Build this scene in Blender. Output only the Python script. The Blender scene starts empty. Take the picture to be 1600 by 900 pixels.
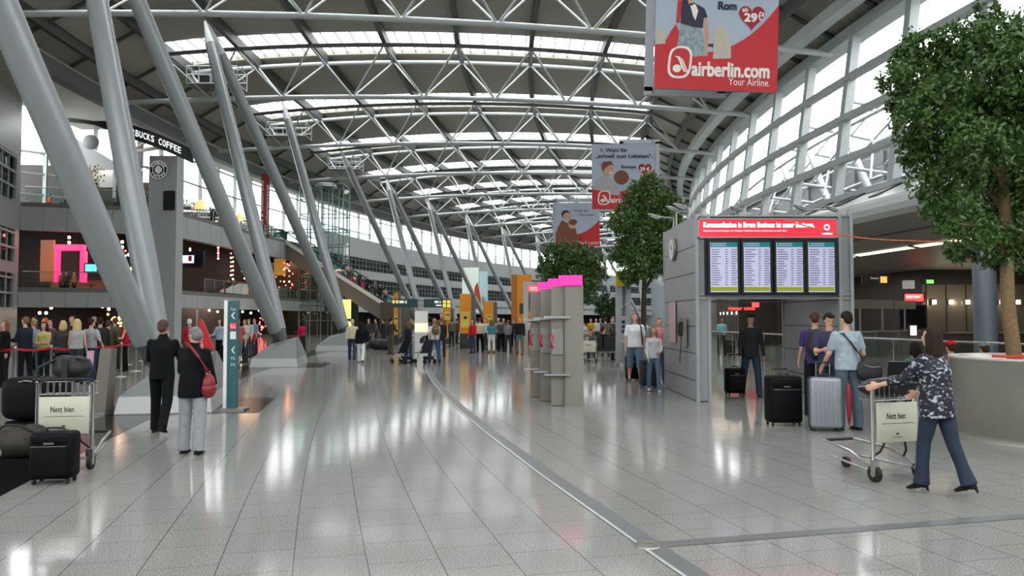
import bpy, bmesh, math, random
import numpy as np
from mathutils import Vector, Matrix
random.seed(7)
PI = math.pi
SC = bpy.context.scene
COL = SC.collection

# ---------------------------------------------------------------- camera
F = 1200.0; CAMZ = 1.70; PITCH = math.atan2(48, F)
cam_d = bpy.data.cameras.new('camera'); cam = bpy.data.objects.new('camera', cam_d); COL.objects.link(cam)
cam_d.sensor_width = 36.0; cam_d.lens = 36.0 * F / 1600.0; cam_d.clip_end = 600; cam_d.clip_start = 0.1
cam.location = (0, 0, CAMZ); cam.rotation_euler = (PI/2 + PITCH, 0, 0)
SC.camera = cam
# ---------------------------------------------------------------- world: bright overcast sky
W = bpy.data.worlds.new('overcast_sky'); SC.world = W; W.use_nodes = True
wn = W.node_tree.nodes; wl = W.node_tree.links
for n in list(wn): wn.remove(n)
wo = wn.new('ShaderNodeOutputWorld'); bg = wn.new('ShaderNodeBackground')
tc = wn.new('ShaderNodeTexCoord'); nz = wn.new('ShaderNodeTexNoise'); cr = wn.new('ShaderNodeValToRGB')
nz.inputs['Scale'].default_value = 2.2; nz.inputs['Detail'].default_value = 3
cr.color_ramp.elements[0].color = (.86, .90, .95, 1); cr.color_ramp.elements[1].color = (1, 1, 1, 1)
wl.new(tc.outputs['Generated'], nz.inputs['Vector']); wl.new(nz.outputs['Fac'], cr.inputs[0])
wl.new(cr.outputs[0], bg.inputs[0]); wl.new(bg.outputs[0], wo.inputs[0])
bg.inputs[1].default_value = 7.4
# ---------------------------------------------------------------- exposure
SC.view_settings.view_transform = 'Standard'; SC.view_settings.look = 'None'
SC.view_settings.gamma = 1.0; SC.view_settings.use_curve_mapping = False
SC.view_settings.exposure = 0.0
try:
    SC.cycles.max_bounces = 10; SC.cycles.diffuse_bounces = 5; SC.cycles.glossy_bounces = 4
    SC.cycles.transparent_max_bounces = 16; SC.cycles.transmission_bounces = 4
    SC.cycles.sample_clamp_indirect = 6.0; SC.cycles.caustics_reflective = False; SC.cycles.caustics_refractive = False
    SC.cycles.use_denoising = True
except Exception: pass

# ---------------------------------------------------------------- materials
MATS = {}
def _m(name):
    m = bpy.data.materials.new(name); m.use_nodes = True
    nt = m.node_tree; b = nt.nodes['Principled BSDF']; MATS[name] = m
    return m, nt, b
def sv(b, k, v):
    if k in b.inputs: b.inputs[k].default_value = v
def mat(name, col, rough=.5, metal=0.0, var=.06, scale=6.0, bump=0.0, bscale=40.0, spec=.5):
    if name in MATS: return MATS[name]
    m, nt, b = _m(name)
    sv(b, 'Roughness', rough); sv(b, 'Metallic', metal); sv(b, 'Specular IOR Level', spec)
    tcn = nt.nodes.new('ShaderNodeTexCoord'); n = nt.nodes.new('ShaderNodeTexNoise')
    n.inputs['Scale'].default_value = scale; n.inputs['Detail'].default_value = 4
    nt.links.new(tcn.outputs['Object'], n.inputs['Vector'])
    r = nt.nodes.new('ShaderNodeValToRGB')
    r.color_ramp.elements[0].position = .3; r.color_ramp.elements[1].position = .7
    lo = tuple(max(0, c*(1-var)) for c in col[:3]) + (1,); hi = tuple(min(1, c*(1+var)) for c in col[:3]) + (1,)
    r.color_ramp.elements[0].color = lo; r.color_ramp.elements[1].color = hi
    nt.links.new(n.outputs['Fac'], r.inputs[0]); nt.links.new(r.outputs[0], b.inputs['Base Color'])
    if bump > 0:
        n2 = nt.nodes.new('ShaderNodeTexNoise'); n2.inputs['Scale'].default_value = bscale
        nt.links.new(tcn.outputs['Object'], n2.inputs['Vector'])
        bp = nt.nodes.new('ShaderNodeBump'); bp.inputs['Strength'].default_value = bump; bp.inputs['Distance'].default_value = .01
        nt.links.new(n2.outputs['Fac'], bp.inputs['Height']); nt.links.new(bp.outputs[0], b.inputs['Normal'])
    return m
def emis(name, col, strength, base=None):
    if name in MATS: return MATS[name]
    m, nt, b = _m(name)
    sv(b, 'Base Color', tuple((base or col)[:3]) + (1,)); sv(b, 'Emission Color', tuple(col[:3]) + (1,)); sv(b, 'Emission Strength', strength)
    sv(b, 'Roughness', .35)
    return m
def glass(name, tint=(1, 1, 1), refl=.12, rough=.02):
    if name in MATS: return MATS[name]
    m, nt, b = _m(name); nt.nodes.remove(b)
    o = nt.nodes['Material Output']; t = nt.nodes.new('ShaderNodeBsdfTransparent'); g = nt.nodes.new('ShaderNodeBsdfGlossy')
    t.inputs[0].default_value = tuple(tint) + (1,); g.inputs['Roughness'].default_value = rough
    mx = nt.nodes.new('ShaderNodeMixShader'); lw = nt.nodes.new('ShaderNodeLayerWeight'); lw.inputs[0].default_value = .3
    ma = nt.nodes.new('ShaderNodeMath'); ma.operation = 'MULTIPLY_ADD'; ma.inputs[1].default_value = .5; ma.inputs[2].default_value = refl*.4
    nt.links.new(lw.outputs['Fresnel'], ma.inputs[0]); nt.links.new(ma.outputs[0], mx.inputs[0])
    nt.links.new(t.outputs[0], mx.inputs[1]); nt.links.new(g.outputs[0], mx.inputs[2]); nt.links.new(mx.outputs[0], o.inputs[0])
    return m
def c8(r, g, b): # srgb 0-255 -> linear
    f = lambda v: (v/255/12.92) if v/255 <= .04045 else ((v/255+.055)/1.055)**2.4
    return (f(r), f(g), f(b))

# ---------------------------------------------------------------- mesh builder
WOFF = {}
class MB:
    def __init__(s): s.v = []; s.f = []; s.m = []; s.sm = []
    def add(s, vs, fs, mi=0, smooth=False):
        o = len(s.v); s.v += [tuple(v) for v in vs]
        for f in fs: s.f.append(tuple(i+o for i in f)); s.m.append(mi); s.sm.append(smooth)
        return s
    def box(s, c, size, rz=0, mi=0, M=None):
        hx, hy, hz = size[0]/2, size[1]/2, size[2]/2
        vs = [Vector((x*hx, y*hy, z*hz)) for x in (-1, 1) for y in (-1, 1) for z in (-1, 1)]
        R = M if M is not None else Matrix.Rotation(rz, 3, 'Z')
        vs = [R @ v + Vector(c) for v in vs]
        return s.add(vs, [(0, 1, 3, 2), (4, 6, 7, 5), (0, 4, 5, 1), (2, 3, 7, 6), (0, 2, 6, 4), (1, 5, 7, 3)], mi)
    def hexa(s, b, t, mi=0):   # bottom quad, top quad
        vs = list(b) + list(t)
        return s.add(vs, [(3, 2, 1, 0), (4, 5, 6, 7), (0, 1, 5, 4), (1, 2, 6, 5), (2, 3, 7, 6), (3, 0, 4, 7)], mi)
    def quad(s, a, b, c, d, mi=0): return s.add([a, b, c, d], [(0, 1, 2, 3)], mi)
    def tube(s, p0, p1, r0, r1=None, n=10, mi=0, cap=True):
        r1 = r0 if r1 is None else r1
        return s.path([p0, p1], [r0, r1], n, mi, cap)
    def path(s, pts, rs, n=10, mi=0, cap=True, closed=False):
        pts = [Vector(p) for p in pts]
        if not isinstance(rs, (list, tuple)): rs = [rs]*len(pts)
        up = Vector((0, 0, 1)); vs = []; prev = None
        for i, p in enumerate(pts):
            a = pts[i-1] if i > 0 else (pts[-1] if closed else p); b = pts[i+1] if i < len(pts)-1 else (pts[0] if closed else p)
            d = (b - a).normalized()
            if prev is None:
                x = d.cross(up)
                if x.length < 1e-3: x = d.cross(Vector((1, 0, 0)))
            else:
                x = prev - d*prev.dot(d)
                if x.length < 1e-4: x = d.cross(up)
            x.normalize(); prev = x; y = d.cross(x)
            for k in range(n):
                t = 2*PI*k/n; vs.append(p + (x*math.cos(t) + y*math.sin(t))*rs[i])
        fs = []; m = len(pts)
        for i in range(m if closed else m-1):
            j = (i+1) % m
            for k in range(n): fs.append((i*n+k, i*n+(k+1) % n, j*n+(k+1) % n, j*n+k))
        s.add(vs, fs, mi, True)
        if cap and not closed:
            s.add([vs[k] for k in range(n)], [tuple(range(n-1, -1, -1))], mi)
            s.add([vs[(m-1)*n+k] for k in range(n)], [tuple(range(n))], mi)
        return s
    def lathe(s, c, prof, n=32, mi=0, a0=0, a1=2*PI):
        c = Vector(c); vs = []; full = abs(a1-a0-2*PI) < 1e-6; k_ = n if full else n+1
        for (r, z) in prof:
            for k in range(k_):
                t = a0 + (a1-a0)*k/n; vs.append(c + Vector((r*math.cos(t), r*math.sin(t), z)))
        fs = []
        for i in range(len(prof)-1):
            for k in range(n):
                k2 = (k+1) % k_; fs.append((i*k_+k, i*k_+k2, (i+1)*k_+k2, (i+1)*k_+k))
        return s.add(vs, fs, mi, True)
    def ell(s, c, r, n=12, m=8, mi=0, M=None):
        vs = []; c = Vector(c)
        for i in range(m+1):
            a = PI*i/m
            for k in range(n):
                t = 2*PI*k/n; v = Vector((r[0]*math.sin(a)*math.cos(t), r[1]*math.sin(a)*math.sin(t), r[2]*math.cos(a)))
                if M is not None: v = M @ v
                vs.append(c + v)
        fs = []
        for i in range(m):
            for k in range(n):
                if i == 0: fs.append((0, (i+1)*n+k, (i+1)*n+(k+1) % n))
                elif i == m-1: fs.append((i*n+(k+1) % n, i*n+k, (i+1)*n))
                else: fs.append((i*n+(k+1) % n, i*n+k, (i+1)*n+k, (i+1)*n+(k+1) % n))
        # reuse pole vertices
        return s.add(vs, fs, mi, True)
    def poly(s, pts, mi=0): return s.add(pts, [tuple(range(len(pts)))], mi)
    def prism(s, pts, d, mi=0):
        d = Vector(d); a = [Vector(p) for p in pts]; b = [p + d for p in a]; n = len(a)
        fs = [tuple(range(n-1, -1, -1)), tuple(range(n, 2*n))] + [(i, (i+1) % n, n+(i+1) % n, n+i) for i in range(n)]
        return s.add(a + b, fs, mi)
    def mesh(s, name, mats, off=(0, 0, 0)):
        me = bpy.data.meshes.new(name); ox, oy, oz = off
        me.from_pydata([(v[0]-ox, v[1]-oy, v[2]-oz) for v in s.v], [], s.f)
        for m in (mats if isinstance(mats, (list, tuple)) else [mats]): me.materials.append(m)
        me.polygons.foreach_set('material_index', s.m); me.polygons.foreach_set('use_smooth', s.sm)
        me.update(); return me
    def build(s, name, mats, parent=None, label=None):
        off = WOFF.get(parent.name, Vector((0, 0, 0))) if parent else Vector((0, 0, 0))
        o = bpy.data.objects.new(name, s.mesh(name, mats, off)); COL.objects.link(o)
        if parent: o.parent = parent
        WOFF[o.name] = off
        if label: o['label'] = label
        return o
def tag(o, label=None, cat=None, group=None, kind=None):
    if label: o['label'] = label
    if cat: o['category'] = cat
    if group: o['group'] = group
    if kind: o['kind'] = kind
    return o
def thing(name, label, cat, loc=(0, 0, 0), group=None):
    o = bpy.data.objects.new(name, None); COL.objects.link(o); o.location = loc; o.empty_display_size = .2
    WOFF[o.name] = Vector(loc); tag(o, label, cat, group); return o
def struct(mb, name, m):
    o = mb.build(name, m); o['kind'] = 'structure'; return o
def copy_tree(o, parent=None):
    c = o.copy(); COL.objects.link(c)
    if parent: c.parent = parent; c.matrix_parent_inverse = o.matrix_parent_inverse
    for ch in list(o.children): copy_tree(ch, c)
    return c
# one ray of the photograph turned into a point of the hall
def ray(x, y):
    a = (x-800)/F; b = (450-y)/F; c, s = math.cos(PITCH), math.sin(PITCH)
    return Vector((a, c - b*s, s + b*c))
def AT(x, y, Y):
    d = ray(x, y); return Vector((0, 0, CAMZ)) + d*(Y/d.y)
def G(x, y, z=0.0):
    d = ray(x, y); t = (z-CAMZ)/d.z; return Vector((0, 0, CAMZ)) + d*t
def mkfont(body):
    cu = bpy.data.curves.new('t', 'FONT'); cu.body = body; cu.fill_mode = 'FRONT'; cu.resolution_u = 3
    o = bpy.data.objects.new('t', cu); COL.objects.link(o)
    dg = bpy.context.evaluated_depsgraph_get(); dg.update()
    me = bpy.data.meshes.new_from_object(o.evaluated_get(dg)); vs = [v.co.copy() for v in me.vertices]; fs = [tuple(p.vertices) for p in me.polygons]
    bpy.data.objects.remove(o); bpy.data.curves.remove(cu); bpy.data.meshes.remove(me)
    return vs, fs
def text(mb, body, origin, right, up, w, h, mi=0, bold=0.0):
    """lettering laid on a surface: lower left corner, unit vectors, width and height in metres"""
    vs, fs = mkfont(body)
    if not vs: return
    x0 = min(v.x for v in vs); x1 = max(v.x for v in vs); y0 = min(v.y for v in vs); y1 = max(v.y for v in vs)
    R = Vector(right).normalized(); U = Vector(up).normalized(); o = Vector(origin)
    sx = w/(x1-x0); sy = h/(y1-y0); N_ = R.cross(U)
    offs = [(0, 0)] + ([(bold, 0), (0, bold), (bold, bold)] if bold else [])
    for k, (bx, by) in enumerate(offs):
        mb.add([o + R*((v.x-x0)*sx+bx) + U*((v.y-y0)*sy+by) + N_*(.0006*k) for v in vs], fs, mi)

# ---------------------------------------------------------------- the hall is an arc: q metres outward from the column line
CX, CY, R0 = 165.2, 47.7, 180.0
DPHI = .0756; PHI1 = -.069
def A(q, phi, z=0.0): return Vector((CX-(R0+q)*math.cos(phi), CY+(R0+q)*math.sin(phi), z))
def phi_n(i): return PHI1 + DPHI*(i-1)
def zc(q): return 15.95 - .0018*(q+4)**2
def zt(q): return 18.65 - .0033*(q+7)**2
def zr(q):
    if q > 7: return zt(7)+.8 + (15.9-zt(7)-.8)*(q-7)/5.0
    if q < -25.5: return zt(-25.5)+.8 + (15.3-zt(-25.5)-.8)*(-25.5-q)/5.5
    return zt(q)+.8
def strip(prof, p0, p1, n, closed=False, mb=None, mi=0, smooth=True):
    """extrude a (q,z) profile along the arc"""
    mb = mb or MB(); m = len(prof); vs = []
    for k in range(n+1):
        p = p0+(p1-p0)*k/n
        for q, z in prof: vs.append(A(q, p, z))
    fs = []
    for k in range(n):
        for j in range(m if closed else m-1):
            j2 = (j+1) % m; fs.append((k*m+j, k*m+j2, (k+1)*m+j2, (k+1)*m+j))
    if closed: fs += [tuple(range(m-1, -1, -1)), tuple(n*m+j for j in range(m))]
    return mb.add(vs, fs, mi, False)
def rect(q0, q1, z0, z1): return [(q0, z0), (q1, z0), (q1, z1), (q0, z1)]
PH0, PH1 = -.45, .84

M_tube = mat('truss_white_steel', c8(196, 202, 200), .28, .0, .03)
M_col = mat('column_grey_paint', c8(140, 145, 145), .33, .2, .03)
M_dark = mat('dark_purlin_steel', c8(84, 86, 84), .5, .1)
M_panel = mat('grey_cladding', c8(178, 181, 181), .42, 0, .03, 2)
M_glass = glass('clear_glazing', (1, 1, 1), .03)
M_gglass = glass('greenish_rail_glass', (.80, .92, .88), .06)
M_frame = mat('pale_window_steel', c8(168, 177, 175), .45, .05)
M_black = mat('matt_black', c8(22, 22, 24), .5)
M_steel = mat('brushed_steel', c8(160, 158, 150), .32, .85, .08, 3)
M_chrome = mat('chrome', c8(200, 200, 200), .15, .9)
M_white = mat('white_paint', c8(235, 235, 232), .4)

# floor: granite tiles laid in arcs
def floor_mat():
    m, nt, b = _m('granite_floor'); L = nt.links; N = nt.nodes.new
    def M_(op, a, b_=None, c_=None):
        n = N('ShaderNodeMath'); n.operation = op
        for i, x in enumerate((a, b_, c_)):
            if x is None: continue
            if isinstance(x, (int, float)): n.inputs[i].default_value = x
            else: L.new(x, n.inputs[i])
        return n.outputs[0]
    t = N('ShaderNodeTexCoord'); sp = N('ShaderNodeSeparateXYZ'); L.new(t.outputs['Object'], sp.inputs[0])
    dx = M_('SUBTRACT', CX, sp.outputs[0]); dy = M_('SUBTRACT', sp.outputs[1], CY)
    r = M_('SQRT', M_('ADD', M_('MULTIPLY', dx, dx), M_('MULTIPLY', dy, dy))); ph = M_('ARCTAN2', dy, dx)
    u = M_('MULTIPLY', r, 2.0); uf = M_('FRACT', u); ui = M_('FLOOR', u)
    v = M_('ADD', M_('MULTIPLY', ph, 345.0), M_('MULTIPLY', ui, .5)); vf = M_('FRACT', v)
    e1 = M_('MINIMUM', uf, M_('SUBTRACT', 1, uf)); e2 = M_('MINIMUM', vf, M_('SUBTRACT', 1, vf))
    j1 = M_('LESS_THAN', e1, .0085); j2 = M_('MULTIPLY', M_('LESS_THAN', e2, .011), .6); j = M_('MAXIMUM', j1, j2)
    cmb = N('ShaderNodeCombineXYZ'); L.new(ui, cmb.inputs[0]); L.new(M_('FLOOR', v), cmb.inputs[1])
    wnz = N('ShaderNodeTexWhiteNoise'); L.new(cmb.outputs[0], wnz.inputs[0])
    n1 = N('ShaderNodeTexNoise'); n1.inputs['Scale'].default_value = 85; n1.inputs['Detail'].default_value = 2; L.new(t.outputs['Object'], n1.inputs['Vector'])
    n2 = N('ShaderNodeTexNoise'); n2.inputs['Scale'].default_value = .35; L.new(t.outputs['Object'], n2.inputs['Vector'])
    val = M_('ADD', M_('ADD', M_('MULTIPLY', n1.outputs['Fac'], 1.4), -.3), M_('ADD', M_('MULTIPLY', wnz.outputs[0], .02), M_('MULTIPLY', n2.outputs['Fac'], .08)))
    r1 = N('ShaderNodeValToRGB'); L.new(val, r1.inputs[0])
    r1.color_ramp.elements[0].position = .2; r1.color_ramp.elements[1].position = .75
    r1.color_ramp.elements[0].color = c8(102, 103, 99)+(1,); r1.color_ramp.elements[1].color = c8(172, 172, 166)+(1,)
    mx = N('ShaderNodeMixRGB'); L.new(M_('MULTIPLY', j, .75), mx.inputs[0]); L.new(r1.outputs[0], mx.inputs[1]); mx.inputs[2].default_value = c8(60, 60, 60)+(1,)
    L.new(mx.outputs[0], b.inputs['Base Color'])
    L.new(M_('ADD', M_('MULTIPLY', n2.outputs['Fac'], .06), .07), b.inputs['Roughness']); sv(b, 'Specular IOR Level', .16)
    return m
M_floor = floor_mat()
M_bfloor = mat('black_granite', c8(24, 24, 24), .16, 0, .25, 60, spec=.14)

# ================================================================ THE SETTING
struct(MB().quad((-70, -50, 0), (70, -50, 0), (130, 230, 0), (-90, 230, 0)), 'floor', M_floor)
# black granite band beneath the columns, broken at every plinth
PHB = [(k, phi_n(k)+DPHI/2) for k in range(-5, 12)]
for n, (k, p) in enumerate(PHB):
    mb = strip([(-5.2, .004), (-4.27, .004)], p+1.4/R0, p+DPHI-2.4/R0, 6)
    strip([(-6.9, .004), (-4.0, .004)], p-2.45/R0, p+.4/R0, 2, mb=mb)
    struct(mb, 'trim_%d' % (n+1), M_bfloor)
# steel floor channel following the arc, with a round cover and a radial branch
fs = MB(); strip([(-10.68, .003), (-10.52, .003)], -.42, .70, 60, mb=fs)
struct(fs, 'trim_40', mat('floor_channel_grey', c8(120, 124, 124), .35, .4))
fs = MB(); strip([(-10.52, .006), (-10.49, .006)], -.42, .70, 60, mb=fs)
struct(fs, 'trim_41', mat('floor_channel_bright', c8(205, 208, 205), .3, .3))
J = G(1012, 853)
phJ = math.atan2(J.y-CY, CX-J.x)
fs = MB(); fs.add([A(-10.5, phJ-.0004, .004), A(-10.5, phJ+.0004, .004), A(-26, phJ+.0004, .004), A(-26, phJ-.0004, .004)], [(0, 1, 2, 3)])
struct(fs, 'trim_42', MATS['floor_channel_grey'])
o = MB().lathe((J.x, J.y, 0), [(0.0, .012), (.06, .012), (.075, .009), (.085, .012), (.098, .012), (.1, .001)], 32).build('floor_cover', M_steel)
tag(o, 'round steel cover where the two floor channels meet', 'cover')

# ---- roof deck bays and skylights
M_deck = None
def deck_mat():
    m, nt, b = _m('corrugated_deck'); L = nt.links; N = nt.nodes.new
    t = N('ShaderNodeTexCoord'); sp = N('ShaderNodeSeparateXYZ'); L.new(t.outputs['Object'], sp.inputs[0])
    def M_(op, a, b_=None):
        n = N('ShaderNodeMath'); n.operation = op
        for i, x in enumerate((a, b_)):
            if x is None: continue
            if isinstance(x, (int, float)): n.inputs[i].default_value = x
            else: L.new(x, n.inputs[i])
        return n.outputs[0]
    ph = M_('ARCTAN2', M_('SUBTRACT', sp.outputs[1], CY), M_('SUBTRACT', CX, sp.outputs[0]))
    f = M_('FRACT', M_('MULTIPLY', ph, 175/.36)); tri = M_('ABSOLUTE', M_('SUBTRACT', f, .5))
    sm = N('ShaderNodeMapRange'); L.new(tri, sm.inputs[0]); sm.inputs[1].default_value = .17; sm.inputs[2].default_value = .27
    bp = N('ShaderNodeBump'); bp.inputs['Strength'].default_value = .8; bp.inputs['Distance'].default_value = .05
    L.new(sm.outputs[0], bp.inputs['Height']); L.new(bp.outputs[0], b.inputs['Normal'])
    sv(b, 'Base Color', c8(176, 174, 162)+(1,)); sv(b, 'Roughness', .55); sv(b, 'Metallic', .1)
    return m
M_deck = deck_mat()
TRI = range(-3, 13)
mb = MB()
QS = [12, 9.5, 7.2] + [7.2-i*(7.2+25.5)/14 for i in range(1, 15)] + [-28, -31]
SKY = [q for q in QS if -25.6 < q < 7.3]
half = 2.05/R0
for i in TRI:
    a = phi_n(i); b2 = phi_n(i+1)
    prof = [(q, zr(q)) for q in SKY] + [(q, zr(q)+.25) for q in reversed(SKY)]
    strip(prof, a+half, b2-half, 4, True, mb)
for side in ([q for q in QS if q >= 7.1], [q for q in QS if q <= -25.4]):
    prof = [(q, zr(q)) for q in side] + [(q, zr(q)+.25) for q in reversed(side)]
    strip(prof, phi_n(-3)-half, phi_n(13), 60, True, mb)
# lean-to roof over the left terraces
strip([(10.5, 15.9), (14.6, 15.95), (14.6, 16.15), (10.5, 16.1)], .0, PH1+.1, 40, True, mb)
strip([(10.5, 15.9), (27, 16.0), (27, 16.2), (10.5, 16.1)], PH0, .0, 20, True, mb)
strip([(14.6, 15.95), (18, 15.97), (18, 16.17), (14.6, 16.15)], .0, .05, 3, True, mb)
struct(mb, 'ceiling', M_deck)
M_rib = mat('skylight_bar_grey', c8(150, 152, 152), .5)
TOPQ = [6.85-4.57*k for k in range(8)]
BOTQ = [4.57-4.57*k for k in range(8)]
for i in TRI:
    a = phi_n(i); mb = MB()
    strip([(q, zr(q)+.2) for q in SKY], a-half, a+half, 1, mb=mb, mi=0)
    for s in (-1, 1): strip(rect(-25.5, 7.2, 0, 0), a, a, 1) if False else None
    for q in np.arange(-24.9, 7, .92):
        z = zr(q)+.16; strip(rect(q-.025, q+.025, z-.05, z+.03), a-half, a+half, 1, True, mb, 1)
    o = struct(mb, 'window_%d' % (i+4), [M_glass, M_rib])
# purlins along the hall
n = 50
for q in TOPQ + [9.6, -27.8]:
    mb = MB(); z = zr(q)-.02
    strip(rect(q-.14, q+.14, z-.62, z), phi_n(-3), phi_n(13), 70, True, mb)
    struct(mb, 'trim_%d' % n, M_dark); n += 1
# eave beams
strip(rect(10.3, 10.9, 14.9, 15.8), PH0, PH1, 50, True, MB()); 
mb = strip(rect(10.3, 11.0, 15.0, 15.85), PH0, PH1, 50, True); struct(mb, 'trim_80', M_dark)
mb = strip(rect(-30.9, -30.0, 14.75, 15.35), PH0, PH1, 60, True); struct(mb, 'trim_81', M_frame)
mb = strip(rect(-29.2, -28.6, 15.35, 15.9), PH0, PH1, 60, True); struct(mb, 'trim_82', M_tube)
# bay cross beams on the left slope between trusses
mb = MB()
for i in TRI:
    for f in (.33, .66, 1.0):
        p = phi_n(i)+DPHI*f
        for (qa, qb) in ((11, 7),):
            a = A(qa, p, zr(qa)-.25); b2 = A(qb, p, zr(qb)-.25); mb.tube(a, b2, .11, n=6)
        mb.tube(A(-25.4, p, zr(-25.4)-.3), A(-30.3, p, zr(-30.3)-.15), .11, n=6)
struct(mb, 'trim_83', M_dark)

# ---- roof trusses: triangular arched steel, bottom chord, two top chords, diagonals
ORD = {1: 'nearest', 2: 'second', 3: 'third', 4: 'fourth', 5: 'fifth', 6: 'sixth', 7: 'seventh', 8: 'eighth', 9: 'ninth', 10: 'tenth', 11: 'eleventh', 12: 'twelfth', 13: 'farthest'}
M_tubed = mat('top_chord_grey_steel', c8(122, 122, 124), .4, .1)
tw = 2.0/R0
for i in range(-1, 13):
    a = phi_n(i)
    lab = ('%s arched steel roof truss counted from the camera, white tubes in zigzag' % ORD[i]) if i >= 1 else ['arched steel roof truss just behind the top edge of the view', 'arched steel roof truss overhead the steel planter'][i+1]
    t = thing('roof_truss', lab, 'roof truss', A(0, a, 15.9), 'arched roof trusses')
    qs = [10.4-k*(10.4+30.2)/22 for k in range(23)]
    MB().path([A(q, a, zc(q)) for q in qs], .16, 8).build('bottom_chord', M_tube, t)
    for s in (-1, 1):
        tq = [TOPQ[0]+.2-k*(TOPQ[0]-TOPQ[-1]+.4)/18 for k in range(19)]
        MB().path([A(q, a+s*tw, zt(q)+(.2 if s > 0 else 0)) for q in tq], .14, 8).build('top_chord', M_tubed if s < 0 else M_tube, t)
    for k, qb in enumerate(BOTQ):
        for qt in (TOPQ[k], TOPQ[k+1] if k+1 < 8 else None):
            if qt is None: continue
            for s in (-1, 1):
                MB().tube(A(qb, a, zc(qb)), A(qt, a+s*tw, zt(qt)+(.2 if s > 0 else 0)), .062, n=6, cap=False).build('diagonal', M_tube, t)
    for qt in TOPQ:
        MB().tube(A(qt, a-tw, zt(qt)), A(qt, a+tw, zt(qt)+.2), .085, n=6, cap=False).build('cross_tie', M_tubed, t)

# ---- leaning columns in V pairs and their stone plinths
M_plinth = mat('plinth_light_granite', c8(178, 180, 178), .3, 0, .05, 60)
M_plinth2 = mat('plinth_grey_metal', c8(126, 130, 130), .35, .3, .04)
def plinth(k, lab):
    p = phi_n(k)+DPHI/2
    t = thing('column_plinth', lab, 'plinth', A(-5.3, p, 0), 'wedge plinths under the column pairs')
    def P_(q, dt, z): return A(q, p+dt/R0, z)
    b = [P_(-4.4, -2.2, 0), P_(-6.05, -2.2, 0), P_(-5.85, 1.5, 0), P_(-4.1, 1.5, 0)]
    m1 = [P_(-4.45, -2.1, .30), P_(-6.0, -2.1, .30), P_(-5.8, 1.4, .30), P_(-4.15, 1.4, .30)]
    m2 = [v+Vector((0, 0, .004)) for v in m1]
    tp = [P_(-4.9, -.9, .78), P_(-5.85, -1.3, 1.0), P_(-5.6, .8, 1.0), P_(-4.9, .8, .78)]
    MB().hexa(b, m1).build('base', M_plinth, t); MB().hexa(m2, tp).build('wedge_top', M_plinth2, t)
QF = {-1: -4.6, 0: -5.1, 1: -5.6}
def column(k, side, lab):
    p = phi_n(k)+DPHI/2; pn = phi_n(k if side < 0 else k+1)
    a = A(QF.get(k, -5.6), p+side*.28/R0, .8); b = A(0, pn, zc(0)-.12)
    t = thing('leaning_column', lab, 'column', a, 'leaning columns of the hall')
    d = b-a; L_ = d.length; u = d/L_
    s0 = a+u*.5; s1 = a+u*(L_*.5); s2 = b-u*1.8; s3 = b-u*.35
    MB().path([s0, a+u*2.5, s1, s2], [.235, .275, .275, .245], 20).build('shaft', M_col, t)
    MB().path([s2, s3], [.245, .07], 20).build('top_cone', M_tube, t)
    MB().path([s3-u*.05, b], [.045, .045], 8).build('pin', M_dark, t)
    f = MB(); f.path([a-u*.1, s0+u*.02], [.12, .22], 16)
    for s in (-1, 1):
        x = u.cross(Vector((0, 0, 1))).normalized()*s*.16
        f.box(a+u*.3+x, (.03, .2, .6), M=u.to_track_quat('Z', 'Y').to_matrix())
    f.build('foot_joint', M_dark, t)
PNAME = {-1: 'behind the couple in black', 0: 'before the lit dining area', 1: 'beside the man in the beige cap', 3: 'behind the green direction sign', 4: 'behind the orange ticket machine', 5: 'left of the wide orange tower', 6: 'behind the wide orange tower', 7: 'left of the small board portal', 8: 'behind the small board portal', 9: 'far down the hall', 10: 'farthest down the hall'}
for k in (-1, 0, 1, 3, 4, 5, 6, 7, 8, 9, 10):
    plinth(k, 'wedge-shaped grey plinth of the column pair ' + PNAME[k])
    column(k, -1, 'grey leaning column, left strut of the pair ' + PNAME[k])
    column(k, 1, 'grey leaning column, right strut of the pair ' + PNAME[k])
# pair nearest the camera, mostly out of the frame

# ================================================================ RIGHT FACADE
NF = 4.4/150
RZ = [7.1, 8.9, 10.9, 12.8, 14.85]
def fq(z): return -29.1 - (z-7.5)/7.4*1.0
mb_m = []
k0, k1 = int(-.36/NF), int(.74/NF)
n = 100
for k in range(k0, k1):
    p = k*NF+.004; mb = MB()
    hw = .2/150
    for (a, b) in ((7.0, 14.9),):
        qa, qb = fq(a), fq(b)
        mb.hexa([A(qa+.1, p-hw, a), A(qa+.1, p+hw, a), A(qa-.3, p+hw, a), A(qa-.3, p-hw, a)], [A(qb+.1, p-hw, b), A(qb+.1, p+hw, b), A(qb-.3, p+hw, b), A(qb-.3, p-hw, b)])
    struct(mb, 'trim_%d' % n, M_frame); n += 1
for j, z in enumerate(RZ):
    q = fq(z); mb = strip(rect(q-.2, q+.18, z-.13, z+.13), k0*NF, k1*NF, 80, True); struct(mb, 'trim_%d' % n, M_frame); n += 1
mb = strip([(fq(7.1)-.1, 7.1), (fq(14.9)-.1, 14.9)], k0*NF, k1*NF, 80); struct(mb, 'window_30', M_glass)
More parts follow.
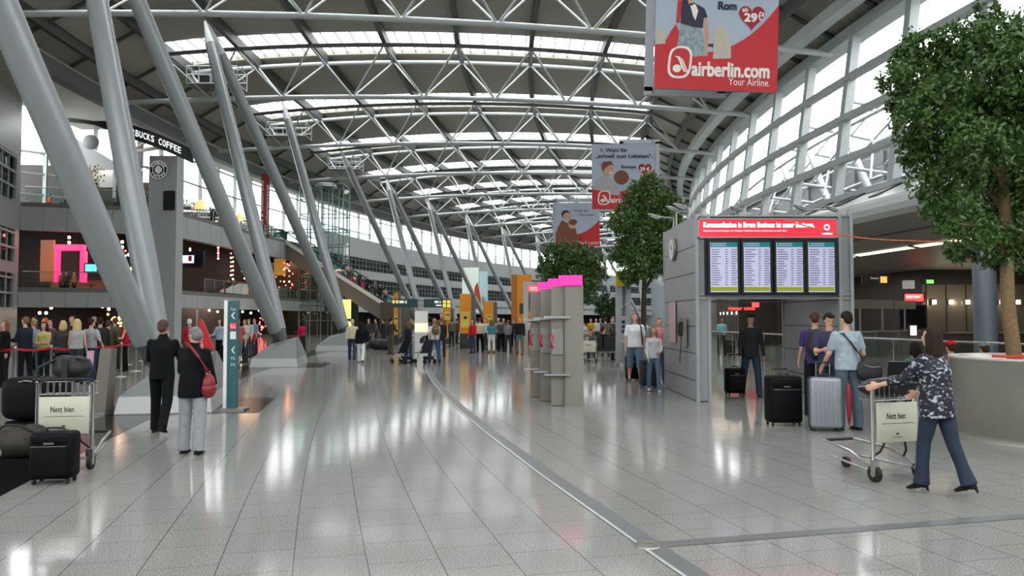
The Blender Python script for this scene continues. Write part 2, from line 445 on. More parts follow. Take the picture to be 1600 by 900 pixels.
# bulkhead, rounded nose, soffit
M_soffit = mat('soffit_grey', c8(150, 150, 146), .45, .2, .03, 2)
NOSE = [(-29.3, 7.15), (-27.5, 6.3)]
BK = []
mb = MB(); strip(NOSE, k0*NF, k1*NF, 80, mb=mb)
struct(mb, 'wall_right_bulkhead', M_panel)
nose = [(-27.5, 6.3), (-27.22, 6.2), (-27.02, 6.02), (-26.98, 5.8), (-27.05, 5.58), (-27.3, 5.42)]
mb = strip(nose, k0*NF, k1*NF, 80); struct(mb, 'trim_170', M_tube)
mb = strip([(-27.3, 5.42), (-29.8, 4.62)], k0*NF, k1*NF, 80); strip([(-30.15, 4.55), (-33, 4.15), (-40, 4.1)], k0*NF, k1*NF, 80, mb=mb)
struct(mb, 'ceiling_right_soffit', M_soffit)
# panel joints
mb = MB()
for k in range(k0*2, k1*2):
    p = k*NF/2+.002; w = .015/150
    def seg(pa, pb, off=.006):
        (qa, za), (qb, zb) = pa, pb
        mb.add([A(qa+off, p-w, za-off), A(qa+off, p+w, za-off), A(qb+off, p+w, zb-off), A(qb+off, p-w, zb-off)], [(0, 1, 2, 3)])
    if k % 2 == 0:
        for a, b in zip(nose[:-1], nose[1:]): seg(a, b)
        seg((-27.3, 5.42), (-29.8, 4.62))
        seg((-30.2, 4.54), (-33, 4.14))
    mb.add([A(-29.3+.005, p-w, 7.16), A(-29.3, p+w, 7.16), A(-27.5, p+w, 6.31), A(-27.5, p-w, 6.31)], [(0, 1, 2, 3)])
strip([(-28.5, 5.02), (-28.56, 4.995)], k0*NF, k1*NF, 80, mb=mb)
struct(mb, 'trim_171', M_black)
# dark vent flaps on the bulkhead
for k in range(4):
    p = (G(1300, 600).y*0 + [-.0835, -.0962, -.1012, -.118][k]); w = .28/150
    o = MB().hexa([A(-29.0, p-w, 7.0), A(-29.0, p+w, 7.0), A(-27.8, p+w, 6.43), A(-27.8, p-w, 6.43)], [A(-29.0, p-w, 7.07), A(-29.0, p+w, 7.07), A(-27.8, p+w, 6.5), A(-27.8, p-w, 6.5)]).build('vent_flap', M_black)
    tag(o, 'dark rectangular vent in the sloping grey bulkhead under the right glazing', 'vent', 'vents in the right bulkhead')
# continuous light strip
M_strip = emis('warm_light_strip', (1, .86, .6), 2.6)
for k in range(-8, 10):
    p = k*NF+.004
    mb = strip([(-29.8, 4.60), (-30.15, 4.545)], p+.0012, p+NF-.0012, 2); o = mb.build('strip_light', M_strip)
    tag(o, 'warm strip light recessed in the grey soffit on the right', 'light', 'strip lights in the right soffit')
# outside: glazed canopy steelwork seen through the facade
M_out = mat('outside_steel', c8(170, 176, 178), .5, .1)
for k in range(-1, 6):
    p = k*DPHI*.5-.13
    t = thing('outside_strut', 'slanting grey strut of the canopy outside the right glazing', 'strut', A(-33, p, 0), 'slanting struts outside the right glazing')
    m = MB(); m.tube(A(-35.5, p-.02, 6.5), A(-34.2, p+.02, 17.5), .22, n=10); m.build('post', M_out, t)
    m = MB(); m.tube(A(-33.4, p+.002, 9), A(-36, p+.03, 14.5), .07, n=6); m.tube(A(-33.4, p+.03, 9.5), A(-36, p-.004, 14), .07, n=6)
    m.tube(A(-33, p+.01, 13.5), A(-36.8, p+.01, 12.7), .12, n=8); m.tube(A(-33, p+.02, 10.2), A(-36.8, p+.02, 9.7), .10, n=8)
    m.build('brace', M_out, t)
mb = MB()
for q, z in ((-34, 12.7), (-36, 9.9), (-38, 12.4), (-39, 9.4), (-33.5, 8.6)):
    mb.path([A(q, k0*NF+(k1-k0)*NF*k/60, z) for k in range(61)], .11, 6)
struct(mb, 'trim_174', M_out)
mb = MB().box((27.2, 50, 9.0), (6, 70, 8.2)); mb.box((24.1, 50, 13.2), (.4, 70, .25)); [mb.box((24.15, 16+k*4.2, 9.6), (.2, .5, 6)) for k in range(17)]; struct(mb, 'wall_outside_building', mat('outside_building_grey', c8(84, 88, 90), .6))
mb = MB(); strip(rect(-45, -34, 8.2, 8.45), -.05, k1*NF, 40, True, mb); struct(mb, 'trim_172', M_dark)
# dark zone under the bulkhead
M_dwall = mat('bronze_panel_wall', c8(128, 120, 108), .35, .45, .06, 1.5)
M_dk = mat('dark_brown_wall', c8(58, 54, 50), .5)  # plain dark brown, shared by walls, counters and machine plinths
mb = MB()
def wl_(a, b, z0, z1, m=mb, mi=0):
    m.add([(a[0], a[1], z0), (b[0], b[1], z0), (b[0], b[1], z1), (a[0], a[1], z1)], [(0, 1, 2, 3)], mi)
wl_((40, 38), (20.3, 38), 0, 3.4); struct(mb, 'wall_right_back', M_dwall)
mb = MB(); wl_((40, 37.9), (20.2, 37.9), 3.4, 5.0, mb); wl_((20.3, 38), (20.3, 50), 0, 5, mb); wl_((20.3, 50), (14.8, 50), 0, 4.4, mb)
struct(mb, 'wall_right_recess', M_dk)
mb = strip([(-32, 0), (-32, 5.0)], .005, k1*NF, 60); struct(mb, 'wall_right_far', M_dwall)
mb = MB()
for k in range(20):
    x = 20.5+k*.98; mb.box((x, 37.98, 1.75), (.03, .03, 3.3))
for k in range(24): 
    p = .01+k*.0066; c = A(-31.97, p, 1.8); mb.box(c, (.04, .04, 3.4), rz=-p)
struct(mb, 'trim_173', M_black)
M_lampw = emis('wall_lamp_glow', (1, .93, .82), 9)
def walllamp(c, nrm, lab, grp):
    t = thing('wall_lamp', lab, 'lamp', c, grp)
    n_ = Vector(nrm); a = math.atan2(n_.x, -n_.y)
    MB().box(Vector(c)+n_*.03, (.20, .06, .26), rz=a).build('housing', M_chrome, t)
    MB().box(Vector(c)+n_*.075, (.17, .05, .20), rz=a).build('lens', M_lampw, t)
for k in range(10): walllamp((20.7+k*.83+.1, 37.9, 2.52), (0, -1, 0), 'small square lamp glowing on the bronze wall at the right', 'square lamps on the bronze wall at right')
for k in range(10):
    p = .017+k*.0132; walllamp(A(-31.9, p, 2.15), (-math.cos(p), math.sin(p), 0), 'small round lamp on the wall seen through the board portal', 'lamps seen through the portal')
for k in range(8): 
    l = bpy.data.lights.new('uplight', 'POINT'); l.energy = 9; l.color = (1, .82, .6); l.shadow_soft_size = .1
    lo = bpy.data.objects.new('uplight', l); COL.objects.link(lo); lo.location = (20.9+k*1.2, 37.5, 2.5)
# counters in front of the wall
for k in range(2):
    x = 20.6+k*2.1
    t = thing('service_counter', 'low dark counter before the bronze wall beyond the glass rail', 'counter', (x+.9, 36.5, 0), 'counters before the bronze wall')
    MB().box((x+.9, 36.5, .5), (1.9, .8, 1.0)).build('body', M_dk, t); MB().box((x+.9, 36.5, 1.03), (2.0, .95, .06)).build('top', M_steel, t)

# glass balustrade on the right
def rail(qr, pa, pb, z0, h, lab, n, grp=None, step=1.6, rad=.028):
    t = thing('glass_balustrade', lab, 'railing', A(qr, (pa+pb)/2, z0), grp)
    MB().path([A(qr, pa+(pb-pa)*k/n, z0+h) for k in range(n+1)], rad, 8).build('handrail', M_chrome, t)
    cnt = max(1, int((pb-pa)*(R0+qr)/step))
    for k in range(cnt):
        a = pa+(pb-pa)*k/cnt; b = pa+(pb-pa)*(k+1)/cnt
        strip([(qr, z0+.08), (qr, z0+h-.08)], a+.03/R0, b-.03/R0, 1).build('glass_panel', M_gglass, t)
        MB().tube(A(qr, a, z0), A(qr, a, z0+h), .02, n=6).build('post', M_chrome, t)
    return t
rail(-24, -.225, .03, 0, 1.1, 'long glass balustrade with a steel handrail behind the seats on the right', 24)

# ================================================================ LEFT FACADE
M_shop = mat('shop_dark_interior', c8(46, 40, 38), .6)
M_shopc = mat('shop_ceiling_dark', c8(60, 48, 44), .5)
M_sill = mat('fascia_sill_beige', c8(118, 118, 110), .5)
PP = .025      # where the pier stands: recess before it, main facade beyond
pier_p = math.atan2(AT(253, 400, 53).y-CY, CX-AT(253, 400, 53).x)
PIER = AT(253, 400, 52.5)
# fascia pieces: radial return (recess) from the near block to the pier
BL = Vector((-32.2, 50, 0)); PR = Vector((PIER.x-.4, 52.5, 0))
def fascia(z0, z1, n):
    mb = MB(); d = (PR-BL); d.z = 0; u = d.normalized(); L_ = d.length; nn = Vector((u.y, -u.x, 0))
    k = 6
    for j in range(k):
        a = BL+u*(L_*j/k+.02); b = BL+u*(L_*(j+1)/k-.02)
        mb.hexa([(a.x, a.y, z0), (b.x, b.y, z0), (b.x, b.y+.6, z0), (a.x, a.y+.6, z0)], [(a.x, a.y, z1-.3), (b.x, b.y, z1-.3), (b.x, b.y+.6, z1-.3), (a.x, a.y+.6, z1-.3)])
    struct(mb, 'trim_%d' % n, M_panel)
    mb = MB().hexa([(BL.x, BL.y+.05, z1-.3), (PR.x, PR.y+.05, z1-.3), (PR.x, PR.y+.8, z1-.3), (BL.x, BL.y+.8, z1-.3)], [(BL.x, BL.y+.05, z1), (PR.x, PR.y+.05, z1), (PR.x, PR.y+.8, z1), (BL.x, BL.y+.8, z1)])
    struct(mb, 'trim_%d' % (n+1), M_sill)
pP = math.atan2(PIER.y-CY, CX-PIER.x)
qP = math.hypot(PIER.x-CX, PIER.y-CY)-R0
def fascia2(z0, z1, pa, pb, n, q=9.2, pan=1.9):
    mb = MB(); k = int((pb-pa)*189/pan)
    for j in range(k):
        a = pa+(pb-pa)*j/k; b = pa+(pb-pa)*(j+1)/k
        strip(rect(q, q+.6, z0, z1-.3), a+.02/189, b-.02/189, 1, True, mb)
    struct(mb, 'trim_%d' % n, M_panel)
    mb = strip(rect(q+.1, q+.7, z1-.3, z1), pa, pb, 40, True); struct(mb, 'trim_%d' % (n+1), M_sill)
PT = .19   # where the upper terrace begins
fascia(2.45, 3.75, 200); fascia(7.5, 9.35, 202)
ps = math.atan2(54-CY, CX+23.6)
fascia2(2.5, 3.75, ps, .8, 204); fascia2(7.55, 9.4, ps, PT, 206)
# pier with the round coffee sign
mb = MB().box((PIER.x, PIER.y+.5, 6.45), (1.9, 1.2, 12.9), rz=.03); struct(mb, 'wall_left_pier', M_panel)
# slabs of the floors behind and back walls
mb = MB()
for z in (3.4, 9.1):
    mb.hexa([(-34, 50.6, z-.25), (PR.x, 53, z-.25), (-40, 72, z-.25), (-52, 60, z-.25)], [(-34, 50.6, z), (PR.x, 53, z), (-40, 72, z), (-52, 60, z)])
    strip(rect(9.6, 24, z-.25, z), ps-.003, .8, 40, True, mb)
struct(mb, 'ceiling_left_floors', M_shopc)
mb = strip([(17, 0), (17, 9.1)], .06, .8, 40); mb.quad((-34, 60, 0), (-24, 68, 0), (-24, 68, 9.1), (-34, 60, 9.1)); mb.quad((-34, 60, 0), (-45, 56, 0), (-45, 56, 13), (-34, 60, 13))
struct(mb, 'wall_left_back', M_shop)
# near block at the frame's left edge, with window bands
def lblock():
    mb = MB(); q = 0
    def edge(t, z): # t metres toward the camera from the block's far edge
        return Vector((BL.x+.31*t, BL.y-.95*t, z))
    bands = [(0, 2.3, 0), (2.3, 4.6, 1), (4.6, 5.2, 0), (5.2, 7.4, 1), (7.4, 9.1, 0), (9.1, 12.2, 1), (12.2, 16.05, 0)]
    wall = MB(); n_ = 240
    for (z0, z1, w) in bands:
        if not w or z0 == 0:
            wall.hexa([edge(0, z0), edge(40, z0), edge(40, z0)+Vector((-1, 0, 0)), edge(0, z0)+Vector((-1, 0, 0))], [edge(0, z1), edge(40, z1), edge(40, z1)+Vector((-1, 0, 0)), edge(0, z1)+Vector((-1, 0, 0))])
        else:
            wall.hexa([edge(0, z0), edge(.9, z0), edge(.9, z0)+Vector((-1, 0, 0)), edge(0, z0)+Vector((-1, 0, 0))], [edge(0, z1), edge(.9, z1), edge(.9, z1)+Vector((-1, 0, 0)), edge(0, z1)+Vector((-1, 0, 0))])
            win = MB(); a = edge(.9, z0); b = edge(40, z0); dx = Vector((-.25, 0, 0))
            win.quad(a+dx, b+dx, edge(40, z1)+dx, edge(.9, z1)+dx)
            for t in np.arange(.9, 40, 1.3): win.box((edge(t, (z0+z1)/2)+dx*.5), (.09, .09, z1-z0), mi=1)
            for z in np.arange(z0+.05, z1, .98):
                win.hexa([edge(.9, z-.07), edge(40, z-.07), edge(40, z-.07)+dx, edge(.9, z-.07)+dx], [edge(.9, z+.07), edge(40, z+.07), edge(40, z+.07)+dx, edge(.9, z+.07)+dx], 1)
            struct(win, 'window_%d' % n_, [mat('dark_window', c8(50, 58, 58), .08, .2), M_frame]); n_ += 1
    struct(wall, 'wall_left_block', M_panel)
lblock()
# clerestory under the left eave
for (pa, pb, z0, n) in ((ps+.004, PT, 9.3, 250), (PT, .82, 11.2, 251)):
    q = 14.0; mb = strip([(q, z0), (q, 15.9)], pa, pb, 30); struct(mb, 'window_%d' % n, M_glass)
    mb = MB()
    for k in range(int((pb-pa)*194/3.2)):
        p = pa+k*3.2/194; mb.box(A(q-.1, p, (z0+15.9)/2), (.3, .12, 15.9-z0), rz=-p)
    for z in np.arange(z0+.1, 15.9, 2.0): strip(rect(q-.18, q-.02, z-.05, z+.05), pa, pb, 30, True, mb)
    struct(mb, 'trim_%d' % (n+10), M_frame)
mb = MB().quad((-38, 50, 9.1), (-28, 60, 9.1), (-28, 60, 16), (-38, 50, 16)); struct(mb, 'window_252', M_glass)
mb = MB()
for k in range(5): mb.box((-38+k*2.3, 50+k*2.3, 12.5), (.25, .2, 7))
for z in (10.5, 12, 13.5): mb.box((-33, 55, z), (14.2, .15, .15), rz=PI/4)
struct(mb, 'trim_263', M_frame)
# upper terrace facade far along, with window bands
mb = strip(rect(9.2, 9.7, 9.1, 11.4), PT, .8, 40, True); strip(rect(9.2, 9.7, 3.75, 4.8), PT, .8, 40, True, mb); strip(rect(9.2, 9.7, 6.6, 7.6), PT, .8, 40, True, mb)
mb.box(A(9.5, PT, 7.4), (.5, .5, 8.0), rz=-PT)
struct(mb, 'wall_left_far', M_panel)
mb = MB()
for (z0, z1) in ((4.8, 6.6), (7.6, 9.1)):
    strip([(9.5, z0), (9.5, z1)], PT, .8, 40, mb=mb)
    for k in range(int((.8-PT)*189/1.0)):
        p = PT+k/189; mb.box(A(9.4, p, (z0+z1)/2), (.12, .08, z1-z0), rz=-p, mi=1)
    for z in (z0+.05, z0+.6, z0+1.2, z1-.05): strip(rect(9.35, 9.45, z-.04, z+.04), PT, .8, 40, True, mb, 1)
struct(mb, 'window_253', [MATS['dark_window'], mat('slate_mullion', c8(112, 118, 118), .5)])
# balustrades
rail(9.5, ps+.002, .140, 9.4, 1.05, 'glass balustrade of the upper cafe terrace beyond the grey pier', 20, 'glass balustrades on the left levels')
rail(9.5, .158, PT, 9.4, 1.05, 'short glass balustrade on the upper terrace past the escalator head', 8, 'glass balustrades on the left levels')
rail(9.5, ps+.03, PT-.02, 3.75, 1.05, 'glass balustrade of the first gallery under the wall screen', 20, 'glass balustrades on the left levels')
rail(9.7, PT, .7, 11.4, .9, 'glass balustrade along the far upper terrace', 40, 'glass balustrades on the left levels', step=3)
def rail2(z, lab):
    t = thing('glass_balustrade', lab, 'railing', (-29, 51.3, z), 'glass balustrades on the left levels')
    a = BL+Vector((.1, .3, 0)); b = PR+Vector((0, .3, 0))
    MB().tube((a.x, a.y, z+1.05), (b.x, b.y, z+1.05), .03).build('handrail', M_chrome, t)
    for k in range(4):
        p = a.lerp(b, k/4); q = a.lerp(b, (k+1)/4)
        MB().quad((p.x+.03, p.y, z+.05), (q.x-.03, q.y, z+.05), (q.x-.03, q.y, z+1), (p.x+.03, p.y, z+1)).build('glass_panel', M_gglass, t)
struct(strip([(13.4, 9.1), (13.4, 11.3)], ps, PT, 20), 'wall_left_terrace', mat('terrace_dark', c8(70, 78, 72), .6, var=.3, scale=1.5))
struct(MB().quad((-31.4, 56.5, 9.1), (-27, 57.2, 9.1), (-27, 57.2, 11.9), (-31.4, 56.5, 11.9)).quad((-36, 55.9, 9.1), (-31.4, 56.5, 9.1), (-31.4, 56.5, 13), (-36, 55.9, 13)), 'wall_left_cafe', M_dk)
rail2(9.35, 'glass balustrade of the cafe terrace left of the grey pier'); rail2(3.75, 'glass balustrade of the first gallery left of the grey pier')
# end walls close the hall
mb = MB(); mb.quad(A(20, .8, 0), A(-34, .8, 0), A(-34, .8, 19), A(20, .8, 19)); struct(mb, 'wall_end', mat('end_wall_pale', c8(205, 212, 214), .5))
mb = MB(); mb.quad(A(25, -.44, 0), A(-40, -.44, 0), A(-40, -.44, 19), A(25, -.44, 19)); struct(mb, 'wall_back', M_panel)
mb = strip([(25, 0), (25, 9.0)], -.44, .82, 40); struct(mb, 'wall_left_outer', M_panel)
mb = strip([(-40, 0), (-40, 8)], -.44, .82, 40); struct(mb, 'wall_right_outer', M_dk)

# ================================================================ INTERIORS AND FIXTURES ON THE LEFT
M_warm = emis('warm_bulb', (1, .72, .42), 14)
M_redglow = emis('red_bulb', (1, .12, .12), 6)
M_pink = emis('pink_glow', (1, .03, .16), 1.6)
def bulbs(name, lab, grp, pts, r, m):
    for c in pts:
        o = MB().ell((0, 0, 0), (r, r, r), 8, 5).build(name, m); o.location = c; tag(o, lab, 'light', grp)
random.seed(3)
pts = []
for x, y, Y in ((108, 371, 57), (108, 379, 57), (191, 378, 57), (191, 386, 58), (122, 385, 58), (201, 398, 58), (195, 410, 58), (205, 420, 58), (168, 382, 59), (150, 374, 58)):
    pts.append(AT(x, y, Y))
bulbs('spotlight', 'tiny round ceiling light in the dark first-floor restaurant left of the pier', 'ceiling lights left of the pier', pts, .11, M_warm)
pts = [AT(281, 384, 64), AT(313, 392, 66)] + [AT(340+random.random()*60, 398+random.random()*40, 70+random.random()*4) for _ in range(12)]
bulbs('spotlight', 'small warm light in the first-floor gallery right of the pier', 'warm lights right of the pier', pts, .11, M_warm)
pts = [AT(x, y, 52) for x, y in ((81, 474), (80, 481), (160, 479), (170, 483), (180, 478), (62, 489), (72, 489), (5, 488), (18, 487))] + [AT(288+k*13, 485+(k % 3)*2, 66) for k in range(10)]
bulbs('spotlight', 'small bright ceiling light of the ground-floor shops at left', 'ceiling lights of the ground-floor shops', pts, .10, M_warm)
pts = [AT(430+random.random()*28, 405+random.random()*45, 80+random.random()*3) for _ in range(16)] + [AT(403+random.random()*13, 495+random.random()*28, 74) for _ in range(16)]
bulbs('party_light', 'small red and amber bulb hanging in the dark behind the leaning columns', 'red and amber bulbs behind the columns', pts, .075, M_redglow)
pts = [AT(168+random.random()*30, 490+random.random()*20, 54) for _ in range(14)]
bulbs('party_light', 'small amber bulb glowing behind the queue', 'amber bulbs behind the queue', pts, .09, emis('amber_bulb', (1, .35, .12), 5))
def arealamp(name, c, e, col, sx=3.0, sy=2.0, rz=0):
    l = bpy.data.lights.new(name, 'AREA'); l.shape = 'RECTANGLE'; l.size = sx; l.size_y = sy; l.energy = e; l.color = col
    lo = bpy.data.objects.new(name, l); COL.objects.link(lo); lo.location = c; lo.rotation_euler = (0, 0, rz); return lo
for (c, e, col) in ((AT(110, 371, 56.5), 110, (1, .35, .3)), (AT(170, 371, 56), 90, (1, .6, .5)), (A(12, .07, 7.3), 160, (1, .6, .35)), (A(12, .13, 7.3), 160, (1, .6, .35)), ((-30, 55, 3.0), 120, (1, .7, .55)), ((-36, 53, 3.0), 90, (1, .7, .55)), (A(12, .09, 3.0), 150, (1, .75, .6)), (A(12, .15, 3.0), 150, (1, .7, .5)), (A(12, .3, 3.0), 150, (1, .8, .6)), (AT(440, 410, 83), 120, (1, .5, .3)), ((-28.5, 56, 12.5), 90, (1, .85, .7))):
    arealamp('shop_fill', c, e, col)  # added fill panels that brighten the dark interiors, not fixtures of the shops
def uprights(lab, name, m, x0, x1, ytop, ybot, Y, thick, cat, depth=.3):
    pass
# pink glowing arch in the first-floor restaurant
def imgbox(mb, x0, y0, x1, y1, Y, d, mi=0):
    a = AT(x0, y1, Y); b = AT(x1, y0, Y); mb.box(((a.x+b.x)/2, Y+d/2, (a.z+b.z)/2), (b.x-a.x, d, b.z-a.z), mi=mi)
Yq = 53.6
t = thing('glowing_arch', 'pink glowing square arch in the restaurant behind the first-floor rail', 'arch', AT(107, 441, Yq+1))
for nm, r in (('post', (84, 388, 89, 441)), ('post', (124, 392, 131, 441)), ('lintel', (84, 382, 129, 391))):
    m = MB(); imgbox(m, *r, Yq+1, .5); m.build(nm, M_pink, t)
def screen_thing(name, lab, x0, y0, x1, y1, Y, m, cat='screen', frame=M_black, grp=None, d=.12, border=2):
    t = thing(name, lab, cat, AT((x0+x1)/2, y1, Y), grp)
    a = MB(); imgbox(a, x0-border, y0-border, x1+border, y1+border, Y, d); a.build('housing', frame, t)
    a = MB(); imgbox(a, x0, y0, x1, y1, Y-.02, .02); a.build('display', m, t)
    return t
screen_thing('wall_screen', 'small cyan and green screen beside the pink arch', 133, 413, 151, 424, Yq+1, emis('cyan_display', (.15, .75, .85), 1.2), grp=None)
t = screen_thing('wall_screen', 'lit wall screen on a dark blue panel right of the pier', 285, 399, 303, 411, 58.5, emis('pale_display', (.75, .8, .95), 1.1))
m = MB(); imgbox(m, 277, 392, 318, 418, 58.8, .3); m.build('backing_panel', mat('navy_panel', c8(18, 22, 44), .4), t)
a = MB(); q = AT(297, 404, 58.45); a.box(q, (.25, .02, .4)); a.build('red_mark', mat('red_print', c8(200, 30, 40)), t)
# furniture shapes inside both galleries
M_wood = mat('warm_wood', c8(140, 92, 50), .5); M_olive = mat('olive_cloth', c8(120, 110, 60), .7)
t = thing('restaurant_counter', 'long wooden bar counter inside the first-floor restaurant', 'counter', (-31.3, 57.4, 3.4))
MB().box((-31.3, 57.4, 4.0), (6, .7, 1.2)).build('body', M_wood, t); MB().box((-31.3, 57.4, 4.65), (6.3, .95, .08)).build('top', M_black, t)
t = thing('restaurant_counter', 'amber-lit wooden counter in the gallery under the wall screen', 'counter', A(13, .15, 3.4))
MB().box(A(13, .15, 4.1), (.7, 9, 1.3), rz=-.15).build('body', mat('amber_wood', c8(190, 120, 30), .5), t); MB().box(A(13, .15, 4.8), (1, 9.3, .1), rz=-.15).build('top', M_black, t)
for k in range(6):
    z = 3.4; c = Vector((-33.5+k*1.6, 55.2-.3*(k % 2), z)); t = thing('bistro_table', 'small round dark table in the first-floor restaurant', 'table', c, 'tables in the first-floor restaurant')
    MB().lathe(c, [(0, .72), (.36, .72), (.36, .75), (0, .75)], 16).build('top', M_dark, t); MB().lathe(c, [(.25, 0), (.25, .02), (.04, .04), (.04, .72)], 12).build('pedestal', M_black, t)
# orange glow panel at the left of the restaurant
o = MB(); imgbox(o, 62, 375, 84, 440, 55.5, .2); o = o.build('light_box', emis('orange_panel', (.45, .16, .05), .10)); tag(o, 'dim orange lit panel at the left end of the restaurant', 'panel')
# cafe terrace above
M_lampsh = emis('lamp_shade_glow', (1, .62, .28), 1.1)
for k, (x, y, Y) in enumerate(((313, 318, 58.5), (372, 338, 66))):
    c = AT(x, y, Y); base = Vector((c.x, c.y, 9.4))
    t = thing('floor_lamp', ['warm lit shade lamp on the cafe terrace nearer the grey pier', 'warm lit shade lamp on the cafe terrace farther from the pier'][k], 'lamp', base)
    MB().lathe((c.x, c.y, c.z-.4), [(.42, 0), (.34, .62)], 20).build('lamp_shade', M_lampsh, t)
    MB().tube(base, (c.x, c.y, c.z), .03).build('pole', M_steel, t); MB().lathe(base, [(0, .03), (.2, .03), (.2, 0)], 16).build('base', M_steel, t)
M_sofa = mat('dark_green_upholstery', c8(70, 82, 74), .7); M_cush = mat('pale_cushion', c8(150, 156, 146), .8)
def chair_low(c, rz, lab, grp, ms, mc):
    t = thing('armchair', lab, 'armchair', c, grp); R = Matrix.Rotation(rz, 4, 'Z')
    parts = [('seat', MB().box((0, 0, .3), (.7, .7, .3)), mc), ('backrest', MB().box((0, .36, .6), (.8, .14, .7)), ms), ('armrest', MB().box((-.4, 0, .4), (.12, .7, .55)), ms), ('armrest', MB().box((.4, 0, .4), (.12, .7, .55)), ms)]
    for nm, m, mm in parts:
        o = bpy.data.objects.new(nm, m.mesh(nm, mm)); COL.objects.link(o); o.parent = t
        me = o.data
    t.rotation_euler = (0, 0, rz); return t
for k in range(7):
    p = ps+.014+k*.0125; chair_low(A(10.9+(k % 2)*1.2, p, 9.1), k*1.3, 'upholstered armchair on the cafe terrace right of the pier', 'armchairs on the upper terrace', M_sofa, M_cush)
for k in range(6): chair_low(Vector((-31.8+k*1.1, 53.3+.3*(k % 2), 9.1)), k*2.1, 'dark armchair on the cafe terrace left of the pier', 'armchairs on the upper terrace left of the pier', M_black, M_black)
M_shrub = mat('terrace_shrub', c8(96, 112, 92), .6, var=.4)
for k in range(7):
    p = ps+.012+k*.0145; c = A(9.95, p, 9.38); t = thing('potted_shrub', 'grey-green shrub in a trough behind the cafe terrace rail right of the pier', 'plant', c, 'shrubs along the cafe terrace rail'); random.seed(k)
    MB().box(c+Vector((0, 0, .25)), (.5, 1.4, .5), rz=-p).build('trough', M_dark, t); m = MB()
    for _ in range(150):
        d = Vector((random.uniform(-.3, .3), random.uniform(-.9, .9), random.uniform(.45, 1.25))); a = Vector((random.uniform(-1, 1), random.uniform(-1, 1), random.uniform(-1, 1))).normalized(); b = a.orthogonal().normalized(); s_ = .1
        m.quad(c+d-a*s_, c+d-b*s_*.6, c+d+a*s_, c+d+b*s_*.6)
    m.build('foliage', M_shrub, t)
t = thing('potted_plant', 'small yellow flowering plant on the cafe terrace', 'plant', AT(145, 290, 53))
random.seed(5); m = MB(); c = AT(145, 279, 53)
for _ in range(120):
    d = Vector((random.uniform(-.6, .6), random.uniform(-.5, .5), random.uniform(-.6, .9))); s_ = .12
    a = Vector((random.uniform(-1, 1), random.uniform(-1, 1), random.uniform(-1, 1))).normalized(); b = a.orthogonal().normalized()
    m.quad(c+d-a*s_, c+d-b*s_*.5, c+d+a*s_, c+d+b*s_*.5)
m.build('foliage', mat('yellow_leaf', c8(190, 170, 50), .6, var=.4), t); MB().lathe(AT(145, 290, 53)-Vector((0, 0, .3)), [(.25, 0), (.33, .5), (.3, .5)], 14).build('pot', M_dark, t)
# stair flank behind the first columns
mb = MB(); a = AT(100, 205, 55); b = AT(190, 262, 55); c2 = AT(190, 292, 55); d2 = AT(100, 240, 55); e2 = AT(120, 292, 55)
mb.prism([AT(62, 190, 55.5), AT(100, 205, 55.5), AT(193, 262, 55.5), AT(193, 293, 55.5), AT(150, 293, 55.5), AT(62, 250, 55.5)], (0, .4, 0)); struct(mb, 'trim_300', M_panel)
o = MB().lathe((0, 0, 0), [(0, .1), (.5, .1), (.55, 0), (0, 0)], 24).build('dish', M_panel); o.location = AT(142, 222, 55.0); o.rotation_euler = (PI/2, 0, .3); tag(o, 'round grey disc above the stair flank at the upper left', 'disc')

# coffee sign hung on a curved dark band
t = thing('cafe_sign', 'curved black sign band with white capitals over the cafe terrace', 'sign', AT(240, 210, 50))
ctr = AT(160, 225, 58); 
def band(u): # u 0..1 along the visible band
    x = 95+u*(300-95); y = 186+u*12+ (u**2)*46; return AT(x, y, 50.5-2.0*math.sin(u*PI*.9))
m = MB()
for k in range(24):
    a, b = band(k/24), band((k+1)/24); h = .12+.33*min(1, max(0, (k-6)/5)); h2 = .12+.33*min(1, max(0, (k-5)/5))
    m.hexa([(a.x, a.y, a.z-h), (b.x, b.y, b.z-h2), (b.x, b.y+.25, b.z-h2), (a.x, a.y+.25, a.z-h)], [(a.x, a.y, a.z+h), (b.x, b.y, b.z+h2), (b.x, b.y+.25, b.z+h2), (a.x, a.y+.25, a.z+h)])
m.build('sign_band', M_black, t)
m = MB(); W_ = 'STARBUCKS COFFEE'; M_signw = emis('white_lit_letters', (1, 1, 1), 1.1)
for k, chh in enumerate(W_):
    if chh == ' ': continue
    u = .455+k*.0293; a, b = band(u), band(u+.0293); R = (b-a).normalized()
    wd = .2 if chh != 'I' else .08
    text(m, chh, (a.x, a.y-.04, a.z-.2), R, (0, 0, 1), (b-a).length*.76, .40, bold=.01)
m.build('lettering', M_signw, t)
M_cream = mat('cream_ring_beam', c8(196, 188, 170), .5)
m = MB(); m.path([AT(215, 236, 54), AT(245, 231, 52), AT(275, 232, 52), AT(298, 243, 54)], .14, 8); m.tube(AT(212, 232, 54), AT(238, 215, 52), .1); m.build('ring_brace', M_cream, t)
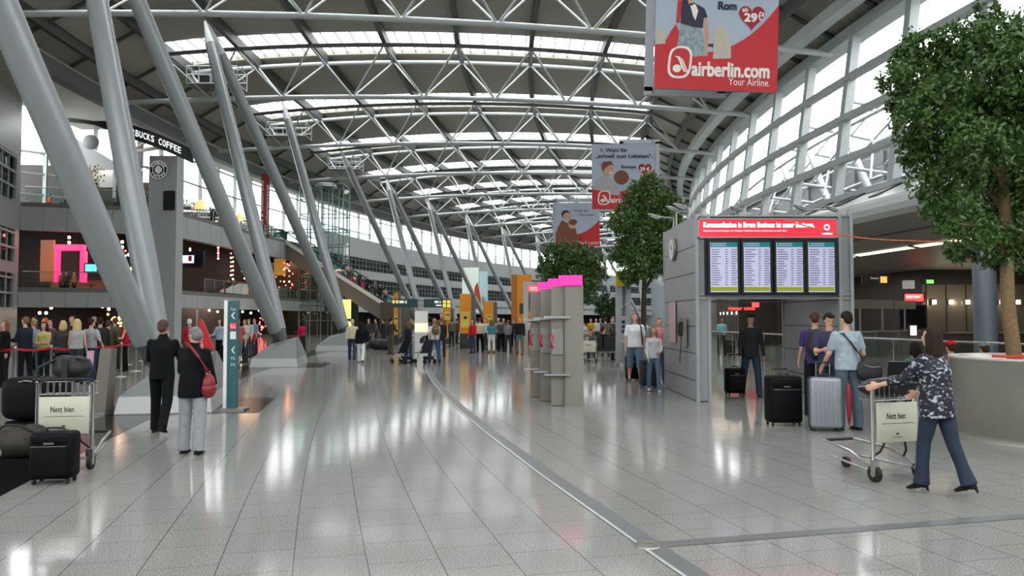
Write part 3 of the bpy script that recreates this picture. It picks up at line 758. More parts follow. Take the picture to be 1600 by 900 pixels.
# round logo on the pier
lc = Vector((PIER.x, PIER.y-.13, 0)); z0 = AT(249, 266, PIER.y).z; fx = AT(249, 266, PIER.y).x
t = thing('round_sign', 'round black and white coffee sign on the grey pier', 'sign', (fx, PIER.y-.13, z0))
def disc(m, c, r, y, n=40, mi=0, r0=0):
    vs = [(c[0]+r*math.cos(2*PI*k/n), y, c[2]+r*math.sin(2*PI*k/n)) for k in range(n)]
    if r0 == 0: m.add(vs, [tuple(range(n))], mi)
    else:
        vs += [(c[0]+r0*math.cos(2*PI*k/n), y, c[2]+r0*math.sin(2*PI*k/n)) for k in range(n)]
        m.add(vs, [(k, (k+1) % n, n+(k+1) % n, n+k) for k in range(n)], mi)
m = MB(); c = (fx, 0, z0); yy = PIER.y-.16
m.prism([(fx+.62*math.cos(2*PI*k/40), yy, z0+.62*math.sin(2*PI*k/40)) for k in range(40)], (0, .1, 0), 0)
disc(m, c, .62, yy-.004, mi=1, r0=.585); disc(m, c, .40, yy-.004, mi=1, r0=.37); 
for s_, a0, word in ((1, 150, 'STARBUCKS'), (-1, 212, 'COFFEE')):
    n_ = len(word)
    for k, ch in enumerate(word):
        th = math.radians(a0 - k*(120/(n_-1))) if s_ > 0 else math.radians(a0 + k*(116/(n_-1)))
        rd = Vector((math.cos(th), 0, math.sin(th))); tg = Vector((math.sin(th), 0, -math.cos(th)))*s_
        o_ = Vector((fx, yy-.006, z0)) + rd*(.43 if s_ > 0 else .55) - tg*.05
        text(m, ch, o_, tg, rd*s_, .10, .12, 1, bold=.004)
for th in (168, 192): 
    pass
# plain wavy centre in place of the figure
for k in range(5):
    x = fx-.2+k*.1; h = (.14, .24, .3, .24, .14)[k]
    m.add([(x-.028, yy-.005, z0-h), (x+.028, yy-.005, z0-h), (x+.028, yy-.005, z0+h), (x-.028, yy-.005, z0+h)], [(0, 1, 2, 3)], 1)
m.build('face', [M_black, emis('logo_white_glow', (.9, .9, .9), .35)], t)  # white print glows a little to stand in for light on the dim pier
o = MB(); imgbox(o, 255, 298, 273, 328, PIER.y-.25, .1); o = o.build('dark_panel', M_black); tag(o, 'black rectangular panel on the pier below the round sign', 'panel')
for k, (x, y, Y, lab) in enumerate(((15, 323, 49, 'slim grey wall lamp on the left building block'), (296, 361, 58, 'slim grey wall lamp on the upper fascia right of the pier'))):
    o = MB().box((0, 0, 0), (.28, .2, 1.1)).build('wall_spot', M_tube); o.location = AT(x, y, Y); o.rotation_euler = (0, .35, 0); tag(o, lab, 'lamp')
# red hanging banner
t = thing('vertical_banner', 'narrow dark red vertical banner between the leaning columns', 'banner', AT(413, 372, 71))
m = MB(); imgbox(m, 407, 272, 421, 372, 71, .12); m.build('cloth', mat('dark_red_cloth', c8(122, 24, 26), .6), t)
m = MB(); text(m, 'Shops & Restaurants', AT(412, 366, 70.97), (0, 0, 1), (-1, 0, 0), 5.0, .34); text(m, 'Besucherterrasse', AT(419, 366, 70.97), (0, 0, 1), (-1, 0, 0), 4.6, .26); m.build('lettering', M_white, t)
# glass lift
t = thing('glass_lift', 'tall glazed lift shaft beside the escalator', 'lift', (AT(500, 470, 78).x, 79.2, 0))
m = MB(); g = MB(); X0, X1 = AT(468, 400, 78).x, AT(536, 400, 78).x; Z1 = AT(500, 289, 78).z
for x in np.linspace(X0, X1, 5):
    for y in (78, 81): m.tube((x, y, 0), (x, y, Z1), .07, n=6)
for z in np.arange(1.5, Z1+.1, 1.55):
    for y in (78, 81): m.tube((X0, y, z), (X1, y, z), .05, n=6)
    for x in (X0, X1): m.tube((x, 78, z), (x, 81, z), .05, n=6)
m.build('frame', mat('lift_green_steel', c8(120, 140, 134), .4, .3), t)
g.quad((X0, 78.05, 0), (X1, 78.05, 0), (X1, 78.05, Z1), (X0, 78.05, Z1)); g.quad((X1, 78, 0), (X1, 81, 0), (X1, 81, Z1), (X1, 78, Z1)); g.quad((X0, 78, 0), (X0, 81, 0), (X0, 81, Z1), (X0, 78, Z1))
g.build('glazing', M_gglass, t)
m = MB(); m.box(((X0+X1)/2, 79.6, 6.2), (2.4, 2.2, 2.6)); m.build('car', mat('lift_car', c8(90, 110, 100), .3, .4), t)
m = MB(); m.lathe(((X0+X1)/2, 79.6, Z1), [(0, .5), (1.0, .4), (1.2, 0)], 20); m.build('sheave_cover', M_panel, t)
# escalator
t = thing('escalator', 'long escalator descending from the upper left terrace to the hall floor', 'escalator', (-6.3, 70, 0))
E0 = Vector((-24.2, 75.2, 9.4)); E1 = Vector((-22.6, 74.8, 9.4)); E2 = Vector((-7.2, 70.3, .1)); E3 = Vector((-5.4, 69.8, .1))
w = Vector((.28, .96, 0))*1.9
def sheet(m, pts, off, dz0, dz1, th=.08, mi=0):
    for a, b in zip(pts[:-1], pts[1:]):
        a = a+off; b = b+off; tt = Vector((.28, .96, 0))*th
        m.hexa([a+Vector((0, 0, dz0)), b+Vector((0, 0, dz0)), b+tt+Vector((0, 0, dz0)), a+tt+Vector((0, 0, dz0))], [a+Vector((0, 0, dz1)), b+Vector((0, 0, dz1)), b+tt+Vector((0, 0, dz1)), a+tt+Vector((0, 0, dz1))], mi)
pts = [E0, E1, E2, E3]; Z_ = Vector((0, 0, 0))
m = MB(); sheet(m, pts, Z_, -1.55, -.05, 2.1); m.build('truss_cladding', mat('escalator_underside', c8(124, 120, 110), .5, .2), t)
m = MB(); sheet(m, pts, Vector((0, -.08, 0)), -.10, .28, .1); m.build('skirt', mat('escalator_edge', c8(238, 238, 228), .4, 0), t)
for off in (Z_, w):
    m = MB(); sheet(m, pts, off, .22, 1.0, .02); m.build('balustrade', M_gglass, t)
    MB().path([p+off+Vector((0, 0, 1.03)) for p in pts], .06, 8).build('handrail', M_black, t)
m = MB(); L_ = (E2-E1).length; n_ = 44
for k in range(n_):
    p = E1.lerp(E2, (k+.5)/n_)+w*.5; m.box((p.x, p.y, p.z-.02), (.36, 1.5, .2), rz=-.28)
m.build('steps', M_dark, t)
m = MB(); p = AT(617, 470, 69.5); m.box((p.x, 70.6, 1.6), (2.2, 2.4, 3.2), rz=-.28); m.build('support_wall', mat('brown_support', c8(92, 88, 78), .5, .2), t)
# dark walls under the escalator and the yellow glowing panels
o = MB(); imgbox(o, 535, 468, 548, 498, 72, .2); o = o.build('light_box', emis('yellow_green_panel', (.8, .85, .25), 1.0)); tag(o, 'yellow-green lit panel under the escalator', 'panel')
o = MB(); imgbox(o, 538, 502, 549, 524, 60, .2); o = o.build('light_box', MATS['yellow_green_panel']); tag(o, 'yellow-green lit panel behind the man in the beige cap', 'panel')
struct(MB().quad(AT(425, 545, 84), AT(560, 545, 84), AT(560, 440, 84), AT(425, 400, 84)), 'wall_left_lobby', mat('dark_green_lobby', c8(62, 66, 60), .3, .3))
# big rear posters on the far left facade
t = thing('wall_poster', 'tall pale advertising poster on the far left facade', 'poster', AT(745, 470, 96))
m = MB(); imgbox(m, 722, 418, 748, 488, 96, .2); imgbox(m, 749, 424, 762, 486, 96.3, .2, 1)
m.build('panel', [emis('pale_poster', (.75, .85, .75), .35), emis('teal_poster', (.4, .6, .62), .3)], t)
m = MB()
m.poly([AT(741, 482, 95.9), AT(752, 484, 95.9), AT(751, 465, 95.9), AT(746, 440, 95.9), AT(742, 448, 95.9), AT(740, 465, 95.9)]); m.build('red_figure', mat('poster_orange_red', c8(220, 70, 40)), t)

# teal direction sign on a lit pillar
M_teal = mat('dark_teal_sign', c8(22, 62, 62), .4); M_yel = emis('yellow_symbol', (.85, .72, .1), .5); M_wh = emis('white_symbol', (.9, .9, .9), .5)
Ys = 41.0
t = thing('direction_sign', 'dark green overhead direction sign with yellow and white symbols in mid hall', 'sign', AT(657, 548, Ys))
m = MB(); imgbox(m, 612, 467, 652, 480.5, Ys, .25); m.build('board', M_teal, t)
m = MB(); imgbox(m, 662, 467, 705, 480.5, Ys, .25); m.build('board', M_teal, t)
m = MB(); 
for x0 in (653, 658): imgbox(m, x0, 464, x0+2.2, 548, Ys+.1, .1)
imgbox(m, 650, 469, 664, 471, Ys+.1, .1); imgbox(m, 650, 477, 664, 479, Ys+.1, .1); m.build('post', M_steel, t)
m = MB()
for r in ((613, 469, 617, 474), (618.5, 469, 622.5, 474), (692, 469, 697, 474), (698.5, 469, 704, 474), (692, 475, 697, 480), (698.5, 475, 704, 480)): imgbox(m, *r, Ys-.02, .02)
m.build('yellow_symbols', M_yel, t)
m = MB(); text(m, 'B', AT(633, 474, Ys-.03), (1, 0, 0), (0, 0, 1), .1, .15); text(m, 'A', AT(686, 474, Ys-.03), (1, 0, 0), (0, 0, 1), .12, .15)
for r in ((624, 470, 631, 473.5), (679, 470, 685, 473.5), (681, 476, 690, 478)): imgbox(m, *r, Ys-.02, .02)
m.build('white_symbols', M_wh, t)
t = thing('lit_pillar', 'translucent glowing display pillar below the green direction sign', 'display pillar', AT(657, 551, 38.5))
m = MB(); imgbox(m, 648, 486, 667, 505, 38.5, .5); m.build('upper_panel', emis('frosted_panel', (.72, .72, .66), .15), t)
m = MB(); imgbox(m, 648, 505, 667, 519, 38.5, .5); m.build('glowing_panel', emis('warm_glow_panel', (1, .78, .5), .9), t)
m = MB(); imgbox(m, 648, 519, 667, 550, 38.5, .5); m.build('lower_panel', emis('frosted_panel_low', (.6, .61, .6), .05), t)

# orange ticket machines and towers
M_or = mat('orange_machine', c8(226, 146, 20), .4); M_ory = mat('pale_yellow_face', c8(226, 196, 90), .4)
def machine(lab, x0, y0, x1, yb, Y, screen, cat='ticket machine', name='ticket_machine', depth=.9):
    t = thing(name, lab, cat, AT((x0+x1)/2, yb, Y))
    h = yb-y0; m = MB(); imgbox(m, x0, y0, x1, y0+h*.73, Y, depth); m.build('housing', M_or, t)
    m = MB(); imgbox(m, x0, y0+h*.73, x1, yb, Y, depth); m.build('plinth', M_dk, t)
    m = MB(); imgbox(m, x1, y0+1, x1+ (x1-x0)*.35, yb, Y+.02, depth*.98); m.build('side_panel', mat('grey_side', c8(96, 94, 88), .5), t)
    m = MB(); imgbox(m, *screen, Y-.03, .03); m.build('face_plate', M_ory, t)
    cx = (screen[0]+screen[2])/2; m = MB(); imgbox(m, cx-2, screen[1]+(screen[3]-screen[1])*.3, cx+3, screen[1]+(screen[3]-screen[1])*.45, Y-.05, .02); m.build('slot', M_black, t)
    return t
machine('tall orange ticket machine standing left of the waiting group', 718, 459, 736, 544, 44, (720, 487, 733, 512))
machine('shorter orange ticket machine behind the waiting group', 755, 471, 771, 540, 50, (759, 491, 768, 500))
machine('orange machine tower partly behind the green direction sign', 615, 457, 622, 548, 50, (616, 493, 621, 506))
machine('orange machine right of the green direction sign', 692, 481, 704, 546, 52, (695, 487, 703, 500))
t = thing('orange_tower', 'wide orange tower beside the small board portal', 'tower', AT(815, 538, 58))
m = MB(); imgbox(m, 799, 429, 808, 530, 58, 1.6); m.build('side_panel', mat('dark_orange', c8(176, 104, 20), .4), t)
m = MB(); imgbox(m, 808, 429, 831, 538, 58.1, 1.6); m.build('housing', M_or, t); m = MB(); imgbox(m, 812, 474, 824, 490, 58.05, .05); m.build('opening', M_dk, t)
# far small board portal
t = thing('flight_board_portal', 'small distant grey portal with red sign and departure screen', 'flight board portal', AT(840, 552, 38))
m = MB(); imgbox(m, 818, 443, 825, 552, 38, .8); imgbox(m, 858, 443, 866, 550, 40.5, .8); m.build('post', M_panel, t)
m = MB(); imgbox(m, 818, 440, 866, 486, 38.3, .6); m.build('header', M_panel, t)
m = MB(); imgbox(m, 825, 446, 850, 456, 38.2, .06); m.build('red_sign', emis('red_sign_far', (.9, .1, .12), .8), t)
m = MB(); imgbox(m, 828, 458, 852, 487, 38.15, .1); m.build('board', M_black, t)
m = MB(); imgbox(m, 831, 460, 845, 485, 38.1, .04); m.build('display', emis('pale_screen', (.62, .66, .8), .8), t)
m = MB(); imgbox(m, 828, 449, 848, 450.5, 38.13, .02); imgbox(m, 828, 452.5, 842, 453.5, 38.13, .02); m.build('lettering', M_wh, t)
o = MB(); imgbox(o, 816, 520, 819.5, 551, 37.6, .3); o = o.build('bollard', mat('yellow_bollard', c8(190, 170, 30), .4)); tag(o, 'yellow bollard at the foot of the small board portal', 'bollard')

# information pylon with yellow head
Yi = 24.5
t = thing('information_pylon', 'grey pylon with a yellow top and vertical lettering', 'sign pylon', AT(970, 578, Yi))
m = MB(); imgbox(m, 963, 447, 986, 568, Yi, .18); m.build('panel', mat('pylon_grey', c8(150, 154, 156), .4), t)
m = MB(); imgbox(m, 963, 424, 986, 447, Yi-.01, .2); m.build('head', mat('yellow_head', c8(214, 186, 20), .45), t)
m = MB(); text(m, 'Information', AT(977.5, 493, Yi-.03), (0, 0, 1), (-1, 0, 0), .92, .13, bold=.006)
for k in range(3):
    a = AT(974, 518-k*7.5, Yi-.03); m.box((a.x, a.y, a.z), (.1, .01, .1))
m.build('lettering', M_black, t)
m = MB(); a = AT(975, 447, Yi-.05); text(m, 'i', AT(972, 443, Yi-.04), (1, 0, 0), (0, 0, 1), .06, .28, bold=.02); m.build('symbol', M_black, t)

# teal pylon near the couple
t = thing('direction_pylon', 'slim teal direction pylon with white arrows and a red exit field by the couple', 'sign pylon', G(360, 640))
g = G(362, 641); Yt = g.y; zt_ = AT(362, 470, Yt).z; xa = AT(354, 600, Yt).x; xb = AT(369, 600, Yt).x
MB().box(((xa+xb)/2, Yt+.06, zt_/2+.02), (xb-xa, .1, zt_-.04)).build('panel', mat('teal_panel', c8(46, 96, 100), .4), t)
MB().box((xa-.03, Yt+.05, zt_/2+.02), (.06, .14, zt_-.02)).build('edge', M_white, t)
MB().box(((xa+xb)/2+.06, Yt+.02, .02), (.44, .34, .04)).build('base_plate', M_steel, t)
m = MB(); imgbox(m, 359.5, 505, 368.5, 514, Yt-.01, .02); m.build('red_field', emis('red_field', (.8, .06, .1), .4), t)
m = MB(); imgbox(m, 359.5, 518, 368.5, 530, Yt-.01, .02)
text(m, 'Taxi', AT(362, 487, Yt-.005), (0, 0, 1), (-1, 0, 0), .12, .05) if False else text(m, 'Taxi', AT(360, 485, Yt-.005), (1, 0, 0), (0, 0, 1), .1, .05)
text(m, 'Exit', AT(360.5, 512, Yt-.015), (1, 0, 0), (0, 0, 1), .085, .045)
for yy_ in (493, 547):
    m.poly([AT(361, yy_, Yt-.005), AT(366, yy_+6, Yt-.005), AT(367, yy_+4.5, Yt-.005), AT(363.6, yy_, Yt-.005), AT(367, yy_-4.5, Yt-.005), AT(366, yy_-6, Yt-.005)])
text(m, 'P2', AT(361, 562, Yt-.005), (1, 0, 0), (0, 0, 1), .07, .05); text(m, 'P3', AT(361, 572, Yt-.005), (1, 0, 0), (0, 0, 1), .07, .05)
m.build('lettering', M_white, t)
# red flag sail banner behind the couple
t = thing('promo_banner', 'red folded promotional banner with white writing behind the grey-haired woman', 'banner', G(320, 600))
m = MB(); a, b, c, d = AT(312, 498, 19), AT(318, 505, 19), AT(334, 545, 19.2), AT(312, 562, 19)
m.prism([AT(311, 498, 19), AT(316, 500, 19), AT(325, 521, 19), AT(334, 546, 19), AT(323, 542, 19), AT(318, 590, 19), AT(309, 594, 19), AT(310, 540, 19)], (0, .06, 0)); m.build('cloth', mat('bright_red_cloth', c8(196, 22, 34), .5), t)
m = MB(); m.tube(AT(308, 600, 19.1), AT(308, 484, 19.1), .03); m.build('pole', M_steel, t)
m = MB(); text(m, 'airberlin', AT(320, 555, 18.97) if False else AT(317, 560, 18.98), (0, 0, 1), (-1, 0, 0), .6, .09); m.build('lettering', M_white, t)

# ================================================================ FLIGHT BOARD PORTAL
M_portal = mat('portal_grey_panel', c8(150, 152, 153), .42, 0, .03, 2)
M_portd = mat('portal_frame_grey', c8(160, 164, 165), .4, .05)
t = thing('flight_board_portal', 'large grey panelled portal with four departure screens under a red sign', 'flight board portal', (5.4, 17.5, 0))
XL, XR, YF, YB, ZT = 3.78, 7.02, 15.8, 19.1, 3.86
def sidewall(x0, x1):
    m = MB(); m.box(((x0+x1)/2, (YF+YB)/2, ZT/2), (x1-x0-.04, YB-YF-.1, ZT-.02))
    for z in (.42, .98, 1.54, 2.1, 2.66, 3.22):
        m.box(((x0+x1)/2, (YF+YB)/2, z), (x1-x0-.032, YB-YF-.09, .018), mi=1)
    m.build('side_wall', [M_portal, M_black], t)
    for y in (YF, YB):
        for x in (x0, x1):
            MB().box((x+(.03 if x == x0 else -.03), y, ZT/2), (.06, .09, ZT)).build('post', M_portd, t)
        MB().box(((x0+x1)/2, y+(.02 if y == YF else -.02), ZT/2), (x1-x0-.12, .03, ZT-.03)).build('post_web', M_portal, t)
sidewall(XL, XL+.30); sidewall(XR-.30, XR)
for y, s in ((YF, 1), (YB, -1)):
    MB().box(((XL+XR)/2, y+s*.22, (2.18+ZT)/2), (XR-XL-.56, .36, ZT-2.22)).build('header', M_portal, t)
    for z in (2.12, 2.20, 3.82): MB().box(((XL+XR)/2, y, z), (XR-XL, .07, .03)).build('rail', M_portd, t)
ys = YF-.02
def P(x, y, Y=YF): return AT(x, y, Y)
m = MB(); imgbox(m, 1092, 343, 1308, 370, ys-.03, .1); m.build('sign_box', emis('red_backlit', (.85, .03, .06), .62), t)
m = MB(); imgbox(m, 1090, 341, 1310, 343, ys-.05, .12); imgbox(m, 1090, 370, 1310, 372, ys-.05, .12); imgbox(m, 1090, 341, 1092, 372, ys-.05, .12); imgbox(m, 1308, 341, 1310, 372, ys-.05, .12); m.build('sign_frame', M_portd, t)
m = MB(); yl = ys-.036
a = P(1099, 355.5, yl); b = P(1272, 355.5, yl); text(m, 'Kommunikation in Ihrem Business ist unser Business.', a, (1, 0, 0), (0, 0, 1), b.x-a.x, .105, bold=.007)
a = P(1099, 362.5, yl); b = P(1230, 362.5, yl); text(m, 'Integrierte Business-Lösungen von Vodafone. Mobilfunk, Internet und Festnetz aus einer Hand.', a, (1, 0, 0), (0, 0, 1), b.x-a.x, .045)
c = P(1292, 355, yl); 
def disc2(m, c, r, n=30, mi=0, r0=0): disc(m, c, r, c[1], n, mi, r0)
disc2(m, c, .062, r0=.036); text(m, 'vodafone', P(1284, 366.5, yl), (1, 0, 0), (0, 0, 1), .22, .045, bold=.002)
m.build('lettering', emis('white_on_red', (1, 1, 1), .95), t)
m = MB(); imgbox(m, 1103, 373, 1309, 461, ys-.10, .1); m.build('screen_bank', M_black, t)
M_scr = emis('lilac_display', c8(196, 198, 224), .3); M_txt = mat('display_text_grey', c8(90, 94, 120), .5); M_hd = emis('teal_header', c8(20, 110, 112), .5); M_ft = emis('olive_footer', c8(130, 136, 30), .6)
random.seed(11)
for (x0, x1) in ((1110.5, 1152), (1163, 1203), (1214, 1254), (1264, 1303.5)):
    m = MB(); imgbox(m, x0-4, 374, x1+4, 460, ys-.17, .07); mo = m.build('monitor', M_black, t)
    m = MB(); imgbox(m, x0, 378.5, x1, 456.5, ys-.18, .012, 0); imgbox(m, x0, 378.5, x1, 386, ys-.184, .004, 1); imgbox(m, x0, 448.5, x1, 454.5, ys-.184, .004, 2)
    for r in range(16):
        y = 389.5+r*3.65; x = x0+1.2
        for L_ in (random.uniform(9, 17), random.uniform(3, 4.5), random.uniform(7, 10)):
            imgbox(m, x, y, x+L_, y+1.1, ys-.184, .003, 3); x = x0+1.2+(21 if x < x0+5 else 30)*((x1-x0)/40)
    for y in (380, 383): imgbox(m, x0+2, y, x0+24, y+1, ys-.188, .003, 0)
    m.build('display', [M_scr, M_hd, M_ft, M_txt], mo)
# clock on the left wall, phone and notice
c = Vector((XL-.03, 17.9, AT(1051, 390, 17.9).z))
ck = thing('wall_clock', 'round white clock on the portal side wall', 'clock', c)
m = MB()
def xdisc(m, c, r, x, n=28, mi=0, r0=0):
    vs = [(x, c[1]+r*math.cos(2*PI*k/n), c[2]+r*math.sin(2*PI*k/n)) for k in range(n)]
    m.add(vs, [tuple(range(n))], mi)
M_dial = mat('dial_white', c8(222, 224, 218), .5)
m.prism([(XL-.06, c.y+.27*math.cos(2*PI*k/28), c.z+.27*math.sin(2*PI*k/28)) for k in range(28)], (.06, 0, 0)); m.build('case', M_steel, ck)
m = MB(); xdisc(m, c, .24, XL-.063); m.build('dial', M_dial, ck)
m = MB(); m.box((XL-.068, c.y-.05, c.z+.04), (.006, .14, .02), M=Matrix.Rotation(.7, 3, 'X')); m.box((XL-.068, c.y+.02, c.z+.07), (.006, .02, .17)); m.build('hands', M_black, ck)
o = MB().box((XL-.025, 18.0, 1.62), (.02, .62, .95)).build('notice_board', mat('pink_notice', c8(196, 168, 172), .5)); tag(o, 'pale pink notice board on the portal side wall above the payphone', 'notice')
py, pz = 16.7, 1.5
t = thing('payphone', 'black payphone with a hanging cord on the portal side wall', 'payphone', (XL-.02, py, pz-.2))
MB().box((XL-.06, py+.05, pz-.1), (.08, .42, .62)).build('body', M_steel, t)
m = MB(); m.path([(XL-.13, py-.1, pz+.12), (XL-.17, py-.1, pz+.1), (XL-.18, py-.1, pz-.02), (XL-.17, py-.1, pz-.14), (XL-.13, py-.1, pz-.16)], [.035, .03, .02, .03, .035], 10); m.build('handset', M_black, t)
MB().box((XL-.115, py-.02, pz-.02), (.04, .26, .3)).build('cradle', M_black, t)
MB().path([(XL-.13, py-.1, pz-.17)]+[(XL-.13, py-.1+.16*math.sin(u*PI), pz-.2-.55*math.sin(u*PI)) for u in np.linspace(.05, 1, 12)], .009, 6).build('cord', M_black, t)
# small floodlights on the portal roof
M_fl = mat('floodlight_grey', c8(150, 154, 150), .4, .4)
for k, (x, y, Y) in enumerate(((1022, 338, 18.6), (1050, 326, 18.3), (1062, 322, 17.0), (1150, 326, 18.0), (1250, 324, 18.2), (1300, 326, 18.2))):
    c = AT(x, y, Y); bx = max(c.x, XL+.15); bx = min(bx, XR-.15)
    t = thing('floodlight', 'small grey floodlight on a bracket on the portal roof', 'floodlight', (bx, Y, ZT), 'floodlights on the portal roof')
    zz = max(c.z, ZT+.22)
    MB().path([(bx, Y, ZT-.01), (bx, Y, zz-.05), (c.x, Y, zz)], .025, 6).build('bracket', M_fl, t)
    m = MB(); m.ell((c.x, Y, zz), (.17, .11, .045), 14, 6, M=Matrix.Rotation(.35, 3, 'Y')); m.build('head', M_fl, t)
    m = MB(); m.box((c.x, Y-.03, zz-.04), (.2, .13, .02), M=Matrix.Rotation(.35, 3, 'Y')); m.build('lens', M_steel, t)
o = MB(); o.path([AT(1200, 333, 17), AT(1225, 343, 15.55)] + [AT(1225+k*40, 343+27*math.sin(min(1, k/4)*PI/2)+k*1.3 - (0 if k < 7 else (k-7)*9), 15.5-k*.45) for k in range(1, 11)], .012, 6)
o = o.build('cable', mat('orange_cable', c8(214, 110, 60), .5)); tag(o, 'thin orange cable strung from the portal roof to the big indoor tree', 'cable')

# ================================================================ PAYPHONE COLUMNS
M_booth = mat('booth_steel', c8(142, 138, 127), .36, .3, .06, 2); M_mag = emis('magenta_head', (1, .03, .30), .9)
for k in range(3):
    y = [14.95, 15.75, 16.6][k]; xr = [911.5, 892, 874][k]
    xb = AT(xr, 500, y).x; wd = .62; xa = xb-wd
    t = thing('phone_booth', ['front', 'middle', 'rear'][k]+'most brown steel phone column with magenta head, of the row of three' if k != 1 else 'middle brown steel phone column with magenta head, of the row of three', 'phone column', ((xa+xb)/2, y, 0), 'magenta-topped phone columns')
    zt2 = AT(900, [446, 450.5, 455][k], y).z
    m = MB(); m.box((xb-.19, y+.17, zt2/2), (.38, .34, zt2)); m.box((xb-.37, y+.155, zt2/2), (.012, .34, zt2), mi=1); m.build('column', [M_booth, M_dark], t)
    m = MB(); m.box((xa+.12, y+.2, zt2/2), (.24, .2, zt2-.02)); m.build('back_plate', M_booth, t)
    MB().box((xb-.24, y+.12, zt2+.10), (.44, .36, .19)).build('lit_head', M_mag, t)
    MB().box((xa+.1, y-.02, zt2-.62), (.5, .12, .045)).build('canopy_light', M_chrome, t)
    MB().box((xa+.1, y-.02, .62), (.5, .2, .03)).build('shelf', M_chrome, t)
    MB().box((xa+.12, y+.08, 1.25), (.22, .06, .5)).build('phone_body', M_steel, t)
    MB().path([(xa+.02, y+.02, 1.36), (xa, y-.03, 1.33), (xa-.01, y-.04, 1.25), (xa, y-.03, 1.17), (xa+.02, y+.02, 1.14)], [.03, .028, .016, .028, .03], 8).build('handset', mat('pink_handset', c8(190, 40, 80), .4), t)
    MB().path([(xa+.02, y+.02, 1.13), (xa-.02, y-.02, .85), (xa+.02, y+.02, .72), (xa+.08, y+.05, .85)], .008, 6).build('cord', M_steel, t)

# ================================================================ HANGING BANNERS
M_bsky = mat('banner_sky', c8(170, 182, 196), .5, var=.02); M_bred = mat('banner_red', c8(192, 30, 40), .5, var=.02); M_bwh = mat('banner_white', c8(236, 230, 220), .5)
M_bdk = mat('banner_navy', c8(30, 30, 56), .5); M_bsk = mat('banner_skin', c8(198, 150, 124), .5); M_bbr = mat('banner_brown', c8(118, 66, 40), .5); M_bcream = mat('banner_towers', c8(186, 180, 164), .5)
M_bfr = mat('banner_frame_grey', c8(184, 188, 190), .5, 0); M_bblue = mat('banner_skirt', c8(140, 158, 160), .6, var=.35, scale=9)
M_bgr = mat('banner_greyshirt', c8(170, 168, 170), .5); M_bdr = mat('banner_heart', c8(150, 16, 34), .5)
def banner(lab, x0, x1, xt, ybot, ytop_m, Y, rot, frame):
    a = AT(x0, ybot, Y); b = AT(x1, ybot, Y); Wd = b.x-a.x; H_ = ytop_m
    t = thing('hanging_banner', lab, 'banner', ((a.x+b.x)/2, Y, a.z))
    def U(u, v, d=0): return Vector((a.x+u*Wd, Y-.06-d*.0035, a.z+v*H_))
    m = MB(); m.box(((a.x+b.x)/2, Y, a.z+H_/2), (Wd, .1, H_)); m.build('panel', M_bsky, t)
    # red sweep
    pts = [(0, 0), (1, 0), (1, .62)] + [(1-k/14, .23+.39*(1-k/14)**3.2+.12*(k/14)**4) for k in range(1, 15)]
    m = MB(); m.poly([U(u, v, 1) for u, v in pts]); m.build('red_sweep', M_bred, t)
    # frame of the twin banner behind
    fx0, fx1, fyb = frame
    p0 = AT(fx0, fyb, Y+.9); p1 = AT(fx1, fyb, Y+.9); m = MB(); hh = H_+.2
    for z in (p0.z, p0.z+hh): m.box(((p0.x+p1.x)/2, Y+.9, z), (p1.x-p0.x, .12, .28))
    for x in (p0.x+.14, p1.x-.14): m.box((x, Y+.9, p0.z+hh/2), (.28, .12, hh))
    m.build('rear_frame', M_bfr, t)
    m = MB()
    for x in (a.x+.1, b.x-.1): m.tube((x, Y+.05, a.z+H_), (x, Y+.05, zt(-22)-.2), .02, n=6); m.tube((x, Y+.05, a.z+.1), (x, Y+.9, a.z+.1), .02, n=6)
    m.build('hanger', M_dark, t)
    return t, U, Wd, H_
def word(t, U, Wd, H_, body, u, v, w, h, m_, d=3, name='lettering', bold=.0):
    m = MB(); text(m, body, U(u, v, d), (1, 0, 0), (0, 0, 1), w*Wd, h*H_, bold=bold); m.build(name, m_, t)
def shp(t, U, name, pts, m_, d=2):
    m = MB(); m.poly([U(u, v, d) for u, v in pts]); m.build(name, m_, t)
def ellp(cx, cy, rx, ry, n=20, a0=0, a1=2*PI): return [(cx+rx*math.cos(a0+(a1-a0)*k/n), cy+ry*math.sin(a0+(a1-a0)*k/n)) for k in range(n)]
def logo(t, U, cx, cy, rx, ry):
    def rr(sx, sy, n=40):   # rounded upright oval, slightly leaning
        o = []
        for k in range(n):
            th = 2*PI*k/n; c_, s_ = math.cos(th), math.sin(th)
            x = sx*math.copysign(abs(c_)**.75, c_); y = sy*math.copysign(abs(s_)**.6, s_)
            o.append((cx+x+y*.12*rx/ry, cy+y))
        return o
    shp(t, U, 'logo_ring', rr(rx, ry), M_bwh, 3); shp(t, U, 'logo_field', rr(rx*.80, ry*.86)[:], M_bred, 4)
    shp(t, U, 'logo_dot', ellp(cx-.25*rx, cy-.40*ry, rx*.36, ry*.24), M_bwh, 5)
    f = lambda pts: [(cx+x*rx, cy+y*ry) for x, y in pts]
    shp(t, U, 'logo_blade', f([(-.5, .36), (-.05, .34), (.25, .15), (.45, -.15), (.72, -.62), (.5, -.62), (.3, -.55), (.1, -.3), (-.05, .02), (-.22, .25)]), M_bwh, 5)
    shp(t, U, 'logo_line', f([(.02, .26), (.06, .26), (.3, -.1), (.58, -.6), (.53, -.6), (.26, -.12)]), M_bred, 6)
Yb = 24.5; Wm = 4.0; 
t, U, Wd, H_ = banner('largest hanging red and grey airfare banner with a price heart, nearest the camera', 1021, 1213, 0, 142, 4.6, Yb, 0, (1006, 1133, 146))
t.rotation_euler = (0, .035, 0)
k_ = 4.6/3.92
def V(px): return (142-px)/ (4.6*F/Yb)
def UU(px): return (px-1021)/192
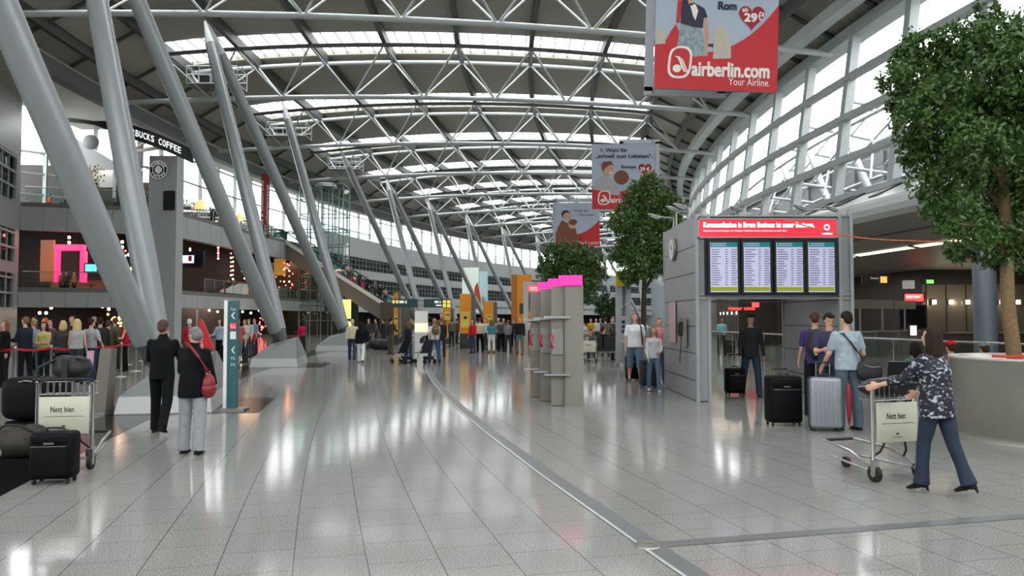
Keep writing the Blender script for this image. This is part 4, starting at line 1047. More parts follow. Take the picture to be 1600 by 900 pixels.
shp(t, U, 'towers', [(UU(1112), V(92)), (UU(1112), V(60)), (UU(1114), V(42)), (UU(1119), V(38)), (UU(1122), V(34)), (UU(1125), V(40)), (UU(1130), V(42)), (UU(1136), V(50)), (UU(1139), V(60)), (UU(1140), V(90))], M_bcream, 1.5)
shp(t, U, 'towers', [(UU(1022), V(72)), (UU(1021.5), V(52)), (UU(1026), V(40)), (UU(1030), V(52)), (UU(1037), V(55)), (UU(1038), V(70))], M_bcream, 1.5)
shp(t, U, 'figure_arm', [(UU(1094), V(18)), (UU(1101), V(26)), (UU(1105), V(60)), (UU(1103), V(88)), (UU(1096), V(88)), (UU(1098), V(50)), (UU(1095), V(30))], M_bsk, 2)
shp(t, U, 'figure_skirt', [(UU(1060), V(36)), (UU(1090), V(40)), (UU(1098), V(60)), (UU(1100), V(86)), (UU(1084), V(90)), (UU(1074), V(84)), (UU(1058), V(74)), (UU(1057), V(55))], M_bblue, 2.5)
shp(t, U, 'figure_waistcoat', [(UU(1061), V(-4)), (UU(1082), V(4)), (UU(1097), V(12)), (UU(1102), V(26)), (UU(1096), V(27)), (UU(1094), V(44)), (UU(1080), V(42)), (UU(1060), V(37)), (UU(1060), V(20))], M_bdk, 3)
shp(t, U, 'figure_shirt', [(UU(1073), V(4)), (UU(1083), V(6)), (UU(1087), V(16)), (UU(1083), V(32)), (UU(1079), V(24))], M_bwh, 4)
shp(t, U, 'figure_neck', [(UU(1069), V(-8)), (UU(1080), V(-8)), (UU(1078), V(8)), (UU(1072), V(6))], M_bsk, 4)
shp(t, U, 'figure_head', ellp(UU(1074), V(-22), .045, .05), M_bsk, 4); shp(t, U, 'figure_hair', ellp(UU(1074), V(-27), .06, .055), M_bbr, 3.5)
shp(t, U, 'figure_bag', [(UU(1053), V(38)), (UU(1058), V(50)), (UU(1056), V(74)), (UU(1045), V(80)), (UU(1037), V(74)), (UU(1037), V(66)), (UU(1045), V(50))], M_bred, 3.5)
shp(t, U, 'figure_strap', [(UU(1055), V(0)), (UU(1062), V(0)), (UU(1058), V(36)), (UU(1053), V(36))], M_bred, 3.5)
shp(t, U, 'figure_bracelet', [(UU(1104), V(68)), (UU(1112), V(68)), (UU(1112), V(73)), (UU(1104), V(73))], M_bdk, 2.5)
hp = []
for k in range(30):
    th = 2*PI*k/30; hp.append((UU(1171)+.0066*16*math.sin(th)**3, V(22)+.0062*(13*math.cos(th)-5*math.cos(2*th)-2*math.cos(3*th)-math.cos(4*th))*1.0))
shp(t, U, 'price_heart', hp, M_bdr, 2)
word(t, U, Wd, H_, '29', UU(1159), V(31), .10, V(18)-V(31), M_bwh, 3, bold=.03); word(t, U, Wd, H_, '€*', UU(1181), V(28), .045, .06, M_bwh, 3, bold=.01); word(t, U, Wd, H_, 'ab', UU(1156), V(15), .045, .03, M_bwh, 3, bold=.01)
word(t, U, Wd, H_, 'Rom', UU(1118), V(13), .145, V(1)-V(13), M_bdk, 3, bold=.03); word(t, U, Wd, H_, 'Mailand,', UU(1118), V(-4), .29, .065, M_bdk, 3, bold=.03)
logo(t, U, UU(1060.5), V(99), 18.5/192, 26/(4.6*F/Yb))
word(t, U, Wd, H_, 'airberlin.com', UU(1079), V(120.5), 120/192, .098, M_bwh, 3, bold=.035)
word(t, U, Wd, H_, 'Your Airline.', UU(1137), V(133), 64/192, .052, M_bwh, 3)
Y2 = 49.0
t, U, Wd, H_ = banner('middle hanging airfare banner with a smiling couple and a red heart', 925, 1023, 0, 327, 4.2, Y2, 0, (968, 1031, 326))
def V2(py): return (327-py)/(4.2*F/Y2)
def U2(px): return (px-925)/98
word(t, U, Wd, H_, '1. Wahl für', U2(939), V2(237), .42, .055, M_bdk, 3, bold=.02); word(t, U, Wd, H_, '„schnell zum Liebsten“.', U2(931), V2(247), .9, .065, M_bdk, 3, bold=.02)
word(t, U, Wd, H_, 'Europa', U2(971), V2(264), .23, .055, M_bdk, 3, bold=.02)
shp(t, U, 'figure_shirt', [(U2(926), V2(296)), (U2(930), V2(282)), (U2(942), V2(274)), (U2(955), V2(282)), (U2(966), V2(292)), (U2(970), V2(306)), (U2(955), V2(304)), (U2(940), V2(298))], M_bgr, 2)
shp(t, U, 'figure_head', ellp(U2(950), V2(265), .085, .095), M_bsk, 3); shp(t, U, 'figure_hair', [(U2(939), V2(258)), (U2(943), V2(252)), (U2(955), V2(251)), (U2(959), V2(258)), (U2(953), V2(257)), (U2(946), V2(262)), (U2(942), V2(268))], M_bbr, 4)
shp(t, U, 'figure_dark_hair', ellp(U2(971), V2(277), .12, .11), M_bbr, 3); shp(t, U, 'figure_smile', [(U2(951), V2(270)), (U2(957), V2(268)), (U2(955), V2(272))], M_bwh, 4)
hp = [(U2(1008)+.0066*16*math.sin(2*PI*k/30)**3, V2(264)+.0068*(13*math.cos(2*PI*k/30)-5*math.cos(4*PI*k/30)-2*math.cos(6*PI*k/30)-math.cos(8*PI*k/30))) for k in range(30)]
shp(t, U, 'price_heart', hp, M_bdr, 2); word(t, U, Wd, H_, '29 €', U2(1000), V2(267), .15, .06, M_bwh, 3, bold=.02)
logo(t, U, U2(944), V2(309), .10, .11); word(t, U, Wd, H_, 'airberlin.com', U2(954), V2(317), .62, .08, M_bwh, 3, bold=.02)
Y3 = 70.0
t, U, Wd, H_ = banner('farthest hanging airfare banner with an embracing couple', 868, 937, 0, 385, 4.0, Y3, 0, (864, 930, 384))
def V3(py): return (385-py)/(4.0*F/Y3)
def U3(px): return (px-868)/69
word(t, U, Wd, H_, '1. Wahl für', U3(892), V3(331), .4, .06, M_bdk, 3); word(t, U, Wd, H_, 'Fernweh.', U3(906), V3(337.5), .36, .065, M_bdk, 3)
shp(t, U, 'figure_body', [(U3(868), V3(375)), (U3(871), V3(356)), (U3(878), V3(344)), (U3(890), V3(350)), (U3(900), V3(358)), (U3(903), V3(376))], M_bbr, 3)
shp(t, U, 'figure_head', ellp(U3(886), V3(338), .09, .09), M_bsk, 4); shp(t, U, 'figure_hair', ellp(U3(884), V3(335), .1, .1), M_bdk, 3.5); shp(t, U, 'figure_head', ellp(U3(894), V3(351), .085, .09), M_bsk, 4); shp(t, U, 'figure_hair', ellp(U3(895), V3(347), .1, .07), M_bbr, 4.5)
word(t, U, Wd, H_, 'airberlin.com', U3(897), V3(382), .55, .08, M_bwh, 3)

# ================================================================ TREES
M_bark = mat('ficus_bark', c8(120, 98, 66), .8, 0, .2, 20, bump=.4); M_barkd = mat('dark_bark', c8(52, 44, 36), .85, 0, .2, 20)
def leafmat(name, c):
    m = mat(name, c, .38, 0, .45, 1.7, spec=.4); return m
M_leaf = leafmat('ficus_leaf', c8(66, 96, 40)); M_leafd = leafmat('ficus_leaf_dark', c8(44, 70, 30))
def crown(name, parent, blobs, nleaf, size, m, seed, dens=1.0):
    rng = np.random.default_rng(seed); vs = []; fs = []
    tot = sum(b[3]**2 for b in blobs)
    P_ = []
    for (x, y, z, r, sq) in blobs:
        n_ = int(nleaf*r*r/tot)
        cl = rng.normal(size=(max(3, n_//14), 3)); cl /= np.linalg.norm(cl, axis=1)[:, None]
        cl *= (rng.uniform(.35, 1.0, size=(len(cl), 1))**.6)*r
        cl[:, 2] *= sq
        pts = cl[rng.integers(0, len(cl), n_)] + rng.normal(size=(n_, 3))*r*.10
        P_.append(pts + np.array([x, y, z]))
    Pn = np.concatenate(P_); n_ = len(Pn)
    d = rng.normal(size=(n_, 3)); d[:, 2] -= .5; d /= np.linalg.norm(d, axis=1)[:, None]
    s_ = np.cross(d, rng.normal(size=(n_, 3))); s_ /= np.linalg.norm(s_, axis=1)[:, None]
    nn = np.cross(d, s_); L_ = size*rng.uniform(.7, 1.3, size=(n_, 1)); w_ = L_*.24
    base = Pn; tip = Pn+d*L_; mid = Pn+d*L_*.45
    V_ = np.stack([base, mid+s_*w_+nn*w_*.3, tip, mid-s_*w_+nn*w_*.3], 1).reshape(-1, 3)
    off = np.array(WOFF[parent.name]); V_ = V_-off
    me = bpy.data.meshes.new(name); me.vertices.add(len(V_)); me.vertices.foreach_set('co', V_.astype(np.float32).ravel())
    k = n_; me.loops.add(k*6); me.polygons.add(k*2)
    idx = (np.arange(k)*4)[:, None] + np.array([0, 1, 2, 0, 2, 3])[None]; me.loops.foreach_set('vertex_index', idx.astype(np.int32).ravel())
    me.polygons.foreach_set('loop_start', (np.arange(k*2)*3).astype(np.int32)); me.update(calc_edges=True); me.validate()
    me.materials.append(m); o = bpy.data.objects.new(name, me); COL.objects.link(o); o.parent = parent; o['kind'] = 'stuff'
    return o
def planter(lab, c, r, h, name='planter'):
    t = thing(name, lab, 'planter', c)
    MB().lathe(c, [(r-.03, 0), (r-.03, .1), (r, .1), (r, h-.04), (r+.02, h-.04), (r+.02, h), (r-.1, h), (r-.1, h-.12)], 48).build('drum', M_drum, t)
    MB().lathe(c, [(r-.1, h-.1), (0, h-.08)], 32).build('soil', mat('potting_soil', c8(50, 42, 34), .9), t)
    return t
def drum_mat():
    m = mat('drum_steel', c8(196, 192, 182), .33, .3, .10, 1.2); return m
M_drum = drum_mat()
PC = Vector((7.62, 11.0, 0))
planter('large brushed steel drum planter at the right edge holding the big tree', PC, 1.2, 1.16)
# red and orange ribbons lying on the planter rim
for k in range(5):
    th = 3.7+k*.28; c = PC+Vector((1.02*math.cos(th), 1.02*math.sin(th), 1.185+.012*(k % 2)))
    o = MB().box((0, 0, 0), (.4, .1, .035)).build('folded_strap', mat('red_orange_strap', c8(206, 60, 34), .5)); o.location = c; o.rotation_euler = (0, 0, th+1.6); tag(o, 'red-orange folded strap lying on the steel planter rim', 'strap', 'straps on the steel planter')
t = thing('indoor_tree', 'big leafy indoor tree with a pale trunk rising from the steel planter', 'tree', PC+Vector((-.45, -.1, 1.0)))
tb = Vector((7.12, 10.9, 1.05)); tt_ = AT(1560, 250, 11.0)
MB().path([tb, AT(1574, 470, 10.95), AT(1573, 380, 11), AT(1568, 290, 11), AT(1560, 200, 11), AT(1556, 90, 11)], [.10, .092, .085, .07, .05, .02], 12).build('trunk', M_bark, t)
m = MB(); random.seed(21)
for (x0, y0, x1, y1, dy) in ((1570, 330, 1480, 250, .6), (1565, 280, 1440, 130, -.5), (1566, 300, 1640, 180, .4), (1560, 200, 1490, 60, .3), (1572, 390, 1500, 350, -.6), (1560, 180, 1620, 60, -.5), (1572, 400, 1640, 350, .3)):
    a = AT(x0, y0, 11); b = AT(x1, y1, 11+dy); c_ = a.lerp(b, .5)+Vector((0, 0, .15)); m.path([a, c_, b], [.045, .03, .012], 6)
m.build('branches', M_bark, t)
def bl(x, y, rp, Y, dy=0, sq=.85): # blob by silhouette position and radius in px
    c = AT(x, y, Y+dy); return (c.x, c.y, c.z, rp*Y/F, sq)
crown('foliage', t, [bl(1545, 110, 95, 11, 0), bl(1450, 120, 62, 11, .2), bl(1430, 195, 42, 11, -.2), bl(1500, 200, 80, 11, .3), bl(1590, 190, 85, 11, 0), bl(1660, 150, 90, 11, .1), bl(1440, 75, 40, 11, 0), bl(1500, 55, 40, 11, -.3), bl(1600, 60, 60, 11, .2), bl(1480, 290, 50, 11, -.3), bl(1560, 300, 60, 11, .4), bl(1510, 360, 42, 11, -.3), bl(1555, 385, 42, 11, 0), bl(1620, 340, 70, 11, .2), bl(1640, 250, 90, 11, -.2), bl(1440, 255, 28, 11, 0), bl(1595, 110, 60, 11, -.7), bl(1530, 230, 50, 11, -.8), bl(1405, 90, 16, 11), bl(1455, 335, 18, 11), bl(1400, 130, 24, 11), bl(1410, 160, 26, 11, .2), bl(1420, 110, 30, 11, -.3), bl(1470, 160, 50, 11, -.5), bl(1540, 30, 30, 11), bl(1425, 235, 26, 11, .2), bl(1480, 240, 45, 11, .1), bl(1580, 400, 34, 11, .2), bl(1500, 395, 22, 11), bl(1465, 300, 34, 11, .3)], 42000, .085, M_leaf, 3)
P2 = Vector((AT(1005, 560, 24).x, 24, 0))
planter('grey drum planter of the tree beside the information pylon', Vector((AT(1002, 560, 24).x, 24.0, 0)), .56, 1.0)
t = thing('indoor_tree', 'dark-trunked indoor tree between the information pylon and the large portal', 'tree', P2+Vector((0, 0, .9)))
MB().path([P2+Vector((0, 0, .85)), AT(1006, 470, 24), AT(1008, 420, 24), AT(1010, 340, 24)], [.09, .08, .07, .03], 10).build('trunk', M_barkd, t)
m = MB(); m.path([AT(1007, 455, 24), AT(1022, 425, 24.1), AT(1030, 380, 24.2)], [.05, .035, .01], 6); m.path([AT(1008, 440, 24), AT(992, 410, 23.8), AT(980, 370, 23.8)], [.05, .035, .01], 6); m.build('branches', M_barkd, t)
crown('foliage', t, [bl(1010, 310, 38, 24), bl(1045, 320, 24, 24, .3), bl(978, 345, 27, 24, -.3), bl(1010, 360, 45, 24, .1), bl(975, 395, 24, 24), bl(1000, 415, 30, 24, -.2), bl(1030, 405, 30, 24, .2), bl(1045, 350, 24, 24, -.3), bl(985, 432, 18, 24), bl(1015, 288, 20, 24)], 19000, .11, M_leaf, 5)
P3 = Vector((AT(893, 560, 38).x, 38, 0))
planter('drum planter of the tree behind the phone columns', P3, .9, 1.0)
t = thing('indoor_tree', 'round leafy indoor tree behind the magenta-topped phone columns', 'tree', P3+Vector((0, 0, .9)))
MB().path([P3+Vector((0, 0, .85)), P3+Vector((.05, 0, 2.6)), AT(893, 420, 38)], [.11, .09, .04], 10).build('trunk', M_barkd, t)
crown('foliage', t, [bl(870, 405, 30, 38), bl(915, 408, 30, 38, .4), bl(892, 395, 26, 38, -.3), bl(892, 435, 44, 38, .1), bl(855, 425, 18, 38), bl(930, 430, 20, 38), bl(905, 460, 26, 38, -.4), bl(875, 455, 24, 38, .3)], 15000, .15, M_leaf, 8)
P4 = Vector((AT(948, 540, 62).x, 62, 0))
planter('small drum planter of the farthest tree, left of the information pylon', P4, .9, 1.0)
t = thing('indoor_tree', 'farthest small tree seen left of the information pylon', 'tree', P4+Vector((0, 0, .9)))
MB().path([P4+Vector((0, 0, .85)), AT(948, 475, 62)], [.11, .06], 8).build('trunk', M_barkd, t)
crown('foliage', t, [bl(948, 472, 18, 62), bl(940, 480, 14, 62), bl(957, 480, 14, 62), bl(948, 488, 16, 62)], 2500, .2, M_leafd, 9)

# round grey column on the right and fittings under the soffit
cc = AT(1541, 560, 22); mb = MB(); mb.lathe((cc.x, cc.y, 0), [(.30, 0), (.30, 5.2)], 32); struct(mb, 'wall_right_column', mat('bluegrey_column', c8(112, 124, 132), .4, .2))
t = screen_thing('shop_sign', 'small bright red lit sign over the black screen on the right', 1414, 459, 1443, 471, 37, emis('red_neon', (1, .05, .05), 2.2), 'sign')
m = MB(); text(m, 'REISEMARKT', AT(1416, 466, 36.95), (1, 0, 0), (0, 0, 1), .75, .14); m.build('lettering', emis('pale_pink_letters', (1, .75, .7), 2), t)
screen_thing('wall_screen', 'large black screen below the red lit sign', 1408, 478, 1446, 512, 37.2, mat('off_screen', c8(12, 14, 24), .15), 'screen')
t = screen_thing('exit_sign', 'small green exit sign under the dark ceiling on the right', 1448, 437, 1459, 443, 36.5, emis('green_exit', (.2, .7, .12), 1.3), 'sign')
m = MB(); text(m, 'Exit', AT(1450.5, 441.7, 36.45), (1, 0, 0), (0, 0, 1), .2, .1); m.build('lettering', M_wh, t)
t = screen_thing('hanging_sign', 'black hanging sign with an orange pictogram on the right', 1350, 431, 1390, 443, 30, M_black, 'sign')
m = MB(); imgbox(m, 1376, 432, 1386, 442, 29.95, .02); m.build('pictogram', emis('orange_picto', (.9, .5, .1), .9), t)
m = MB(); text(m, 'Toiletten', AT(1360, 436, 29.95), (1, 0, 0), (0, 0, 1), .32, .07); m.build('lettering', M_wh, t)
o = MB(); imgbox(o, 1415, 438, 1429, 451, 30, .25); o = o.build('speaker_box', M_white); tag(o, 'white box hanging under the soffit above the red lit sign', 'box')
screen_thing('lit_notice', 'small glowing cream display behind the woman pushing the trolley', 1423, 509, 1432, 524, 30, emis('cream_display', (1, .85, .6), 2.2), 'display')
o = MB(); imgbox(o, 1176, 472, 1186, 480, 34, .1); o = o.build('neon_sign', MATS['red_neon']); tag(o, 'tiny red neon sign seen through the portal', 'sign')
t = thing('neon_sign', 'red neon lettering seen through the portal', 'sign', AT(1160, 485, 39))
m = MB(); text(m, 'mister minit', AT(1138, 484.5, 39), (1, 0, 0), (0, 0, 1), 1.35, .16, bold=.01); m.build('lettering', MATS['red_neon'], t)
o = MB(); imgbox(o, 1234, 471, 1247, 480, 33, .1); o = o.build('lit_box', emis('white_box_light', (1, .97, .9), 3)); tag(o, 'white lit box seen under the portal lintel', 'light')
for c in ((12.5, 44, 4.4), (16.5, 40, 4.4), (19.5, 33, 3.95), (23, 34, 3.9), (20.5, 27, 3.95), (18, 45, 4.2)): arealamp('soffit_fill', c, 60, (1, .86, .7), 2.5, 2.5)  # added area fills to lift the dark zone under the soffit
# dark kiosk block right behind the rail
for k in range(3):
    c = AT(1345+k*35, 520, 34+k); t = thing('check_counter', 'dark grey desk behind the glass rail on the right', 'desk', (c.x, c.y, 0), 'dark desks behind the right rail')
    MB().box((c.x, c.y, .55), (.9, .7, 1.1)).build('body', mat('desk_grey', c8(92, 94, 92), .5), t); MB().box((c.x, c.y-.05, 1.13), (1.0, .85, .05)).build('top', M_steel, t)
    MB().box((c.x, c.y, 2.35), (.95, .1, .4)).build('sign_panel', mat('desk_grey2', c8(110, 108, 100), .5), t); MB().box((c.x, c.y+.05, 1.7), (.06, .06, 1.2)).build('pole', M_steel, t)

# ================================================================ PEOPLE
def remesh(mb, voxel, smooth=2):
    me = bpy.data.meshes.new('tmp'); me.from_pydata([tuple(v) for v in mb.v], [], mb.f)
    bm = bmesh.new(); bm.from_mesh(me); bmesh.ops.remove_doubles(bm, verts=bm.verts, dist=1e-5); bm.to_mesh(me); bm.free()
    o = bpy.data.objects.new('tmp', me); COL.objects.link(o)
    r = o.modifiers.new('r', 'REMESH'); r.mode = 'VOXEL'; r.voxel_size = voxel; r.use_smooth_shade = True
    if smooth: s_ = o.modifiers.new('s', 'SMOOTH'); s_.iterations = smooth; s_.factor = .5
    dg = bpy.context.evaluated_depsgraph_get()
    out = bpy.data.meshes.new_from_object(o.evaluated_get(dg))
    bpy.data.objects.remove(o); bpy.data.meshes.remove(me)
    return out
def cap(m, p0, p1, r0, r1, n=10):
    p0 = Vector(p0); p1 = Vector(p1); d = p1-p0
    if d.length < 1e-5: m.ell(p0, (r0,)*3, n, 6); return
    m.tube(p0, p1, r0, r1, n); m.ell(p0, (r0,)*3, n, 6); m.ell(p1, (r1,)*3, n, 6)
def otube(m, pts, rad, n=16, yaw=0.0):
    """closed oval tube, rad = [(half width, half depth)]"""
    vs = []
    cy_, sy_ = math.cos(yaw), math.sin(yaw)
    for p, (a, b) in zip(pts, rad):
        for k in range(n):
            t = 2*PI*k/n; x, y = a*math.cos(t), b*math.sin(t)
            vs.append(Vector(p)+Vector((x*cy_-y*sy_, x*sy_+y*cy_, 0)))
    fs = [(i*n+k, i*n+(k+1) % n, (i+1)*n+(k+1) % n, (i+1)*n+k) for i in range(len(pts)-1) for k in range(n)]
    fs += [tuple(range(n-1, -1, -1)), tuple(range((len(pts)-1)*n, len(pts)*n))]
    m.add(vs, fs)
SKINS = {'l': mat('skin_light', c8(206, 160, 136), .5), 'm': mat('skin_tan', c8(178, 128, 100), .5), 'd': mat('skin_brown', c8(120, 82, 60), .5)}
def fab(c, name=None, var=.12, scale=14): return mat(name or 'cloth_%d_%d_%d' % c, c8(*c), .8, 0, var, scale, bump=.15, bscale=60, spec=.15)
def hairm(c): return mat('hair_%d_%d_%d' % c, c8(*c), .8, 0, .25, 30, spec=.2)
def skeleton(H, P):
    g = P.get; fem = g('fem', False); J = {}
    def dirv(a, s=0.0): return Vector((math.sin(s), math.sin(a)*math.cos(s), -math.cos(a)*math.cos(s)))
    legs = g('legs', ((4, 6), (-4, 2))); spread = math.radians(g('spread', 4))
    an = []
    for s, (a, k) in zip((-1, 1), legs):
        a_, k_ = math.radians(a), math.radians(k)
        hip = Vector((s*.05*H, 0, 0)); kn = hip+dirv(a_, s*spread)*.245*H; ak = kn+dirv(a_-k_, s*spread*.3)*.24*H
        J[('hip', s)] = hip; J[('knee', s)] = kn; J[('ank', s)] = ak; an.append(ak.z)
    dz = .045*H*(1.0) - min(an) + g('heel', 0)
    for k_ in list(J): J[k_] = J[k_]+Vector((0, 0, dz))
    lean = math.radians(g('lean', 2)); sp = Vector((0, math.sin(lean), math.cos(lean))); pel = (J[('hip', -1)]+J[('hip', 1)])/2+Vector((0, 0, .015*H))
    J['pel'] = pel; J['waist'] = pel+sp*.10*H; J['chest'] = pel+sp*.20*H; J['sh'] = pel+sp*.285*H
    hl = math.radians(g('headlean', 3)); J['neck'] = J['sh']+Vector((0, math.sin(hl+lean*.5), 1))*.05*H; J['head'] = J['sh']+Vector((0, .35*math.sin(lean)+.4*math.sin(hl), 1)).normalized()*.100*H
    sw = (.090 if fem else .101)*H; tw_ = math.radians(g('twist', 0))
    arms = g('arms', ((5, 8, 12, 0), (5, 8, 12, 0)))
    for s, (p, ab, e, inw) in zip((-1, 1), arms):
        p, ab, e, inw = map(math.radians, (p, ab, e, inw))
        so = Vector((s*sw*math.cos(tw_), s*sw*math.sin(tw_), -.034*H)); S = J['sh']+so
        u = Vector((s*math.sin(ab), math.sin(p)*math.cos(ab), -math.cos(p)*math.cos(ab)))
        f = Vector((s*math.sin(ab)*.4-s*math.sin(inw), math.sin(p+e), -math.cos(p+e))).normalized()
        if tw_: R = Matrix.Rotation(tw_, 3, 'Z'); u = R @ u; f = R @ f
        E = S+u*.165*H; Wr = E+f*.145*H; J[('sho', s)] = S; J[('elb', s)] = E; J[('wri', s)] = Wr; J[('fd', s)] = f
    return J
def body_parts(H, P, lod):
    g = P.get; J = skeleton(H, P); fem = g('fem', False); bulk = g('bulk', 1.0); out = {}
    vx = {0: .0105, 1: .016, 2: .024}[lod]
    yaw = math.radians(g('turn', 0)); tilt = math.radians(g('nod', 0))
    # ---- body
    m = MB()
    otube(m, [J['pel']-Vector((0, 0, .03*H)), J['pel']+Vector((0, 0, .02*H)), J['waist'], J['chest'], J['sh']-Vector((0, 0, .035*H)), J['sh']+Vector((0, 0, .0*H))], [(.08*H*bulk, .055*H*bulk), (.088*H*bulk, .062*H*bulk), (.074*H*bulk, .054*H*bulk), (.088*H*bulk, .062*H*bulk), (.088*H, .046*H), (.042*H, .032*H)])
    cap(m, J['sh']-Vector((0, 0, .01*H)), J['neck'], .034*H, .029*H)
    Hd = J['head']; RH = Matrix.Rotation(yaw, 3, 'Z') @ Matrix.Rotation(tilt, 3, 'X')
    def hp(x, y, z): return Hd+RH @ Vector((x*H, y*H, z*H))
    m.ell(hp(0, -.004, .012), (.043*H, .052*H, .054*H), 14, 10, M=RH); m.ell(hp(0, .012, -.022), (.034*H, .038*H, .042*H), 12, 8, M=RH)
    m.ell(hp(0, .050, -.006), (.0075*H, .012*H, .013*H), 8, 6, M=RH)
    for s in (-1, 1): m.ell(hp(s*.043, -.004, -.004), (.006*H, .011*H, .017*H), 8, 6, M=RH)
    cap(m, J['neck']-Vector((0, 0, .01*H)), hp(0, -.008, -.03), .029*H, .028*H)
    for s in (-1, 1):
        S, E, Wr, f = J[('sho', s)], J[('elb', s)], J[('wri', s)], J[('fd', s)]
        cap(m, S, E, .027*H*bulk, .021*H); cap(m, E, Wr, .022*H, .0145*H)
        # palm and five fingers
        inn = Vector((-s, 0, 0)); inn = (inn-f*inn.dot(f)); inn = inn.normalized() if inn.length > .05 else Vector((0, 0, -1)); lat = f.cross(inn).normalized()
        if lat.y < 0: lat = -lat
        pm = Wr+f*.028*H; M3 = Matrix((lat, inn, f)).transposed()
        m.ell(pm, (.024*H, .011*H, .031*H), 10, 8, M=M3); cap(m, Wr, pm, .014*H, .013*H, 8)
        curl = math.radians(g('curl', 28))
        if lod < 2:
            for q in range(4):
                b0 = pm+f*.022*H+lat*(1.5-q)*.0115*H; L1 = (.020, .023, .022, .017)[3-q if False else q]*H
                d1 = (f*math.cos(curl*.5)+inn*math.sin(curl*.5)); d2 = (f*math.cos(curl*1.7)+inn*math.sin(curl*1.7)); p1 = b0+d1*L1; p2 = p1+d2*L1*.9
                cap(m, b0, p1, .0058*H, .0054*H, 6); cap(m, p1, p2, .0054*H, .0046*H, 6)
            t0 = pm-f*.012*H+lat*.018*H; t1 = t0+(f*.7+lat*.75+inn*.3).normalized()*.02*H; t2 = t1+(f*.95+inn*.4).normalized()*.018*H
            cap(m, t0, t1, .007*H, .006*H, 6); cap(m, t1, t2, .006*H, .005*H, 6)
        else:
            m.ell(pm+f*.04*H+inn*.006*H, (.02*H, .009*H, .026*H), 8, 6, M=M3)
    for s in (-1, 1):
        h, k, a = J[('hip', s)], J[('knee', s)], J[('ank', s)]
        cap(m, h-Vector((s*.004*H, 0, 0)), k, .05*H*bulk, .032*H); cap(m, k, k.lerp(a, .35), .031*H, .034*H); cap(m, k.lerp(a, .35), a, .034*H, .02*H)
        cap(m, a, a+Vector((0, .03*H, -.022*H)), .02*H, .016*H)
    out['body'] = remesh(m, vx, 2)
    # ---- top
    long_ = g('sleeve', 'long'); loose = g('loose', .010)*H; hem = g('hem', .0)*H
    m = MB(); sw_ = .098 if fem else .108; pz = J['pel']-Vector((0, 0, hem)); bx = 1.0 if not fem else .96
    otube(m, [pz-Vector((0, 0, .012*H)), pz.lerp(J['waist'], .4), J['waist'], J['chest'], J['sh']-Vector((0, 0, .040*H)), J['sh']-Vector((0, 0, .016*H)), J['sh']+Vector((0, 0, .004*H))],
          [(.092*H*bulk+loose, .066*H*bulk+loose), (.090*H*bulk+loose, .066*H*bulk+loose), (.082*H*bulk*bx+loose, .062*H*bulk+loose), (.093*H*bulk+loose, .068*H*bulk+loose), (sw_*H+loose*.6, .056*H+loose*.7), (sw_*.82*H+loose*.4, .046*H+loose*.4), (.048*H, .036*H+loose*.2)])
    if fem:
        for s in (-1, 1): m.ell(J['chest']+Vector((s*.04*H, .05*H+loose*.5, .015*H)), (.035*H, .028*H, .035*H), 10, 8)
    if g('collar', False): cap(m, J['sh']+Vector((0, 0, .0)), J['sh']+Vector((0, .006*H, .028*H)), .042*H, .038*H)
    for s in (-1, 1):
        S, E, Wr = J[('sho', s)], J[('elb', s)], J[('wri', s)]
        a = .0285*H*bulk+loose*.45
        if long_ == 'short': cap(m, S, S.lerp(E, .68), a, a*.95)
        elif long_ == 'long': cap(m, S, E, a, .025*H+loose*.4); cap(m, E, E.lerp(Wr, .93), .025*H+loose*.4, .019*H+loose*.35)
        elif long_ == 'none': cap(m, S-Vector((s*.02*H, 0, 0)), S, a*.8, a*.75)
        elif long_ == '3q': cap(m, S, E, a, .027*H+loose*.5); cap(m, E, E.lerp(Wr, .5), .028*H+loose*.5, .024*H+loose*.4)
    out['top'] = remesh(m, vx, 2)
    # ---- trousers
    m = MB(); lw = g('legw', 1.0); cut = g('cut', 1.0)
    otube(m, [J['pel']+Vector((0, 0, .06*H)), J['pel']+Vector((0, 0, .01*H)), J['pel']-Vector((0, 0, .03*H))], [(.086*H*bulk, .062*H*bulk), (.096*H*bulk, .071*H*bulk), (.094*H*bulk, .068*H*bulk)])
    for s in (-1, 1):
        h, k, a = J[('hip', s)], J[('knee', s)], J[('ank', s)]-Vector((0, 0, .022*H))
        cap(m, h, k, .056*H*bulk, .041*H*lw, 12)
        if cut >= 1: cap(m, k, k.lerp(a, .55), .041*H*lw, .037*H*lw, 12); m.tube(k.lerp(a, .5), a, .037*H*lw, .036*H*lw*g('flare', 1.0), 12)
        elif cut > 0: m.tube(k, k.lerp(a, cut), .043*H*lw, .042*H*lw, 12)
        else: m.tube(h.lerp(k, .6), k.lerp(h, .12), .05*H*lw, .05*H*lw, 12)
    if g('skirt'):
        m = MB(); kz = (J[('knee', -1)]+J[('knee', 1)])/2
        otube(m, [J['pel']+Vector((0, 0, .05*H)), J['pel'], kz-Vector((0, 0, .02*H))], [(.084*H, .062*H), (.1*H, .078*H), (.125*H, .105*H)])
    out['bottom'] = remesh(m, vx, 2)
    # ---- shoes
    sh = []
